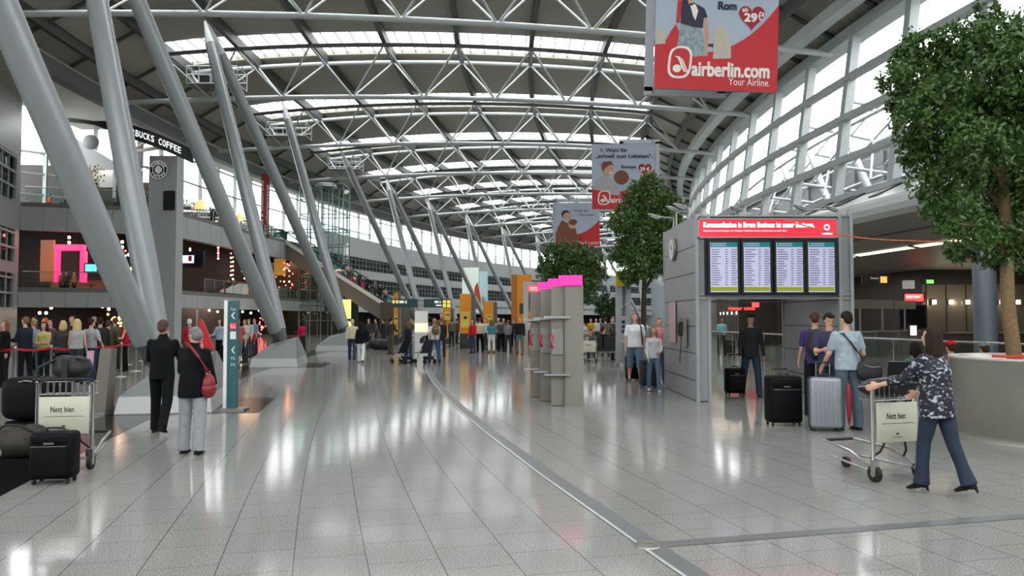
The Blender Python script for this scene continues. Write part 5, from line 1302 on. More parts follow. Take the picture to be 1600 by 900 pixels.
    for s in (-1, 1):
        m = MB(); a = J[('ank', s)]; k = J[('knee', s)]
        back = max(0.0, (a.z-.05*H)/H); th = -min(1.0, back*7)
        if g('heel', 0) and back < .03: th = -.28
        R = Matrix.Rotation(th, 3, 'X'); z = -.045*H
        def fp(x, y, zz): return a+R @ Vector((x*H, y*H, zz*H))
        zs = -.034-(g('heel', 0)/H if th > -.2 or True else 0)*0
        m.ell(fp(0, -.004, -.022), (.0235*H, .03*H, .024*H), 12, 8, M=R); m.ell(fp(0, .045, -.028), (.026*H, .048*H, .0175*H), 12, 8, M=R); m.ell(fp(0, .085, -.033), (.022*H, .03*H, .0125*H), 12, 8, M=R)
        if g('heel', 0): m.path([fp(0, -.025, -.03), fp(0, -.027, -.072)], [.012*H, .006*H], 8)
        else: m.box(fp(0, .036, -.040), (.044*H, .14*H, .01*H), M=R)
        sh.append(remesh(m, min(vx, .014), 1))
    out['shoes'] = sh
    # ---- hair
    hs = g('hair', 'short')
    if hs != 'bald':
        m = MB()
        m.ell(hp(0, -.010, .020), (.0475*H, .055*H, .053*H), 14, 10, M=RH)
        if hs == 'short': m.ell(hp(0, -.030, -.005), (.040*H, .036*H, .040*H), 12, 8, M=RH)
        if hs == 'full': m.ell(hp(0, -.024, .0), (.050*H, .046*H, .048*H), 12, 8, M=RH); m.ell(hp(0, .012, .045), (.042*H, .036*H, .024*H), 12, 8, M=RH)
        if hs in ('long', 'bob'):
            L_ = .13 if hs == 'long' else .06
            m.ell(hp(0, -.026, .0), (.052*H, .044*H, .052*H), 12, 8, M=RH)
            otube(m, [hp(0, -.024, .0), hp(0, -.03, -.04), hp(0, -.034, -.04-L_*.5), hp(0, -.032, -.04-L_)], [(.052*H, .040*H), (.058*H, .036*H), (.060*H, .026*H), (.042*H, .016*H)], yaw=yaw)
            for s in (-1, 1): cap(m, hp(s*.042, .006, .01), hp(s*.046, .0, -.06 if hs == 'bob' else -.10), .014*H, .012*H)
        if hs == 'tail': m.ell(hp(0, -.030, -.005), (.040*H, .036*H, .040*H), 12, 8, M=RH); cap(m, hp(0, -.06, .02), hp(0, -.075, -.08), .018*H, .012*H)
        # keep the face free: shave whatever lies in front of the face
        me = remesh(m, min(vx, .014), 1)
        bm = bmesh.new(); bm.from_mesh(me); Ri = RH.transposed(); rem = []
        for v in bm.verts:
            q = (Ri @ (v.co-Hd))/H
            if q.y > .012 and q.z < .042 and abs(q.x) < .040: rem.append(v)
        bmesh.ops.delete(bm, geom=rem, context='VERTS'); bm.to_mesh(me); bm.free(); out['hair'] = me
    # ---- face
    if lod < 2:
        m = MB()
        for s in (-1, 1): m.ell(hp(s*.0165, .0455, .006), (.0065*H, .004*H, .0042*H), 8, 6, mi=0, M=RH)
        for s in (-1, 1): m.ell(hp(s*.0165, .0485, .006), (.003*H, .0025*H, .003*H), 6, 5, mi=1, M=RH)
        out['eyes'] = m
        m = MB()
        for s in (-1, 1): m.ell(hp(s*.0165, .0465, .0155), (.009*H, .003*H, .002*H), 8, 5, M=RH)
        out['brows'] = m
        m = MB(); m.ell(hp(0, .0475, -.030), (.012*H, .004*H, .0032*H), 10, 6, M=RH); out['mouth'] = m
    out['J'] = J; out['hp'] = hp
    return out
M_eye = mat('eye_white', c8(225, 220, 212), .3); M_iris = mat('iris_dark', c8(40, 30, 24), .2); M_lip = mat('lip', c8(160, 84, 80), .5)
def recolor(me, m):
    me.materials.clear(); me.materials.append(m); me.polygons.foreach_set('use_smooth', [True]*len(me.polygons)); me.update()
def attach(t, name, me, label=None):
    o = bpy.data.objects.new(name, me); COL.objects.link(o); o.parent = t; WOFF[o.name] = Vector((0, 0, 0))
    if label: o['label'] = label
    return o
def dress(t, bp, top, bottom, hair, shoe, skin, P, shared=False):
    def mk(name, me, m):
        o = bpy.data.objects.new(name, me); COL.objects.link(o); o.parent = t
        if not me.materials: me.materials.append(None); me.polygons.foreach_set('use_smooth', [True]*len(me.polygons))
        o.material_slots[0].link = 'OBJECT'; o.material_slots[0].material = m; return o
    mk('body', bp['body'], SKINS[skin]); mk(P.get('topname', 'shirt'), bp['top'], top); mk('skirt' if P.get('skirt') else ('shorts' if P.get('cut', 1) < .6 else 'trousers'), bp['bottom'], bottom)
    for s in bp['shoes']: mk('shoe', s, shoe)
    if 'hair' in bp: mk('hair', bp['hair'], hair)
    if 'eyes' in bp:
        if 'eyes_me' not in bp:
            bp['eyes_me'] = bp['eyes'].mesh('eyes', [M_eye, M_iris]); bp['brows_me'] = bp['brows'].mesh('eyebrows', [M_iris]); bp['mouth_me'] = bp['mouth'].mesh('mouth', [M_lip])
        for nm, k_ in (('eyes', 'eyes_me'), ('eyebrows', 'brows_me'), ('mouth', 'mouth_me')):
            o = bpy.data.objects.new(nm, bp[k_]); COL.objects.link(o); o.parent = t
def person(label, pos, H, face, P, top, bottom, hair=(60, 42, 30), shoe=(30, 28, 28), skin='l', lod=1, group=None, bp=None):
    """face = heading in degrees, 0 looks away from the camera (+Y), 90 looks left, -90 right, 180 towards it"""
    t = thing('person', label, 'person', pos, group); t.rotation_euler = (0, 0, math.radians(face))
    bp = bp or body_parts(H, P, lod)
    dress(t, bp, top if not isinstance(top, tuple) else fab(top), bottom if not isinstance(bottom, tuple) else fab(bottom), hairm(hair), fab(shoe), skin, P)
    R = Matrix.Rotation(math.radians(face), 3, 'Z'); t_ = Vector(pos)
    def w(v): return t_+R @ Vector(v)
    return t, bp, w
def gp(x, y): return G(x, y)

# the couple at left
M_blk = fab((14, 14, 16)); M_blk2 = fab((16, 16, 18), 'black_jersey')
person('nearly bald person in black jacket and trousers, left one of the couple', (-5.22, 11.5, 0), 1.70, 6,
       dict(legs=((14, 14), (-14, 22)), arms=((24, 12, 62, 26), (20, 12, 60, 22)), hair='short', topname='jacket', collar=True, hem=.055, loose=.012, legw=1.08, turn=-6, nod=-4, bulk=1.04), M_blk, M_blk, hair=(84, 64, 56), lod=0, skin='m')
tw_, bpw, ww = person('grey-haired person in black jacket and pale grey trousers carrying a red bag', (-4.04, 9.78, 0), 1.60, -28 + 30,
       dict(legs=((5, 8), (-7, 6)), arms=((22, 12, 64, 20), (8, 12, 40, 8)), hair='full', topname='jacket', collar=True, hem=.09, loose=.016, legw=1.2, turn=64, nod=-8, fem=True, bulk=1.12, flare=1.1), M_blk2, (150, 152, 156), hair=(118, 118, 118), lod=0)
# red shoulder bag with strap
M_redl = mat('red_leather', c8(132, 20, 36), .4, bump=.2)
J = bpw['J']
t = thing('shoulder_bag', 'small red leather shoulder bag hanging at the grey-haired woman\'s hip', 'bag', ww(J['pel']+Vector((.20, -.03, 0))))
c = ww(Vector((.215, -.06, .86))); m = MB(); m.ell(c, (.075, .11, .15), 14, 10); m.ell(c+Vector((0, 0, -.05)), (.085, .12, .11), 14, 10); attach(t, 'pouch', None) if False else None
o = m.build('pouch', M_redl, t)
sp_ = [ww(v) for v in (Vector((.215, -.07, .98)), Vector((.20, -.13, 1.08)), Vector((.12, -.155, 1.22)), Vector((.02, -.14, 1.34)), Vector((-.06, -.09, 1.40)), Vector((-.10, .0, 1.395)), Vector((-.06, .10, 1.30)), Vector((.08, .16, 1.15)), Vector((.2, .10, 1.0)))]
m = MB()
for a, b in zip(sp_[:-1], sp_[1:]):
    d = (b-a).normalized(); m.box(a.lerp(b, .5), (.045, .014, (b-a).length+.01), M=d.to_track_quat('Z', 'Y').to_matrix())
m.build('strap', M_redl, t); MB().box(ww(Vector((.212, -.085, 1.02))), (.05, .03, .05)).build('buckle', M_steel, t)

# woman pushing the trolley on the right
def floral():
    m, nt, b = _m('floral_blouse'); t_ = nt.nodes.new('ShaderNodeTexCoord'); v = nt.nodes.new('ShaderNodeTexNoise'); v.inputs['Scale'].default_value = 25; v.inputs['Detail'].default_value = 3
    mp = nt.nodes.new('ShaderNodeMapping'); mp.inputs['Scale'].default_value = (1, 1, 1.5)
    r = nt.nodes.new('ShaderNodeValToRGB'); r.color_ramp.elements[0].position = .54; r.color_ramp.elements[1].position = .64; r.color_ramp.elements[0].color = c8(20, 22, 32)+(1,); r.color_ramp.elements[1].color = c8(176, 184, 196)+(1,)
    nt.links.new(t_.outputs['Object'], mp.inputs[0]); nt.links.new(mp.outputs[0], v.inputs['Vector']); nt.links.new(v.outputs['Fac'], r.inputs[0]); nt.links.new(r.outputs[0], b.inputs['Base Color']); sv(b, 'Roughness', .7); return m
def denimm(c, name): return mat(name, c8(*c), .8, 0, .25, 5, bump=.2, bscale=120)
M_denim = denimm((28, 42, 60), 'dark_denim'); M_denim2 = denimm((74, 90, 102), 'pale_denim')
person('person with long dark hair in a floral blouse and jeans pushing the luggage trolley', (4.14, 7.52, 0), 1.585, 28,
       dict(legs=((13, 8), (-14, 10)), spread=1, arms=((40, 16, 30, -26), (20, 12, 40, 8)), sleeve='3q', hem=.09, loose=.016, fem=True, bulk=1.12, hair='long', flare=1.35, legw=1.0, lean=5, turn=10, heel=.05), floral(), M_denim, hair=(44, 32, 26), shoe=(40, 30, 28), lod=0)

# man in the pale blue T-shirt, his companion, backpack man, walking man
M_pale = fab((158, 172, 180), 'pale_blue_jersey')
tb_, bpb, wb = person('person in pale blue T-shirt and faded jeans with a black bag', (5.16, 11.85, 0), 1.82, 8,
       dict(legs=((2, 3), (-3, 2)), arms=((12, 14, 26, 2), (-4, 16, 68, 24)), sleeve='short', hem=.03, loose=.018, hair='short', legw=1.12, nod=-6, turn=10), M_pale, M_denim2, hair=(40, 30, 24), lod=0)
person('person with dark hair bending over a phone behind the pale blue T-shirt', (5.25, 12.75, 0), 1.80, 170,
       dict(legs=((2, 3), (-3, 2)), arms=((20, 10, 80, 20), (20, 10, 80, 20)), sleeve='short', hem=.03, hair='full', nod=-28, turn=10, headlean=12), (64, 62, 90), (50, 54, 66), hair=(38, 28, 22), lod=0)
def bag(name, lab, cat, c, r, m_, strap=None, rz=0):
    t = thing(name, lab, cat, c); m = MB(); R = Matrix.Rotation(rz, 3, 'Z'); m.ell(c, r, 16, 12, M=R); m.ell(Vector(c)-Vector((0, 0, r[2]*.25)), (r[0]*1.05, r[1]*1.05, r[2]*.8), 16, 12, M=R); me = remesh(MB_local(m, c), .012, 2); recolor(me, m_); attach(t, 'pouch', me)
    m = MB(); m.path([Vector(c)+Vector((-r[0]*.6, -r[1]*.98, r[2]*.35)), Vector(c)+Vector((0, -r[1]*1.1, r[2]*.2)), Vector(c)+Vector((r[0]*.7, -r[1]*.9, r[2]*.25))], .008, 6); m.build('zip', M_steel, t)
    if strap:
        m = MB()
        for a, b in zip(strap[:-1], strap[1:]):
            d = (b-a).normalized(); m.box(a.lerp(b, .5), (.05, .012, (b-a).length+.012), M=d.to_track_quat('Z', 'Y').to_matrix())
        m.build('strap', m_, t)
    return t
def MB_local(m, c):
    n_ = MB(); n_.v = [(v[0]-c[0], v[1]-c[1], v[2]-c[2]) for v in m.v]; n_.f = m.f; n_.m = m.m; n_.sm = m.sm; return n_
M_bagb = mat('black_nylon', c8(24, 25, 28), .55, 0, .2, 20, bump=.2)
bag('messenger_bag', 'black messenger bag slung across the pale blue T-shirt', 'bag', wb(Vector((.24, -.20, .93))), (.19, .075, .19), M_bagb, [wb(Vector(v)) for v in ((.14, -.2, 1.08), (.05, -.165, 1.22), (-.05, -.15, 1.36), (-.11, -.08, 1.475), (-.12, .02, 1.48))])
tk, bpk, wk = person('person in purple T-shirt with a black backpack, hand on hip', (5.36, 13.6, 0), 1.82, -10,
       dict(legs=((3, 4), (-3, 2)), arms=((10, 8, 24, 0), (-14, 34, 64, 34)), sleeve='short', hem=.03, loose=.012, hair='short', nod=-12, turn=-6), (70, 56, 110), (26, 26, 30), hair=(74, 50, 36), lod=0)
c = wk(Vector((-.02, -.22, 1.26))); t = bag('backpack', 'black backpack worn over the purple T-shirt', 'backpack', c, (.17, .13, .27), M_bagb)
m = MB()
for s in (-1, 1): MB().path([wk(Vector((s*.09, -.14, 1.45))), wk(Vector((s*.10, -.02, 1.515))), wk(Vector((s*.10, .10, 1.44)))], .022, 6).build('shoulder_strap', M_bagb, t)
MB().box(wk(Vector((-.06, -.35, 1.14))), (.05, .012, .13), rz=-.2).build('white_patch', M_white, t)
person('person in a dark jacket wheeling a black case through the portal', (5.30, 17.1, 0), 1.83, 176,
       dict(legs=((16, 8), (-12, 14)), arms=((-8, 14, 10, 0), (4, 10, 14, 0)), hem=.06, loose=.014, topname='jacket', hair='full', nod=-22, headlean=8), (44, 46, 48), (46, 62, 82), hair=(28, 22, 20), shoe=(60, 62, 70), lod=1)
# opened jacket shows a grey shirt
# left of the portal
tm, bpm, wm_ = person('person in a white T-shirt and knee-length denim shorts pulling a black case', (3.32, 20.8, 0), 1.86, 176,
       dict(legs=((8, 6), (-10, 8)), arms=((-6, 12, 10, 0), (0, 10, 14, 0)), sleeve='short', hem=.03, loose=.014, hair='short', cut=.32, legw=1.25, nod=6, bulk=1.15), (226, 228, 230), (92, 112, 130), hair=(120, 92, 66), shoe=(90, 76, 60), lod=1)
m = MB(); t = thing('sling_strap', 'dark bag strap over the shoulder of the white T-shirt', 'strap', wm_(Vector((-.14, .1, 1.2))))
m.path([wm_(Vector((-.13, -.05, 1.57))), wm_(Vector((-.15, .10, 1.48))), wm_(Vector((-.17, .17, 1.25))), wm_(Vector((-.2, .1, 1.0)))], .02, 6); m.build('webbing', M_bagb, t)
person('person with long fair hair in a white cardigan and jeans beside the portal wall', (AT(1022, 600, 18).x, 18.0, 0), 1.52, 174,
       dict(legs=((10, 6), (-10, 10)), arms=((14, 8, 62, 26), (6, 8, 30, 10)), hem=.02, loose=.008, hair='long', fem=True, legw=.95, nod=8), (202, 202, 206), (94, 116, 134), hair=(150, 104, 66), shoe=(190, 190, 190), lod=1)
person('person with short red hair in a pink top half hidden by the portal wall', (AT(1030, 590, 20.8).x, 20.8, 0), 1.72, 178,
       dict(arms=((4, 10, 14, 0),)*2, sleeve='short', hair='short', fem=True, nod=8), (206, 130, 140), (60, 60, 70), hair=(130, 44, 30), lod=1)
person('person in a turquoise shirt and black trousers standing behind the portal', (AT(1128, 555, 36).x, 36, 0), 1.76, 180,
       dict(arms=((10, 8, 60, 30), (10, 8, 60, 30)), sleeve='short', hair='short'), (120, 188, 192), (24, 24, 28), hair=(30, 24, 22), lod=1, skin='m')

# seated people on the right
M_seat = mat('black_seat_pad', c8(30, 31, 33), .5)
def bench(x0, y, n, lab, back=True, face=0):
    t = thing('waiting_bench', lab, 'bench', (x0+n*.3, y, 0))
    MB().box((x0+n*.3, y, .36), (n*.6, .07, .07)).build('beam', M_steel, t)
    for k in range(n):
        x = x0+.3+k*.6
        MB().box((x, y-.02, .43), (.54, .48, .06)).build('seat', M_seat, t)
        MB().box((x, y-.27, .72), (.54, .05, .52), M=Matrix.Rotation(.18, 3, 'X')).build('backrest', M_seat, t)
    for x in (x0+.15, x0+n*.6-.15):
        m = MB(); m.tube((x, y, .34), (x, y-.3, .02), .025, n=8); m.tube((x, y, .34), (x, y+.3, .02), .025, n=8); m.box((x, y, .02), (.06, .7, .03)); m.build('leg', M_steel, t)
    return t
bench(6.35, 13.35, 5, 'row of black waiting seats behind the woman with the trolley')
SIT = dict(legs=((86, 84), (84, 80)), spread=8, arms=((24, 8, 50, 14), (24, 8, 50, 14)))
def seated(label, x, y, H, face, top, bottom, hair, zseat=.46, extra=None, **kw):
    P = dict(SIT); P.update(extra or {}); bp = body_parts(H, P, 1)
    J = bp['J']; z = zseat+.05*H - J['pel'].z+.02
    return person(label, (x, y, max(0, z)*0), H, face, P, top, bottom, hair=hair, lod=1, bp=bp, **kw)
seated('person with dark curly hair in a green top sitting behind the trolley', 7.0, 13.35, 1.68, 10, (70, 110, 92), (40, 40, 50), (30, 24, 22), extra=dict(hair='bob', fem=True))
tcap, bpc, wc = seated('person in a red cap and orange top sitting right of the trolley woman', 7.62, 13.35, 1.70, 0, (216, 98, 40), (50, 50, 60), (60, 40, 30), extra=dict(hair='short'))
tcg, bpg, wg = seated('person in a grey cap sitting beside the steel planter', 8.2, 13.35, 1.66, 0, (70, 72, 76), (50, 50, 60), (60, 40, 30), extra=dict(hair='short'))
def capp(w, bp, H, m_, lab):
    hp = bp['hp']; t = thing('cap', lab, 'cap', w(hp(0, 0, .05))); m = MB()
    c = w(hp(0, -.006, .028)); m.lathe(c, [(.052*H, -.004), (.052*H, .02), (.040*H, .042), (.02*H, .052), (0, .055)] if False else [(.0535*H, 0), (.052*H, .02*H), (.04*H, .033*H), (.02*H, .040*H), (0, .042*H)], 20)
    m.build('crown', m_, t); a = w(hp(0, .05, .03)); m = MB(); m.ell(a, (.036*H, .036*H, .006*H), 14, 6); m.build('visor', m_, t)
capp(wc, bpc, 1.7, fab((196, 24, 34), 'red_cap'), 'red cap on the head of the seated person in orange')
capp(wg, bpg, 1.66, fab((110, 112, 116), 'grey_cap'), 'grey cap on the seated person beside the steel planter')
bench(5.6, 14.6, 1, 'single dark seat between the pale blue T-shirt and the trolley')

# ---------------------------------------------------------------- the queue at left and walkers farther off: posed individually
POSE = {
 'stand': dict(legs=((3, 3), (-3, 2)), arms=((4, 8, 14, 0), (4, 8, 14, 0))),
 'cross': dict(legs=((2, 3), (-4, 2)), arms=((16, 8, 78, 34), (16, 8, 78, 34))),
 'bag': dict(legs=((4, 4), (-2, 4)), arms=((0, 8, 8, 0), (18, 10, 66, 10))),
 'walk': dict(legs=((20, 6), (-18, 16)), arms=((-16, 8, 12, 0), (18, 8, 18, 0))),
 'hip': dict(legs=((3, 4), (-4, 2)), arms=((4, 8, 12, 0), (-10, 30, 60, 30))),
}
CACHE = {}
def crowd(label, x, Y, H, face, pose, top, bottom, hair=(60, 42, 30), skin='l', lod=2, z=0.0, shoe=(34, 32, 32), group=None, **ex):
    """x = column of the photograph, Y = distance in metres"""
    key = (pose, tuple(sorted((k, str(v)) for k, v in ex.items())), lod)
    P = dict(POSE[pose]); P.update(ex)
    if 'hs' in P: P['hair'] = P.pop('hs')
    elif P.get('fem'): P['hair'] = 'long'
    if key not in CACHE: CACHE[key] = body_parts(1.72, P, lod)
    X = (x-800)/F*Y*1.0008
    t, bp, w = person(label, (X, Y, z), 1.72, face, P, top, bottom, hair, shoe, skin, lod, group, CACHE[key])
    s_ = H/1.72; t.scale = (s_, s_, s_)
    return t, (lambda v: Vector((X, Y, z))+Matrix.Rotation(math.radians(face), 3, 'Z') @ (Vector(v)*s_))
B = (18, 18, 21)
crowd('person with long brown hair in a black coat at the left end of the queue', 10, 20.0, 1.66, 150, 'bag', B, (30, 30, 34), hair=(120, 84, 54), lod=1, fem=True, hem=.1) 
q1 = dict(lod=1)
crowd('person in a dark jacket turned sideways in the queue, arms folded', 42, 20.3, 1.76, 80, 'cross', (32, 38, 48), (28, 28, 32), hair=(120, 88, 70), lod=1, loose=.02, hem=.04)
crowd('person in a pale yellow shirt facing the camera in the queue', 71, 21.0, 1.62, 178, 'cross', (196, 186, 116), (40, 40, 44), hair=(40, 30, 26), lod=1, sleeve='short', fem=True)
crowd('person in faded jeans half hidden behind the dark jacket in the queue', 55, 21.3, 1.70, 60, 'stand', (120, 140, 160), (104, 122, 134), hair=(160, 130, 90), lod=1)
crowd('person in a dark patterned top with short blonde hair in the queue', 100, 20.6, 1.66, 20, 'bag', (58, 60, 58), B, hair=(196, 170, 120), lod=1, fem=True, bulk=1.15, hem=.06, hs='bob')
crowd('person with long blonde hair and a sleeveless grey top in the queue', 122, 20.2, 1.70, 10, 'stand', (164, 164, 162), (52, 54, 58), hair=(206, 184, 130), lod=1, fem=True, sleeve='none')
crowd('tall person behind the blonde woman, dark top, facing the camera', 115, 22.6, 1.80, 170, 'stand', (60, 52, 46), B, hair=(50, 36, 28), lod=1)
crowd('person in a light grey T-shirt and jeans seen from behind in the queue', 143, 20.6, 1.72, -12, 'hip', (158, 162, 166), (46, 56, 74), hair=(52, 34, 28), lod=1, sleeve='short', loose=.016)
crowd('person in a dark checked jacket near the blue case in the queue', 158, 21.6, 1.74, 30, 'stand', (42, 44, 46), (50, 62, 86), hair=(44, 32, 26), lod=1)
crowd('person in a brown coat with a pale backpack before the amber lights', 170, 22.5, 1.66, 10, 'bag', (74, 66, 54), B, hair=(70, 52, 38), lod=1, hem=.08)
crowd('person in an olive jacket standing behind the queue near the amber lights', 181, 26.0, 1.74, 60, 'stand', (86, 82, 62), (50, 48, 46), hair=(90, 70, 50))
crowd('person in a red sleeveless jacket with a white stripe at the end of the queue', 197, 25.0, 1.66, 120, 'cross', (172, 22, 44), B, hair=(50, 34, 28), sleeve='none')
crowd('person with a grey cap behind the light grey T-shirt in the queue', 148, 24.5, 1.78, 170, 'stand', (36, 38, 42), B, hair=(130, 132, 134))
crowd('person in an orange headscarf far behind the queue', 72, 25.0, 1.74, 150, 'stand', (60, 50, 46), B, hair=(216, 90, 30), fem=True)
crowd('person in a checked red and blue shirt behind the yellow shirt', 81, 24.0, 1.70, 160, 'bag', (110, 74, 88), B, hair=(40, 30, 26))
crowd('person in a dark grey sweater between the dark jacket and the yellow shirt', 56, 25.5, 1.78, 150, 'stand', (54, 58, 60), B, hair=(50, 44, 40))
crowd('person in black at the very left edge of the queue', -6, 19.0, 1.72, 100, 'cross', (30, 28, 30), B, hair=(60, 40, 30))
crowd('person in a pale blue blouse between the queue and the leaning columns', 345, 29.0, 1.70, 160, 'bag', (158, 172, 182), B, hair=(60, 40, 34), lod=1, fem=True)
crowd('person with white hair behind the grey-haired woman', 297, 26, 1.70, 20, 'stand', (150, 40, 50), (60, 60, 64), hair=(214, 214, 214))
crowd('person in a red checked shirt and grey shorts right of the teal pylon', 373, 27.0, 1.76, 175, 'walk', (166, 84, 84), (88, 92, 100), hair=(60, 44, 36), lod=1, cut=.2, sleeve='short')
crowd('person in a white T-shirt beside the red checked shirt', 384, 30.0, 1.70, 150, 'stand', (210, 210, 208), (60, 62, 70), hair=(60, 40, 30), sleeve='short')
crowd('person in a cream shirt far behind the teal pylon', 390, 34.0, 1.72, 160, 'stand', (196, 192, 176), (70, 70, 76), hair=(70, 50, 40))
crowd('person in a light blue shirt far behind the teal pylon', 399, 36.0, 1.74, 150, 'hip', (120, 150, 176), (50, 50, 60), hair=(40, 30, 24))
crowd('child in red beside the light blue shirt far behind the teal pylon', 395, 35.0, 1.25, 170, 'stand', (190, 40, 46), (60, 60, 70), hair=(60, 40, 30))
crowd('person in a bright pink-red top behind the grey plinth of the second column pair', 473, 36.0, 1.66, 60, 'cross', (180, 30, 62), (50, 40, 50), hair=(40, 28, 24), fem=True)
t1, w1 = crowd('person in a beige sweater with a pale cap walking away in mid hall', 551, 31.4, 1.72, 4, 'walk', (196, 188, 160), (48, 60, 84), hair=(190, 180, 150), lod=1, loose=.016)
crowd('person in a black jacket and white trousers walking away beside the beige cap', 565, 29.8, 1.60, 0, 'walk', B, (224, 224, 222), hair=(34, 26, 24), lod=1, fem=True, loose=.02, hem=.05, topname='jacket')
crowd('person in an olive-green outfit left of the direction sign', 611, 37.0, 1.76, -30, 'bag', (52, 58, 52), (84, 82, 66), hair=(50, 36, 30))
crowd('person in dark clothes with long hair pushing the left pushchair', 639, 29.6, 1.62, 60, 'bag', (36, 36, 42), (60, 76, 100), hair=(110, 82, 54), lod=1, fem=True, hem=.04)
t3, w3 = crowd('person in a white T-shirt with a brown backpack and jeans pushing the right pushchair', 679, 29.4, 1.76, 20, 'walk', (208, 204, 200), (52, 74, 108), hair=(150, 120, 90), lod=1, sleeve='short')
crowd('person in brown sitting high behind the white T-shirt in mid hall', 690, 40, 2.0, 170, 'cross', (120, 84, 62), (60, 60, 60), hair=(150, 110, 80))
crowd('person in a black coat behind the white T-shirt with the backpack', 690, 34, 1.74, 20, 'stand', (34, 34, 38), (40, 42, 50), hair=(120, 90, 60))
# waiting group by the orange machines
grp = [
 ('person in a bright red jacket and jeans at the left of the waiting group', 739, 38.0, 1.68, 150, 'stand', (196, 36, 40), (52, 66, 90), (70, 46, 34), dict(fem=True)),
 ('person in a cream shirt and black trousers seen from behind in the waiting group', 750, 39.0, 1.76, 20, 'stand', (204, 196, 164), B, (90, 68, 50), dict(loose=.02, bulk=1.1)),
 ('person in a turquoise top and white trousers in the waiting group', 768, 38.6, 1.66, 4, 'hip', (66, 130, 140), (222, 220, 212), (120, 84, 54), dict(fem=True, bulk=1.1, sleeve='short', cut=.8)),
 ('person in a white blouse between the cream shirt and the turquoise top', 759, 42.0, 1.72, 150, 'stand', (200, 204, 208), (60, 64, 72), (70, 50, 40), {}),
 ('person in a black and white top right of the turquoise top', 783, 39.4, 1.72, 10, 'bag', (84, 82, 84), B, (50, 36, 30), {}),
 ('person in a grey T-shirt and dark trousers in the waiting group', 794, 39.0, 1.64, 20, 'cross', (128, 126, 128), (56, 52, 60), (110, 88, 70), dict(bulk=1.1)),
 ('person with white hair in the middle of the waiting group', 779, 43.0, 1.74, 160, 'stand', (160, 160, 164), (60, 60, 64), (220, 218, 214), {}),
 ('person in a black jacket and jeans facing the camera right of the waiting group', 812, 36.6, 1.80, 172, 'hip', (34, 34, 38), (86, 108, 128), (110, 80, 56), dict(loose=.02)),
 ('person in a pale pink blouse and beige trousers left of the phone columns', 845, 35.0, 1.66, 100, 'stand', (206, 178, 164), (146, 128, 104), (100, 66, 44), dict(fem=True, loose=.018)),
 ('person in a blue shirt just left of the phone columns', 851, 37.5, 1.74, 120, 'bag', (74, 92, 120), (170, 60, 60), (90, 60, 44), {}),
 ('person in a brown jacket far behind the waiting group', 787, 46.0, 1.74, 170, 'stand', (100, 76, 60), B, (70, 50, 40), {}),
 ('person in a dark blue top far behind the waiting group', 803, 47.0, 1.72, 160, 'stand', (54, 62, 84), B, (50, 36, 30), {}),
 ('person in a red top far behind the small board portal', 834, 46.0, 1.70, 160, 'stand', (170, 60, 54), (50, 52, 60), (60, 42, 32), {}),
 ('person in a white top far behind the small board portal', 829, 50.0, 1.74, 10, 'stand', (206, 204, 200), (60, 62, 70), (60, 42, 32), {}),
 ('person in a grey jacket at the far edge of the waiting group', 744, 48.0, 1.76, 40, 'stand', (110, 112, 116), B, (60, 42, 32), {}),
 ('person in a yellow top far right of the phone columns', 923, 44.0, 1.74, 150, 'stand', (196, 150, 40), (60, 60, 66), (50, 36, 28), dict(sleeve='short')),
 ('person in an olive-brown shirt standing between the seats and the information pylon', 946, 35.0, 1.78, 10, 'hip', (92, 90, 74), (70, 66, 56), (60, 44, 34), dict(loose=.02)),
 ('person in a dark jacket standing by the information pylon', 956, 38.0, 1.76, 160, 'stand', (50, 58, 76), (50, 50, 56), (60, 42, 32), {}),
 ('person in a white shirt far behind the seats', 931, 47.0, 1.74, 170, 'stand', (190, 190, 192), (60, 60, 66), (50, 36, 28), {}),
 ('person in a blue top far behind the seats', 938, 52.0, 1.74, 160, 'stand', (80, 100, 140), (60, 60, 66), (70, 50, 38), {}),
]
for lab, x, Y, H, f, po, tp, bt, hr, ex in grp: crowd(lab, x, Y, H, f, po, tp, bt, hair=hr, **ex)
# more travellers in dark clothes farther off, standing near the escalator foot
far = [(577, 44, (60, 62, 66), 'black-topped'), (588, 46, (84, 80, 76), 'grey-brown-topped'), (600, 45, (40, 40, 44), 'dark-coated'), (668, 50, (70, 90, 96), 'teal-topped'), (706, 47, (90, 96, 92), 'sage-topped'), (714, 52, (120, 60, 60), 'dull red-topped')]
for k, (x, Y, c_, nm) in enumerate(far): crowd('%s person standing far off near the foot of the escalator' % nm, x, Y, 1.72, 150-k*40, 'stand', c_, (50, 50, 54), hair=(60, 44, 34))
# on the escalator
for k, (x, y, Y, c_, bt, lab, f) in enumerate((
  (536, 423, 73.2, (90, 110, 130), (70, 80, 96), 'person in a grey-blue shirt high on the escalator', 170), (543, 425, 73.1, (200, 196, 190), (70, 80, 96), 'person in a white shirt high on the escalator', 160),
  (549, 430, 72.9, (150, 122, 96), (80, 80, 84), 'person in a tan top high on the escalator', 170), (562, 436, 72.4, (60, 66, 66), B, 'person in dark green on the upper escalator', 150),
  (574, 440, 72.2, (34, 34, 38), B, 'person in black on the upper escalator', 200), (594, 466, 71.6, (36, 36, 42), B, 'person in a dark suit at mid escalator', 170),
  (602, 468, 71.4, (190, 150, 156), (60, 66, 76), 'person in a pink top with a dark rucksack at mid escalator', 10), (586, 450, 71.9, (110, 112, 108), (60, 62, 66), 'person in grey sitting low on the escalator', 150))):
    X = (x-800)/F*Y; u = (X-E1.x)/(E2.x-E1.x); zz = E1.z+(E2.z-E1.z)*u+.08; Yy = E1.y+(E2.y-E1.y)*u+.95
    crowd(lab, x, Yy, 1.72, f, 'stand' if k % 2 else 'bag', c_, bt, hair=(44, 32, 28), z=zz)
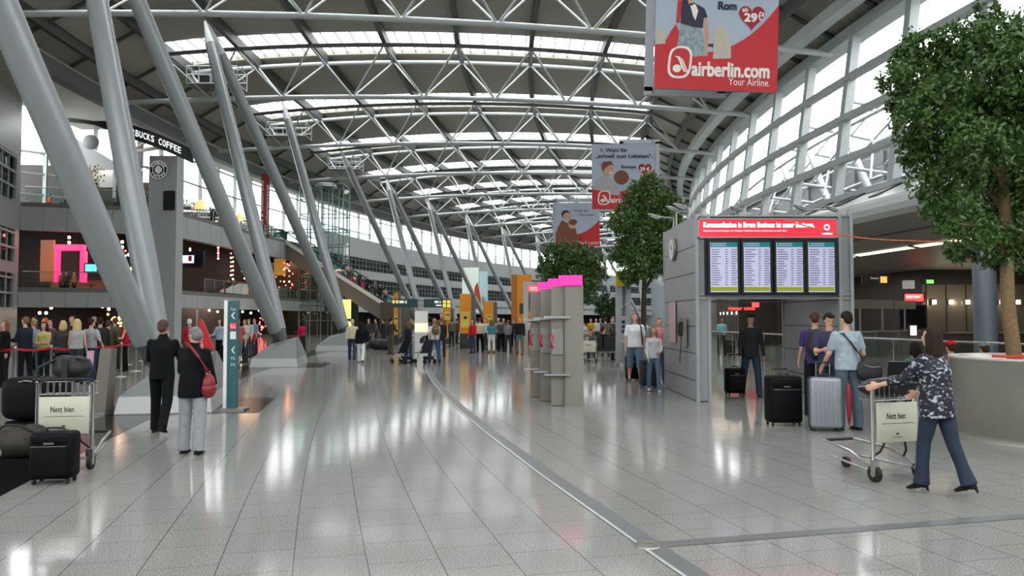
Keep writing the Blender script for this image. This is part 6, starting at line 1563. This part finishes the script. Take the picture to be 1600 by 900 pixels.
# on the terraces
crowd('person sitting-height figure in orange near the left terrace edge', 74, 55.5, 1.7, 150, 'stand', (190, 70, 30), B, z=9.1, hair=(50, 36, 30))
crowd('person in a dark jacket on the cafe terrace beside the leaning column', 351, 62, 1.8, 120, 'stand', (44, 46, 56), B, z=9.15, hair=(50, 36, 30))
# far seats right of the phone columns
bench(AT(918, 550, 31).x, 31, 3, 'row of dark seats right of the phone columns')
seated('person in pink leaning over luggage right of the phone columns', AT(922, 550, 31).x, 31, 1.68, 185, (200, 150, 150), (60, 60, 66), (50, 36, 28), extra=dict(lean=16, nod=-20))
seated('person in black lounging on the far seats right of the phone columns', AT(947, 550, 31).x, 31.0, 1.8, -60, (28, 28, 32), (30, 30, 34), (40, 30, 26), extra=dict(lean=-14))

# ================================================================ LUGGAGE, TROLLEYS, BARRIERS
M_rub = mat('black_rubber', c8(26, 26, 28), .6); M_nyl = mat('black_suitcase_nylon', c8(13, 13, 15), .6, 0, .2, 30, bump=.15, bscale=200, spec=.12)
M_slv = mat('silver_hardshell', c8(142, 146, 152), .32, .3); M_cream2 = mat('cream_sign_plate', c8(196, 196, 176), .45)
def rbox(c, size, r, seg=3):
    bm = bmesh.new(); bmesh.ops.create_cube(bm, size=1); bmesh.ops.scale(bm, vec=size, verts=bm.verts)
    bmesh.ops.bevel(bm, geom=list(bm.edges), offset=r, segments=seg, profile=.5, affect='EDGES')
    m = MB(); bm.verts.index_update(); m.add([v.co+Vector(c) for v in bm.verts], [tuple(v.index for v in f.verts) for f in bm.faces], 0, True); bm.free(); return m
def suitcase(lab, pos, w, d, h, m_, rz=0, handle=.0, group=None, style='soft'):
    t = thing('suitcase', lab, 'suitcase', (0, 0, 0), group)
    z0 = .05
    rbox((0, 0, z0+h/2), (w, d, h), min(.05, d*.22)).build('shell', m_, t)
    if style == 'soft':
        rbox((0, -d/2-.008, z0+h*.40), (w*.84, .05, h*.62), .018).build('front_pocket', m_, t)
        rbox((0, -d/2-.004, z0+h*.86), (w*.80, .035, h*.16), .014).build('top_pocket', m_, t)
        m = MB(); m.box((0, -d/2-.035, z0+h*.72), (w*.8, .006, .008)); m.box((.0, -d/2-.026, z0+h*.78), (.10, .006, .018)); m.build('zip', M_steel, t)
    else:
        m = MB(); m.box((0, 0, z0+h/2), (w+.006, .05, h+.006)); m.build('rim', M_rub, t)
        for k in (-1, 0, 1): rbox((k*w*.26, -d/2, z0+h/2), (w*.12, .02, h*.82), .008).build('rib', m_, t)
    m = MB(); m.path([(-.09, 0, z0+h), (-.08, 0, z0+h+.035), (.08, 0, z0+h+.035), (.09, 0, z0+h)], .012, 8); m.build('carry_handle', M_rub, t)
    for sx in (-1, 1):
        for sy in (-1, 1): MB().path([(sx*(w/2-.05)-.012, sy*(d/2-.04), .028), (sx*(w/2-.05)+.012, sy*(d/2-.04), .028)], [.028, .028], 14).build('wheel', M_rub, t)
    if handle:
        hh = z0+h+handle; m = MB(); 
        for s in (-1, 1): m.tube((s*.10, d/2-.03, z0+h*.9), (s*.10, d/2-.03, hh), .009, n=8)
        m.build('telescopic_handle', M_chrome, t); rbox((0, d/2-.03, hh), (.24, .035, .03), .01).build('grip', M_rub, t)
    t.location = pos; t.rotation_euler = (0, 0, rz); return t
g = lambda x, y: G(x, y)
suitcase('large black fabric suitcase standing beside the purple T-shirt', (AT(1225.5, 640, 12.3).x, 12.35, 0), .53, .30, .74, M_nyl, .05, .10)
suitcase('silver hard-shell suitcase with raised handle held by the pale blue T-shirt', (AT(1291, 640, 11.7).x, 11.75, 0), .46, .28, .76, M_slv, -.18, .22, style='hard')
suitcase('black suitcase wheeled through the portal by the walking person', (AT(1148, 600, 17.2).x, 17.2, 0), .42, .26, .55, M_nyl, .1, .30)
suitcase('slim black case pulled by the white T-shirt', (AT(988, 590, 21.2).x, 21.2, 0), .36, .26, .62, M_nyl, .2, .25)
suitcase('dark blue case beside the fair-haired woman at the portal', (AT(1013, 600, 19.0).x, 19.0, 0), .42, .28, .66, mat('navy_case', c8(30, 36, 50), .6), .1)
suitcase('dark case standing by the turquoise shirt behind the portal', (AT(1140, 550, 37).x, 37, 0), .5, .3, .6, M_nyl, .1)
suitcase('small red suitcase peeking out behind the portal wall', (AT(1097, 590, 20.3).x, 20.3, 0), .36, .24, .45, mat('dark_red_case', c8(120, 30, 40), .6), .1)
suitcase('upright black cabin suitcase in front of the left trolley', (AT(81, 740, 8.0).x, 8.05, 0), .42, .26, .48, M_nyl, .14, .0)
# its long raised handle, seen against the sign plate, belongs to the case
t = thing('rolled_umbrella', 'red rolled umbrella hanging against the faded jeans', 'umbrella', (AT(1326, 620, 11.5).x, 11.5, .35))
m = MB(); c = AT(1326, 600, 11.5); m.path([c+Vector((0, 0, .0)), c+Vector((0, 0, -.12)), c+Vector((.0, 0, -.5)), c+Vector((0, 0, -.62))], [.02, .045, .03, .006], 10); m.build('canopy', M_redl, t)
m = MB(); m.path([c, c+Vector((0, 0, .06)), c+Vector((.03, 0, .09)), c+Vector((.06, 0, .06))], .009, 6); m.build('handle', M_rub, t)

def trolley(lab, pos, rz, words=True):
    """local: +Y is the direction of travel, the pusher stands at -Y; the plate faces -Y"""
    t = thing('luggage_trolley', lab, 'luggage trolley', (0, 0, 0), 'airport luggage trolleys')
    W2 = .29
    for s in (-1, 1):
        MB().path([(s*W2, 0, .12), (s*W2, 0, .95), (s*W2, -.05, 1.0)], [.022, .022, .02], 10).build('upright', M_chrome, t)
        MB().path([(s*W2, -.02, .12), (s*W2*.95, .35, .26), (s*.2, .86, .30)], [.016]*3, 8).build('base_rail', M_chrome, t)
        MB().path([(s*W2, .02, .10), (s*.16, .80, .13)], [.014]*2, 8).build('lower_rail', M_chrome, t)
        w_ = MB(); w_.path([(s*W2-.022, -.02, .085), (s*W2+.022, -.02, .085)], [.085, .085], 24); wo_ = w_.build('wheel', M_rub, t)
        MB().path([(s*W2-.026, -.02, .085), (s*W2+.026, -.02, .085)], [.035, .035], 16).build('hub', M_chrome, wo_)
        MB().box((s*W2, -.02, .17), (.05, .07, .12)).build('fork', M_chrome, t)
        MB().path([(s*.12, 0, .42), (s*.17, .03, .30), (s*.22, .12, .22)], .012, 6).build('brace', M_rub, t)
    w_ = MB(); w_.path([(-.02, .74, .06), (.02, .74, .06)], [.06, .06], 20); w_.build('front_wheel', M_rub, t)
    MB().path([(-.2, .86, .30), (.2, .86, .30)], .018, 8).build('front_bumper', M_rub, t)
    MB().box((0, 0, .12), (.56, .03, .03)).build('axle', M_chrome, t)
    rbox((0, -.028, .61), (.53, .014, .42), .004, 1).build('sign_plate', M_cream2, t)
    m = MB(); text(m, 'Nett hier.', (-.14, -.037, .645), (1, 0, 0), (0, 0, 1), .26, .065, bold=.001)
    m.box((-.0, -.037, .60), (.42, .002, .004)); m.ell((.0, -.037, .49), (.02, .002, .012), 10, 5); m.box((0, -.037, .455), (.12, .002, .006)); m.build('plate_print', M_dk, t)
    m = MB()
    for k in range(9): m.tube((-.26+k*.065, .0, .84), (-.26+k*.065, .0, 1.0), .004, n=5); m.tube((-.26+k*.065, .0, .84), (-.26+k*.065, .2, .84), .004, n=5); m.tube((-.26+k*.065, .2, .84), (-.26+k*.065, .2, .97), .004, n=5)
    for (y, z) in ((0, .84), (0, 1.0), (.2, .84), (.2, .97)): m.tube((-.28, y, z), (.28, y, z), .007, n=6)
    for s in (-1, 1): m.tube((s*.28, 0, .84), (s*.28, .2, .84), .007, n=6); m.tube((s*.28, 0, 1.0), (s*.28, .2, .97), .007, n=6)
    m.build('wire_basket', M_chrome, t)
    MB().path([(-.31, -.06, 1.0), (-.29, -.12, 1.02), (.29, -.12, 1.02), (.31, -.06, 1.0)], .018, 8).build('push_handle', M_rub, t)
    t.location = pos; t.rotation_euler = (0, 0, rz); return t
tp = Vector((AT(1405, 700, 8.1).x, 8.18, 0)); trolley('steel luggage trolley with a cream plate pushed by the woman in the floral blouse', tp, .0+.30)
t = thing('travel_bag', 'black glossy bag lying in the basket of the pushed trolley', 'bag', tp+Vector((0, .06, .99)))
m = MB(); c = Vector((0, 0, 0)); m.ell(c, (.30, .14, .11), 16, 10); m.ell(c+Vector((-.14, 0, .0)), (.12, .11, .10), 14, 8); m.ell(c+Vector((.12, 0, .02)), (.18, .14, .12), 14, 8)
me = remesh(m, .012, 2); recolor(me, mat('black_leather', c8(26, 22, 24), .28, bump=.3)); attach(t, 'shell', me); m = MB(); m.path([(-.2, -.1, .05), (-.05, -.14, .1), (.12, -.12, .08)], .009, 6); o = attach(t, 'strap', m.mesh('strap', M_rub)); t.location = tp+Vector((-.03, .12, .955))
tl = Vector((AT(96, 720, 8.7).x, 8.75, 0)); trolley('steel luggage trolley with a cream plate loaded with black bags at the lower left', tl, .16)
def softbag(name, lab, cat, c, lobes, m_, vx=.014):
    t = thing(name, lab, cat, c); m = MB()
    for (x, y, z, a, b, d) in lobes: m.ell((x, y, z), (a, b, d), 16, 10)
    me = remesh(m, vx, 3); recolor(me, m_); attach(t, 'shell', me); return t
M_olv = mat('olive_duffel', c8(46, 42, 32), .7, 0, .35, 8, bump=.6, bscale=9)
t = softbag('backpack', 'black rucksack with a curved strap on the left trolley handle', 'backpack', tl+Vector((.02, .08, 1.13)), [(0, 0, 0, .22, .14, .13), (-.08, 0, .06, .14, .12, .1), (.06, 0, .05, .14, .12, .1)], M_bagb)
m = MB(); m.path([(-.14, -.1, .1), (-.3, -.12, .02), (-.33, -.1, -.12), (-.28, -.08, -.16)], .018, 8); attach(t, 'strap', m.mesh('strap', M_bagb)); m = MB(); m.path([(.1, -.1, .13), (.26, -.12, .1), (.31, -.12, 0), (.24, -.1, -.11), (.1, -.1, -.14)], .018, 8); attach(t, 'strap', m.mesh('strap', M_bagb))
m = MB(); m.box((.0, -.145, .0), (.07, .012, .22)); attach(t, 'front_strap', m.mesh('front_strap', M_rub))
t = thing('travel_bag', 'big black travel bag standing left of the left trolley', 'bag', (0, 0, 0)); rbox((0, 0, 0), (.66, .46, .5), .12, 4).build('shell', M_nyl, t)
m = MB(); m.path([(-.33, -.1, .16), (0, -.24, .22), (.33, -.1, .16)], .008, 6); m.build('zip', M_steel, t); MB().path([(.1, -.22, .2), (.16, -.27, .27), (.3, -.2, .24)], .014, 6).build('handle', M_rub, t)
t.location = (AT(28, 650, 8.9).x, 9.25, .755)
t2_ = rbox((0, 0, .25), (.62, .42, .48), .05); t3_ = thing('suitcase', 'black suitcase beneath the big black travel bag at the left edge', 'suitcase', (0, 0, 0)); t2_.build('shell', M_nyl, t3_); MB().path([(-.1, -.21, .3), (-.1, -.24, .32), (.1, -.24, .32), (.1, -.21, .3)], .012, 6).build('carry_handle', M_rub, t3_); t3_.location = (AT(28, 650, 8.9).x, 9.3, 0)
t = softbag('duffel_bag', 'olive-brown duffel bag at the lower left edge beside the black cabin case', 'bag', Vector((AT(22, 700, 8.35).x, 8.4, .36)), [(0, 0, 0, .36, .2, .17), (.16, 0, .06, .18, .17, .14), (-.2, .02, .03, .2, .18, .15)], M_olv)
m = MB(); m.path([(-.16, -.14, .13), (-.02, -.17, .21), (.14, -.16, .2), (.27, -.12, .12)], .012, 6); attach(t, 'handles', m.mesh('handles', M_rub)); m = MB(); m.box((-.05, -.19, -.08), (.02, .012, .06)); attach(t, 'buckle', m.mesh('buckle', M_steel))
o = MB().box((0, 0, 0), (.7, .4, .2)).build('luggage_box', M_nyl); o.location = (AT(22, 700, 8.35).x, 8.5, .1); tag(o, 'flat black case lying under the olive duffel bag', 'case')
# far trolley
trolley('distant trolley standing right of the phone columns', Vector((AT(920, 550, 30).x, 30.0, 0)), .1)
for k in range(2):
    x = 600-k*12
    softbag('travel_bag', ['dark travel bag on the floor left of the olive-clad person', 'dark travel bag at the foot of the escalator'][k], 'bag', Vector((AT(x, 545, 42).x, 42, .3)), [(0, 0, 0, .45, .3, .3), (.2, 0, -.05, .3, .3, .24)], M_bagb, .03)

# pushchairs
def pushchair(lab, x, Y, rz, col):
    t = thing('pushchair', lab, 'pushchair', (0, 0, 0), 'pushchairs')
    for s in (-1, 1):
        MB().path([(s*.23, -.35, 1.0), (s*.23, -.2, .72), (s*.23, .25, .12)], .014, 8).build('frame_tube', M_chrome, t)
        MB().path([(s*.23, .1, .45), (s*.23, -.3, .1)], .014, 8).build('rear_strut', M_chrome, t)
        for y in (.3, -.32):
            MB().path([(s*.23-.02, y, .09), (s*.23+.02, y, .09)], [.09, .09], 18).build('wheel', M_rub, t)
        MB().path([(s*.23, -.35, 1.0), (s*.18, -.40, 1.04)], .02, 8).build('handle', M_rub, t)
    m = MB(); m.box((0, .02, .42), (.40, .36, .05)); m.box((0, -.14, .66), (.40, .05, .5), M=Matrix.Rotation(.3, 3, 'X')); m.build('seat', col, t)
    m = MB(); m.lathe((0, 0, 0), [(.0, .30), (.14, .27), (.24, .17), (.27, .0)], 20, a0=-PI*.15, a1=PI*1.15); me = m.mesh('hood', col); o = attach(t, 'hood', me); o.location = (0, -.1, .78)
    MB().box((0, -.24, .22), (.3, .28, .12)).build('basket', M_bagb, t)
    t.location = (AT(x, 560, Y).x, Y, 0); t.rotation_euler = (0, 0, rz)
pushchair('black pushchair pushed by the long-haired person in mid hall', 628, 29.4, .9, M_bagb)
pushchair('dark pushchair left of the brown backpack in mid hall', 664, 29.3, .7, mat('pushchair_navy', c8(34, 36, 46), .6))
c = w3((0, -.2, 1.25)); bag('backpack', 'brown backpack on the white T-shirt of the right pushchair pusher', 'backpack', c, (.15, .10, .2), fab((110, 92, 74), 'brown_canvas'))
hpw = Vector((0, 0, 0))
o = MB(); o.ell((0, 0, 0), (.15, .10, .11), 12, 8); o = o.build('dark_ribbon_bow', fab((34, 34, 40))) if False else None
t = thing('pink_bag', 'pink and white shopping bag held in the queue beside the grey T-shirt', 'bag', AT(139, 570, 20.2))
m = MB(); a = AT(134, 575, 20.2); b = AT(145, 548, 20.2); m.prism([(a.x, 20.2, a.z), (b.x-.02, 20.2, a.z+.02), (b.x, 20.2, b.z), (a.x+.02, 20.2, b.z)], (0, .08, 0)); m.build('pouch', mat('pink_print_bag', c8(214, 170, 186), .5, var=.2, scale=20), t)

# queue barriers with red belts
M_post = mat('barrier_post_steel', c8(176, 176, 172), .3, .6); M_belt = mat('red_belt', c8(180, 16, 34), .55)
front = [(-40, 19.3), (26, 19.2), (82, 20.0), (126, 20.4), (161, 21.1), (191, 22.6), (214, 25.0)]
rear = [(-40, 20.9), (22, 21.1), (72, 22.6)]
mid = [(184, 26.2), (201, 28.5), (224, 31)]
NAMES = {'f': 'front', 'r': 'rear', 'm': 'far'}
for key, line in (('f', front), ('r', rear), ('m', mid)):
    for k, (x, Y) in enumerate(line):
        b_ = Vector(((x-800)/F*Y, Y, 0))
        t = thing('barrier_post', 'steel barrier post with a red belt in the %s line beside the queue' % NAMES[key], 'barrier post', b_, 'barrier posts of the %s queue line' % NAMES[key])
        MB().lathe(b_, [(0, .03), (.06, .028), (.16, .012), (.17, 0)], 20).build('base', M_post, t)
        MB().lathe(b_, [(.03, .02), (.03, .92), (.034, .92), (.034, 1.0), (.02, 1.02), (0, 1.02)], 14).build('post', M_post, t)
        if k+1 < len(line):
            x2, Y2_ = line[k+1]; c_ = Vector(((x2-800)/F*Y2_, Y2_, 0)); m = MB(); N_ = 8
            for j in range(N_):
                u, v = j/N_, (j+1)/N_; p = b_.lerp(c_, u); q = b_.lerp(c_, v); s1 = .95-.05*4*u*(1-u); s2 = .95-.05*4*v*(1-v)
                m.hexa([(p.x, p.y, s1-.03), (q.x, q.y, s2-.03), (q.x, q.y+.006, s2-.03), (p.x, p.y+.006, s1-.03)], [(p.x, p.y, s1+.03), (q.x, q.y, s2+.03), (q.x, q.y+.006, s2+.03), (p.x, p.y+.006, s1+.03)])
            m.build('belt', M_belt, t)
# slanted steel info stand beside the queue
t = thing('info_stand', 'tapered brown-grey steel stand between the queue and the couple', 'stand', G(163, 642))
g1 = G(165, 640); Yk = 13.7
m = MB(); p = lambda x, y, d=0: (AT(x, y, Yk)+Vector((0, d, 0))) if y < 630 else Vector((AT(x, y, Yk).x, Yk+d, 0))
m.hexa([p(143, 638), p(164, 638), p(164, 638, .3), p(143, 638, .3)], [p(157, 545), p(174, 545), p(174, 545, .2), p(157, 545, .2)]); m.build('body', mat('stand_steel', c8(120, 116, 106), .4, .4), t)
MB().box(((p(149, 640)).x, Yk+.12, .02), (.42, .4, .04)).build('base_plate', M_steel, t)
m = MB(); m.box(((p(137, 640)).x, Yk+.2, .25), (.14, .1, .5)); m.build('side_plate', M_panel, t)
# small things: phone in the bent person's hand, cup in the queue, notice, handbag
t = thing('mobile_phone', 'black mobile phone held by the person behind the pale blue T-shirt', 'phone', (AT(1297, 528, 12.5).x, 12.42, 1.32))
o = MB().box((AT(1297, 528, 12.5).x, 12.42, 1.36), (.035, .012, .12), rz=.2).build('phone_body', M_rub, t)
for k, (x, y, Y) in enumerate(((975, 540, 23.5), (1096, 527, 21.5))):
    pass

# maintenance gondolas hung under the left truss ends
for (x, y, i) in ((300, 108, 2), (425, 190, 3), (518, 245, 4)):
    p = phi_n(i); c = A(4.2, p, zt(4.2)-1.1); t = thing('maintenance_gondola', 'wire maintenance platform under the left end of the %s roof truss' % ORD[i], 'platform', c)
    m = MB(); L2, W2, H2 = 1.6, .9, .55
    for z in (-H2, 0, H2):
        for s in (-1, 1): m.tube(c+Vector((-L2, s*W2, z)), c+Vector((L2, s*W2, z)), .035, n=5); m.tube(c+Vector((s*L2, -W2, z)), c+Vector((s*L2, W2, z)), .035, n=5)
    for xx in (-L2, -.8, 0, .8, L2):
        for s in (-1, 1): m.tube(c+Vector((xx, s*W2, -H2)), c+Vector((xx, s*W2, H2)), .03, n=5)
    m.build('cage', M_tube, t)
    m = MB(); m.box(c+Vector((0, 0, -H2)), (2*L2, 2*W2, .05)); m.build('deck', M_dark, t)
    m = MB(); m.tube(c+Vector((-L2, 0, H2)), c+Vector((-L2, 0, 1.2)), .03, n=5); m.tube(c+Vector((L2, 0, H2)), c+Vector((L2, 0, 1.2)), .03, n=5); m.tube(c+Vector((-L2, 0, H2)), c+Vector((L2, 0, H2)), .03, n=5); m.build('hanger', M_dark, t)

# strings of warm bulbs and amber panels in the two first-floor galleries
M_amb = emis('amber_glow_panel', (.75, .42, .08), .28)
for k, (x, y0, y1, Y) in enumerate(((196, 392, 430, 56.2), (341, 383, 404, 64), (361, 396, 430, 66), (364, 402, 436, 66.5), (386, 410, 440, 69), (297, 388, 394, 62), (444, 392, 440, 79), (452, 398, 440, 79.5))):
    a = AT(x, y0, Y); b = AT(x, y1, Y)
    t = thing('light_string', 'vertical string of tiny warm bulbs hanging in the first-floor galleries', 'light string', a, 'bulb strings in the first-floor galleries')
    MB().tube(a, b, .012, n=5).build('cord', M_black, t)
    n_ = 6
    for j in range(n_): MB().ell(a.lerp(b, j/(n_-1)), (.075, .075, .075), 8, 5).build('bulb', M_warm if j % 2 else M_redglow, t)
for k, (x0, y0, x1, y1, Y, lab) in enumerate(((322, 396, 352, 414, 68, 'amber panel glowing above the first-floor rail right of the wall screen'), (366, 410, 398, 424, 72, 'amber panel behind the third leaning column'), (190, 420, 202, 440, 58, 'amber panel between the first two leaning columns'), (428, 404, 446, 430, 80.5, 'amber lit shelf behind the escalator side'))):
    m = MB(); imgbox(m, x0, y0, x1, y1, Y, .15); o = m.build('amber_panel', M_amb); tag(o, lab, 'panel')
for k, (x, f, c_, lab) in enumerate(((96, 170, (120, 96, 60), 'person in a tan top inside the pink arch'), (103, 200, (60, 60, 50), 'person in olive inside the pink arch'), (116, 150, (150, 120, 70), 'person in a mustard top beside the arch post'), (170, 160, (50, 50, 60), 'person in dark clothes by the first-floor rail between the columns'))):
    crowd(lab, x, 54.9, 1.7, f, 'stand', c_, B, z=3.4, hair=(50, 36, 30))
for k, (x, c_, lab) in enumerate(((357, (40, 40, 46), 'person in dark clothes leaning at the first-floor rail'), (366, (150, 60, 50), 'person in a red top at the first-floor rail'))):
    crowd(lab, x, 66, 1.7, 170, 'cross', c_, B, z=3.4, hair=(50, 36, 30))
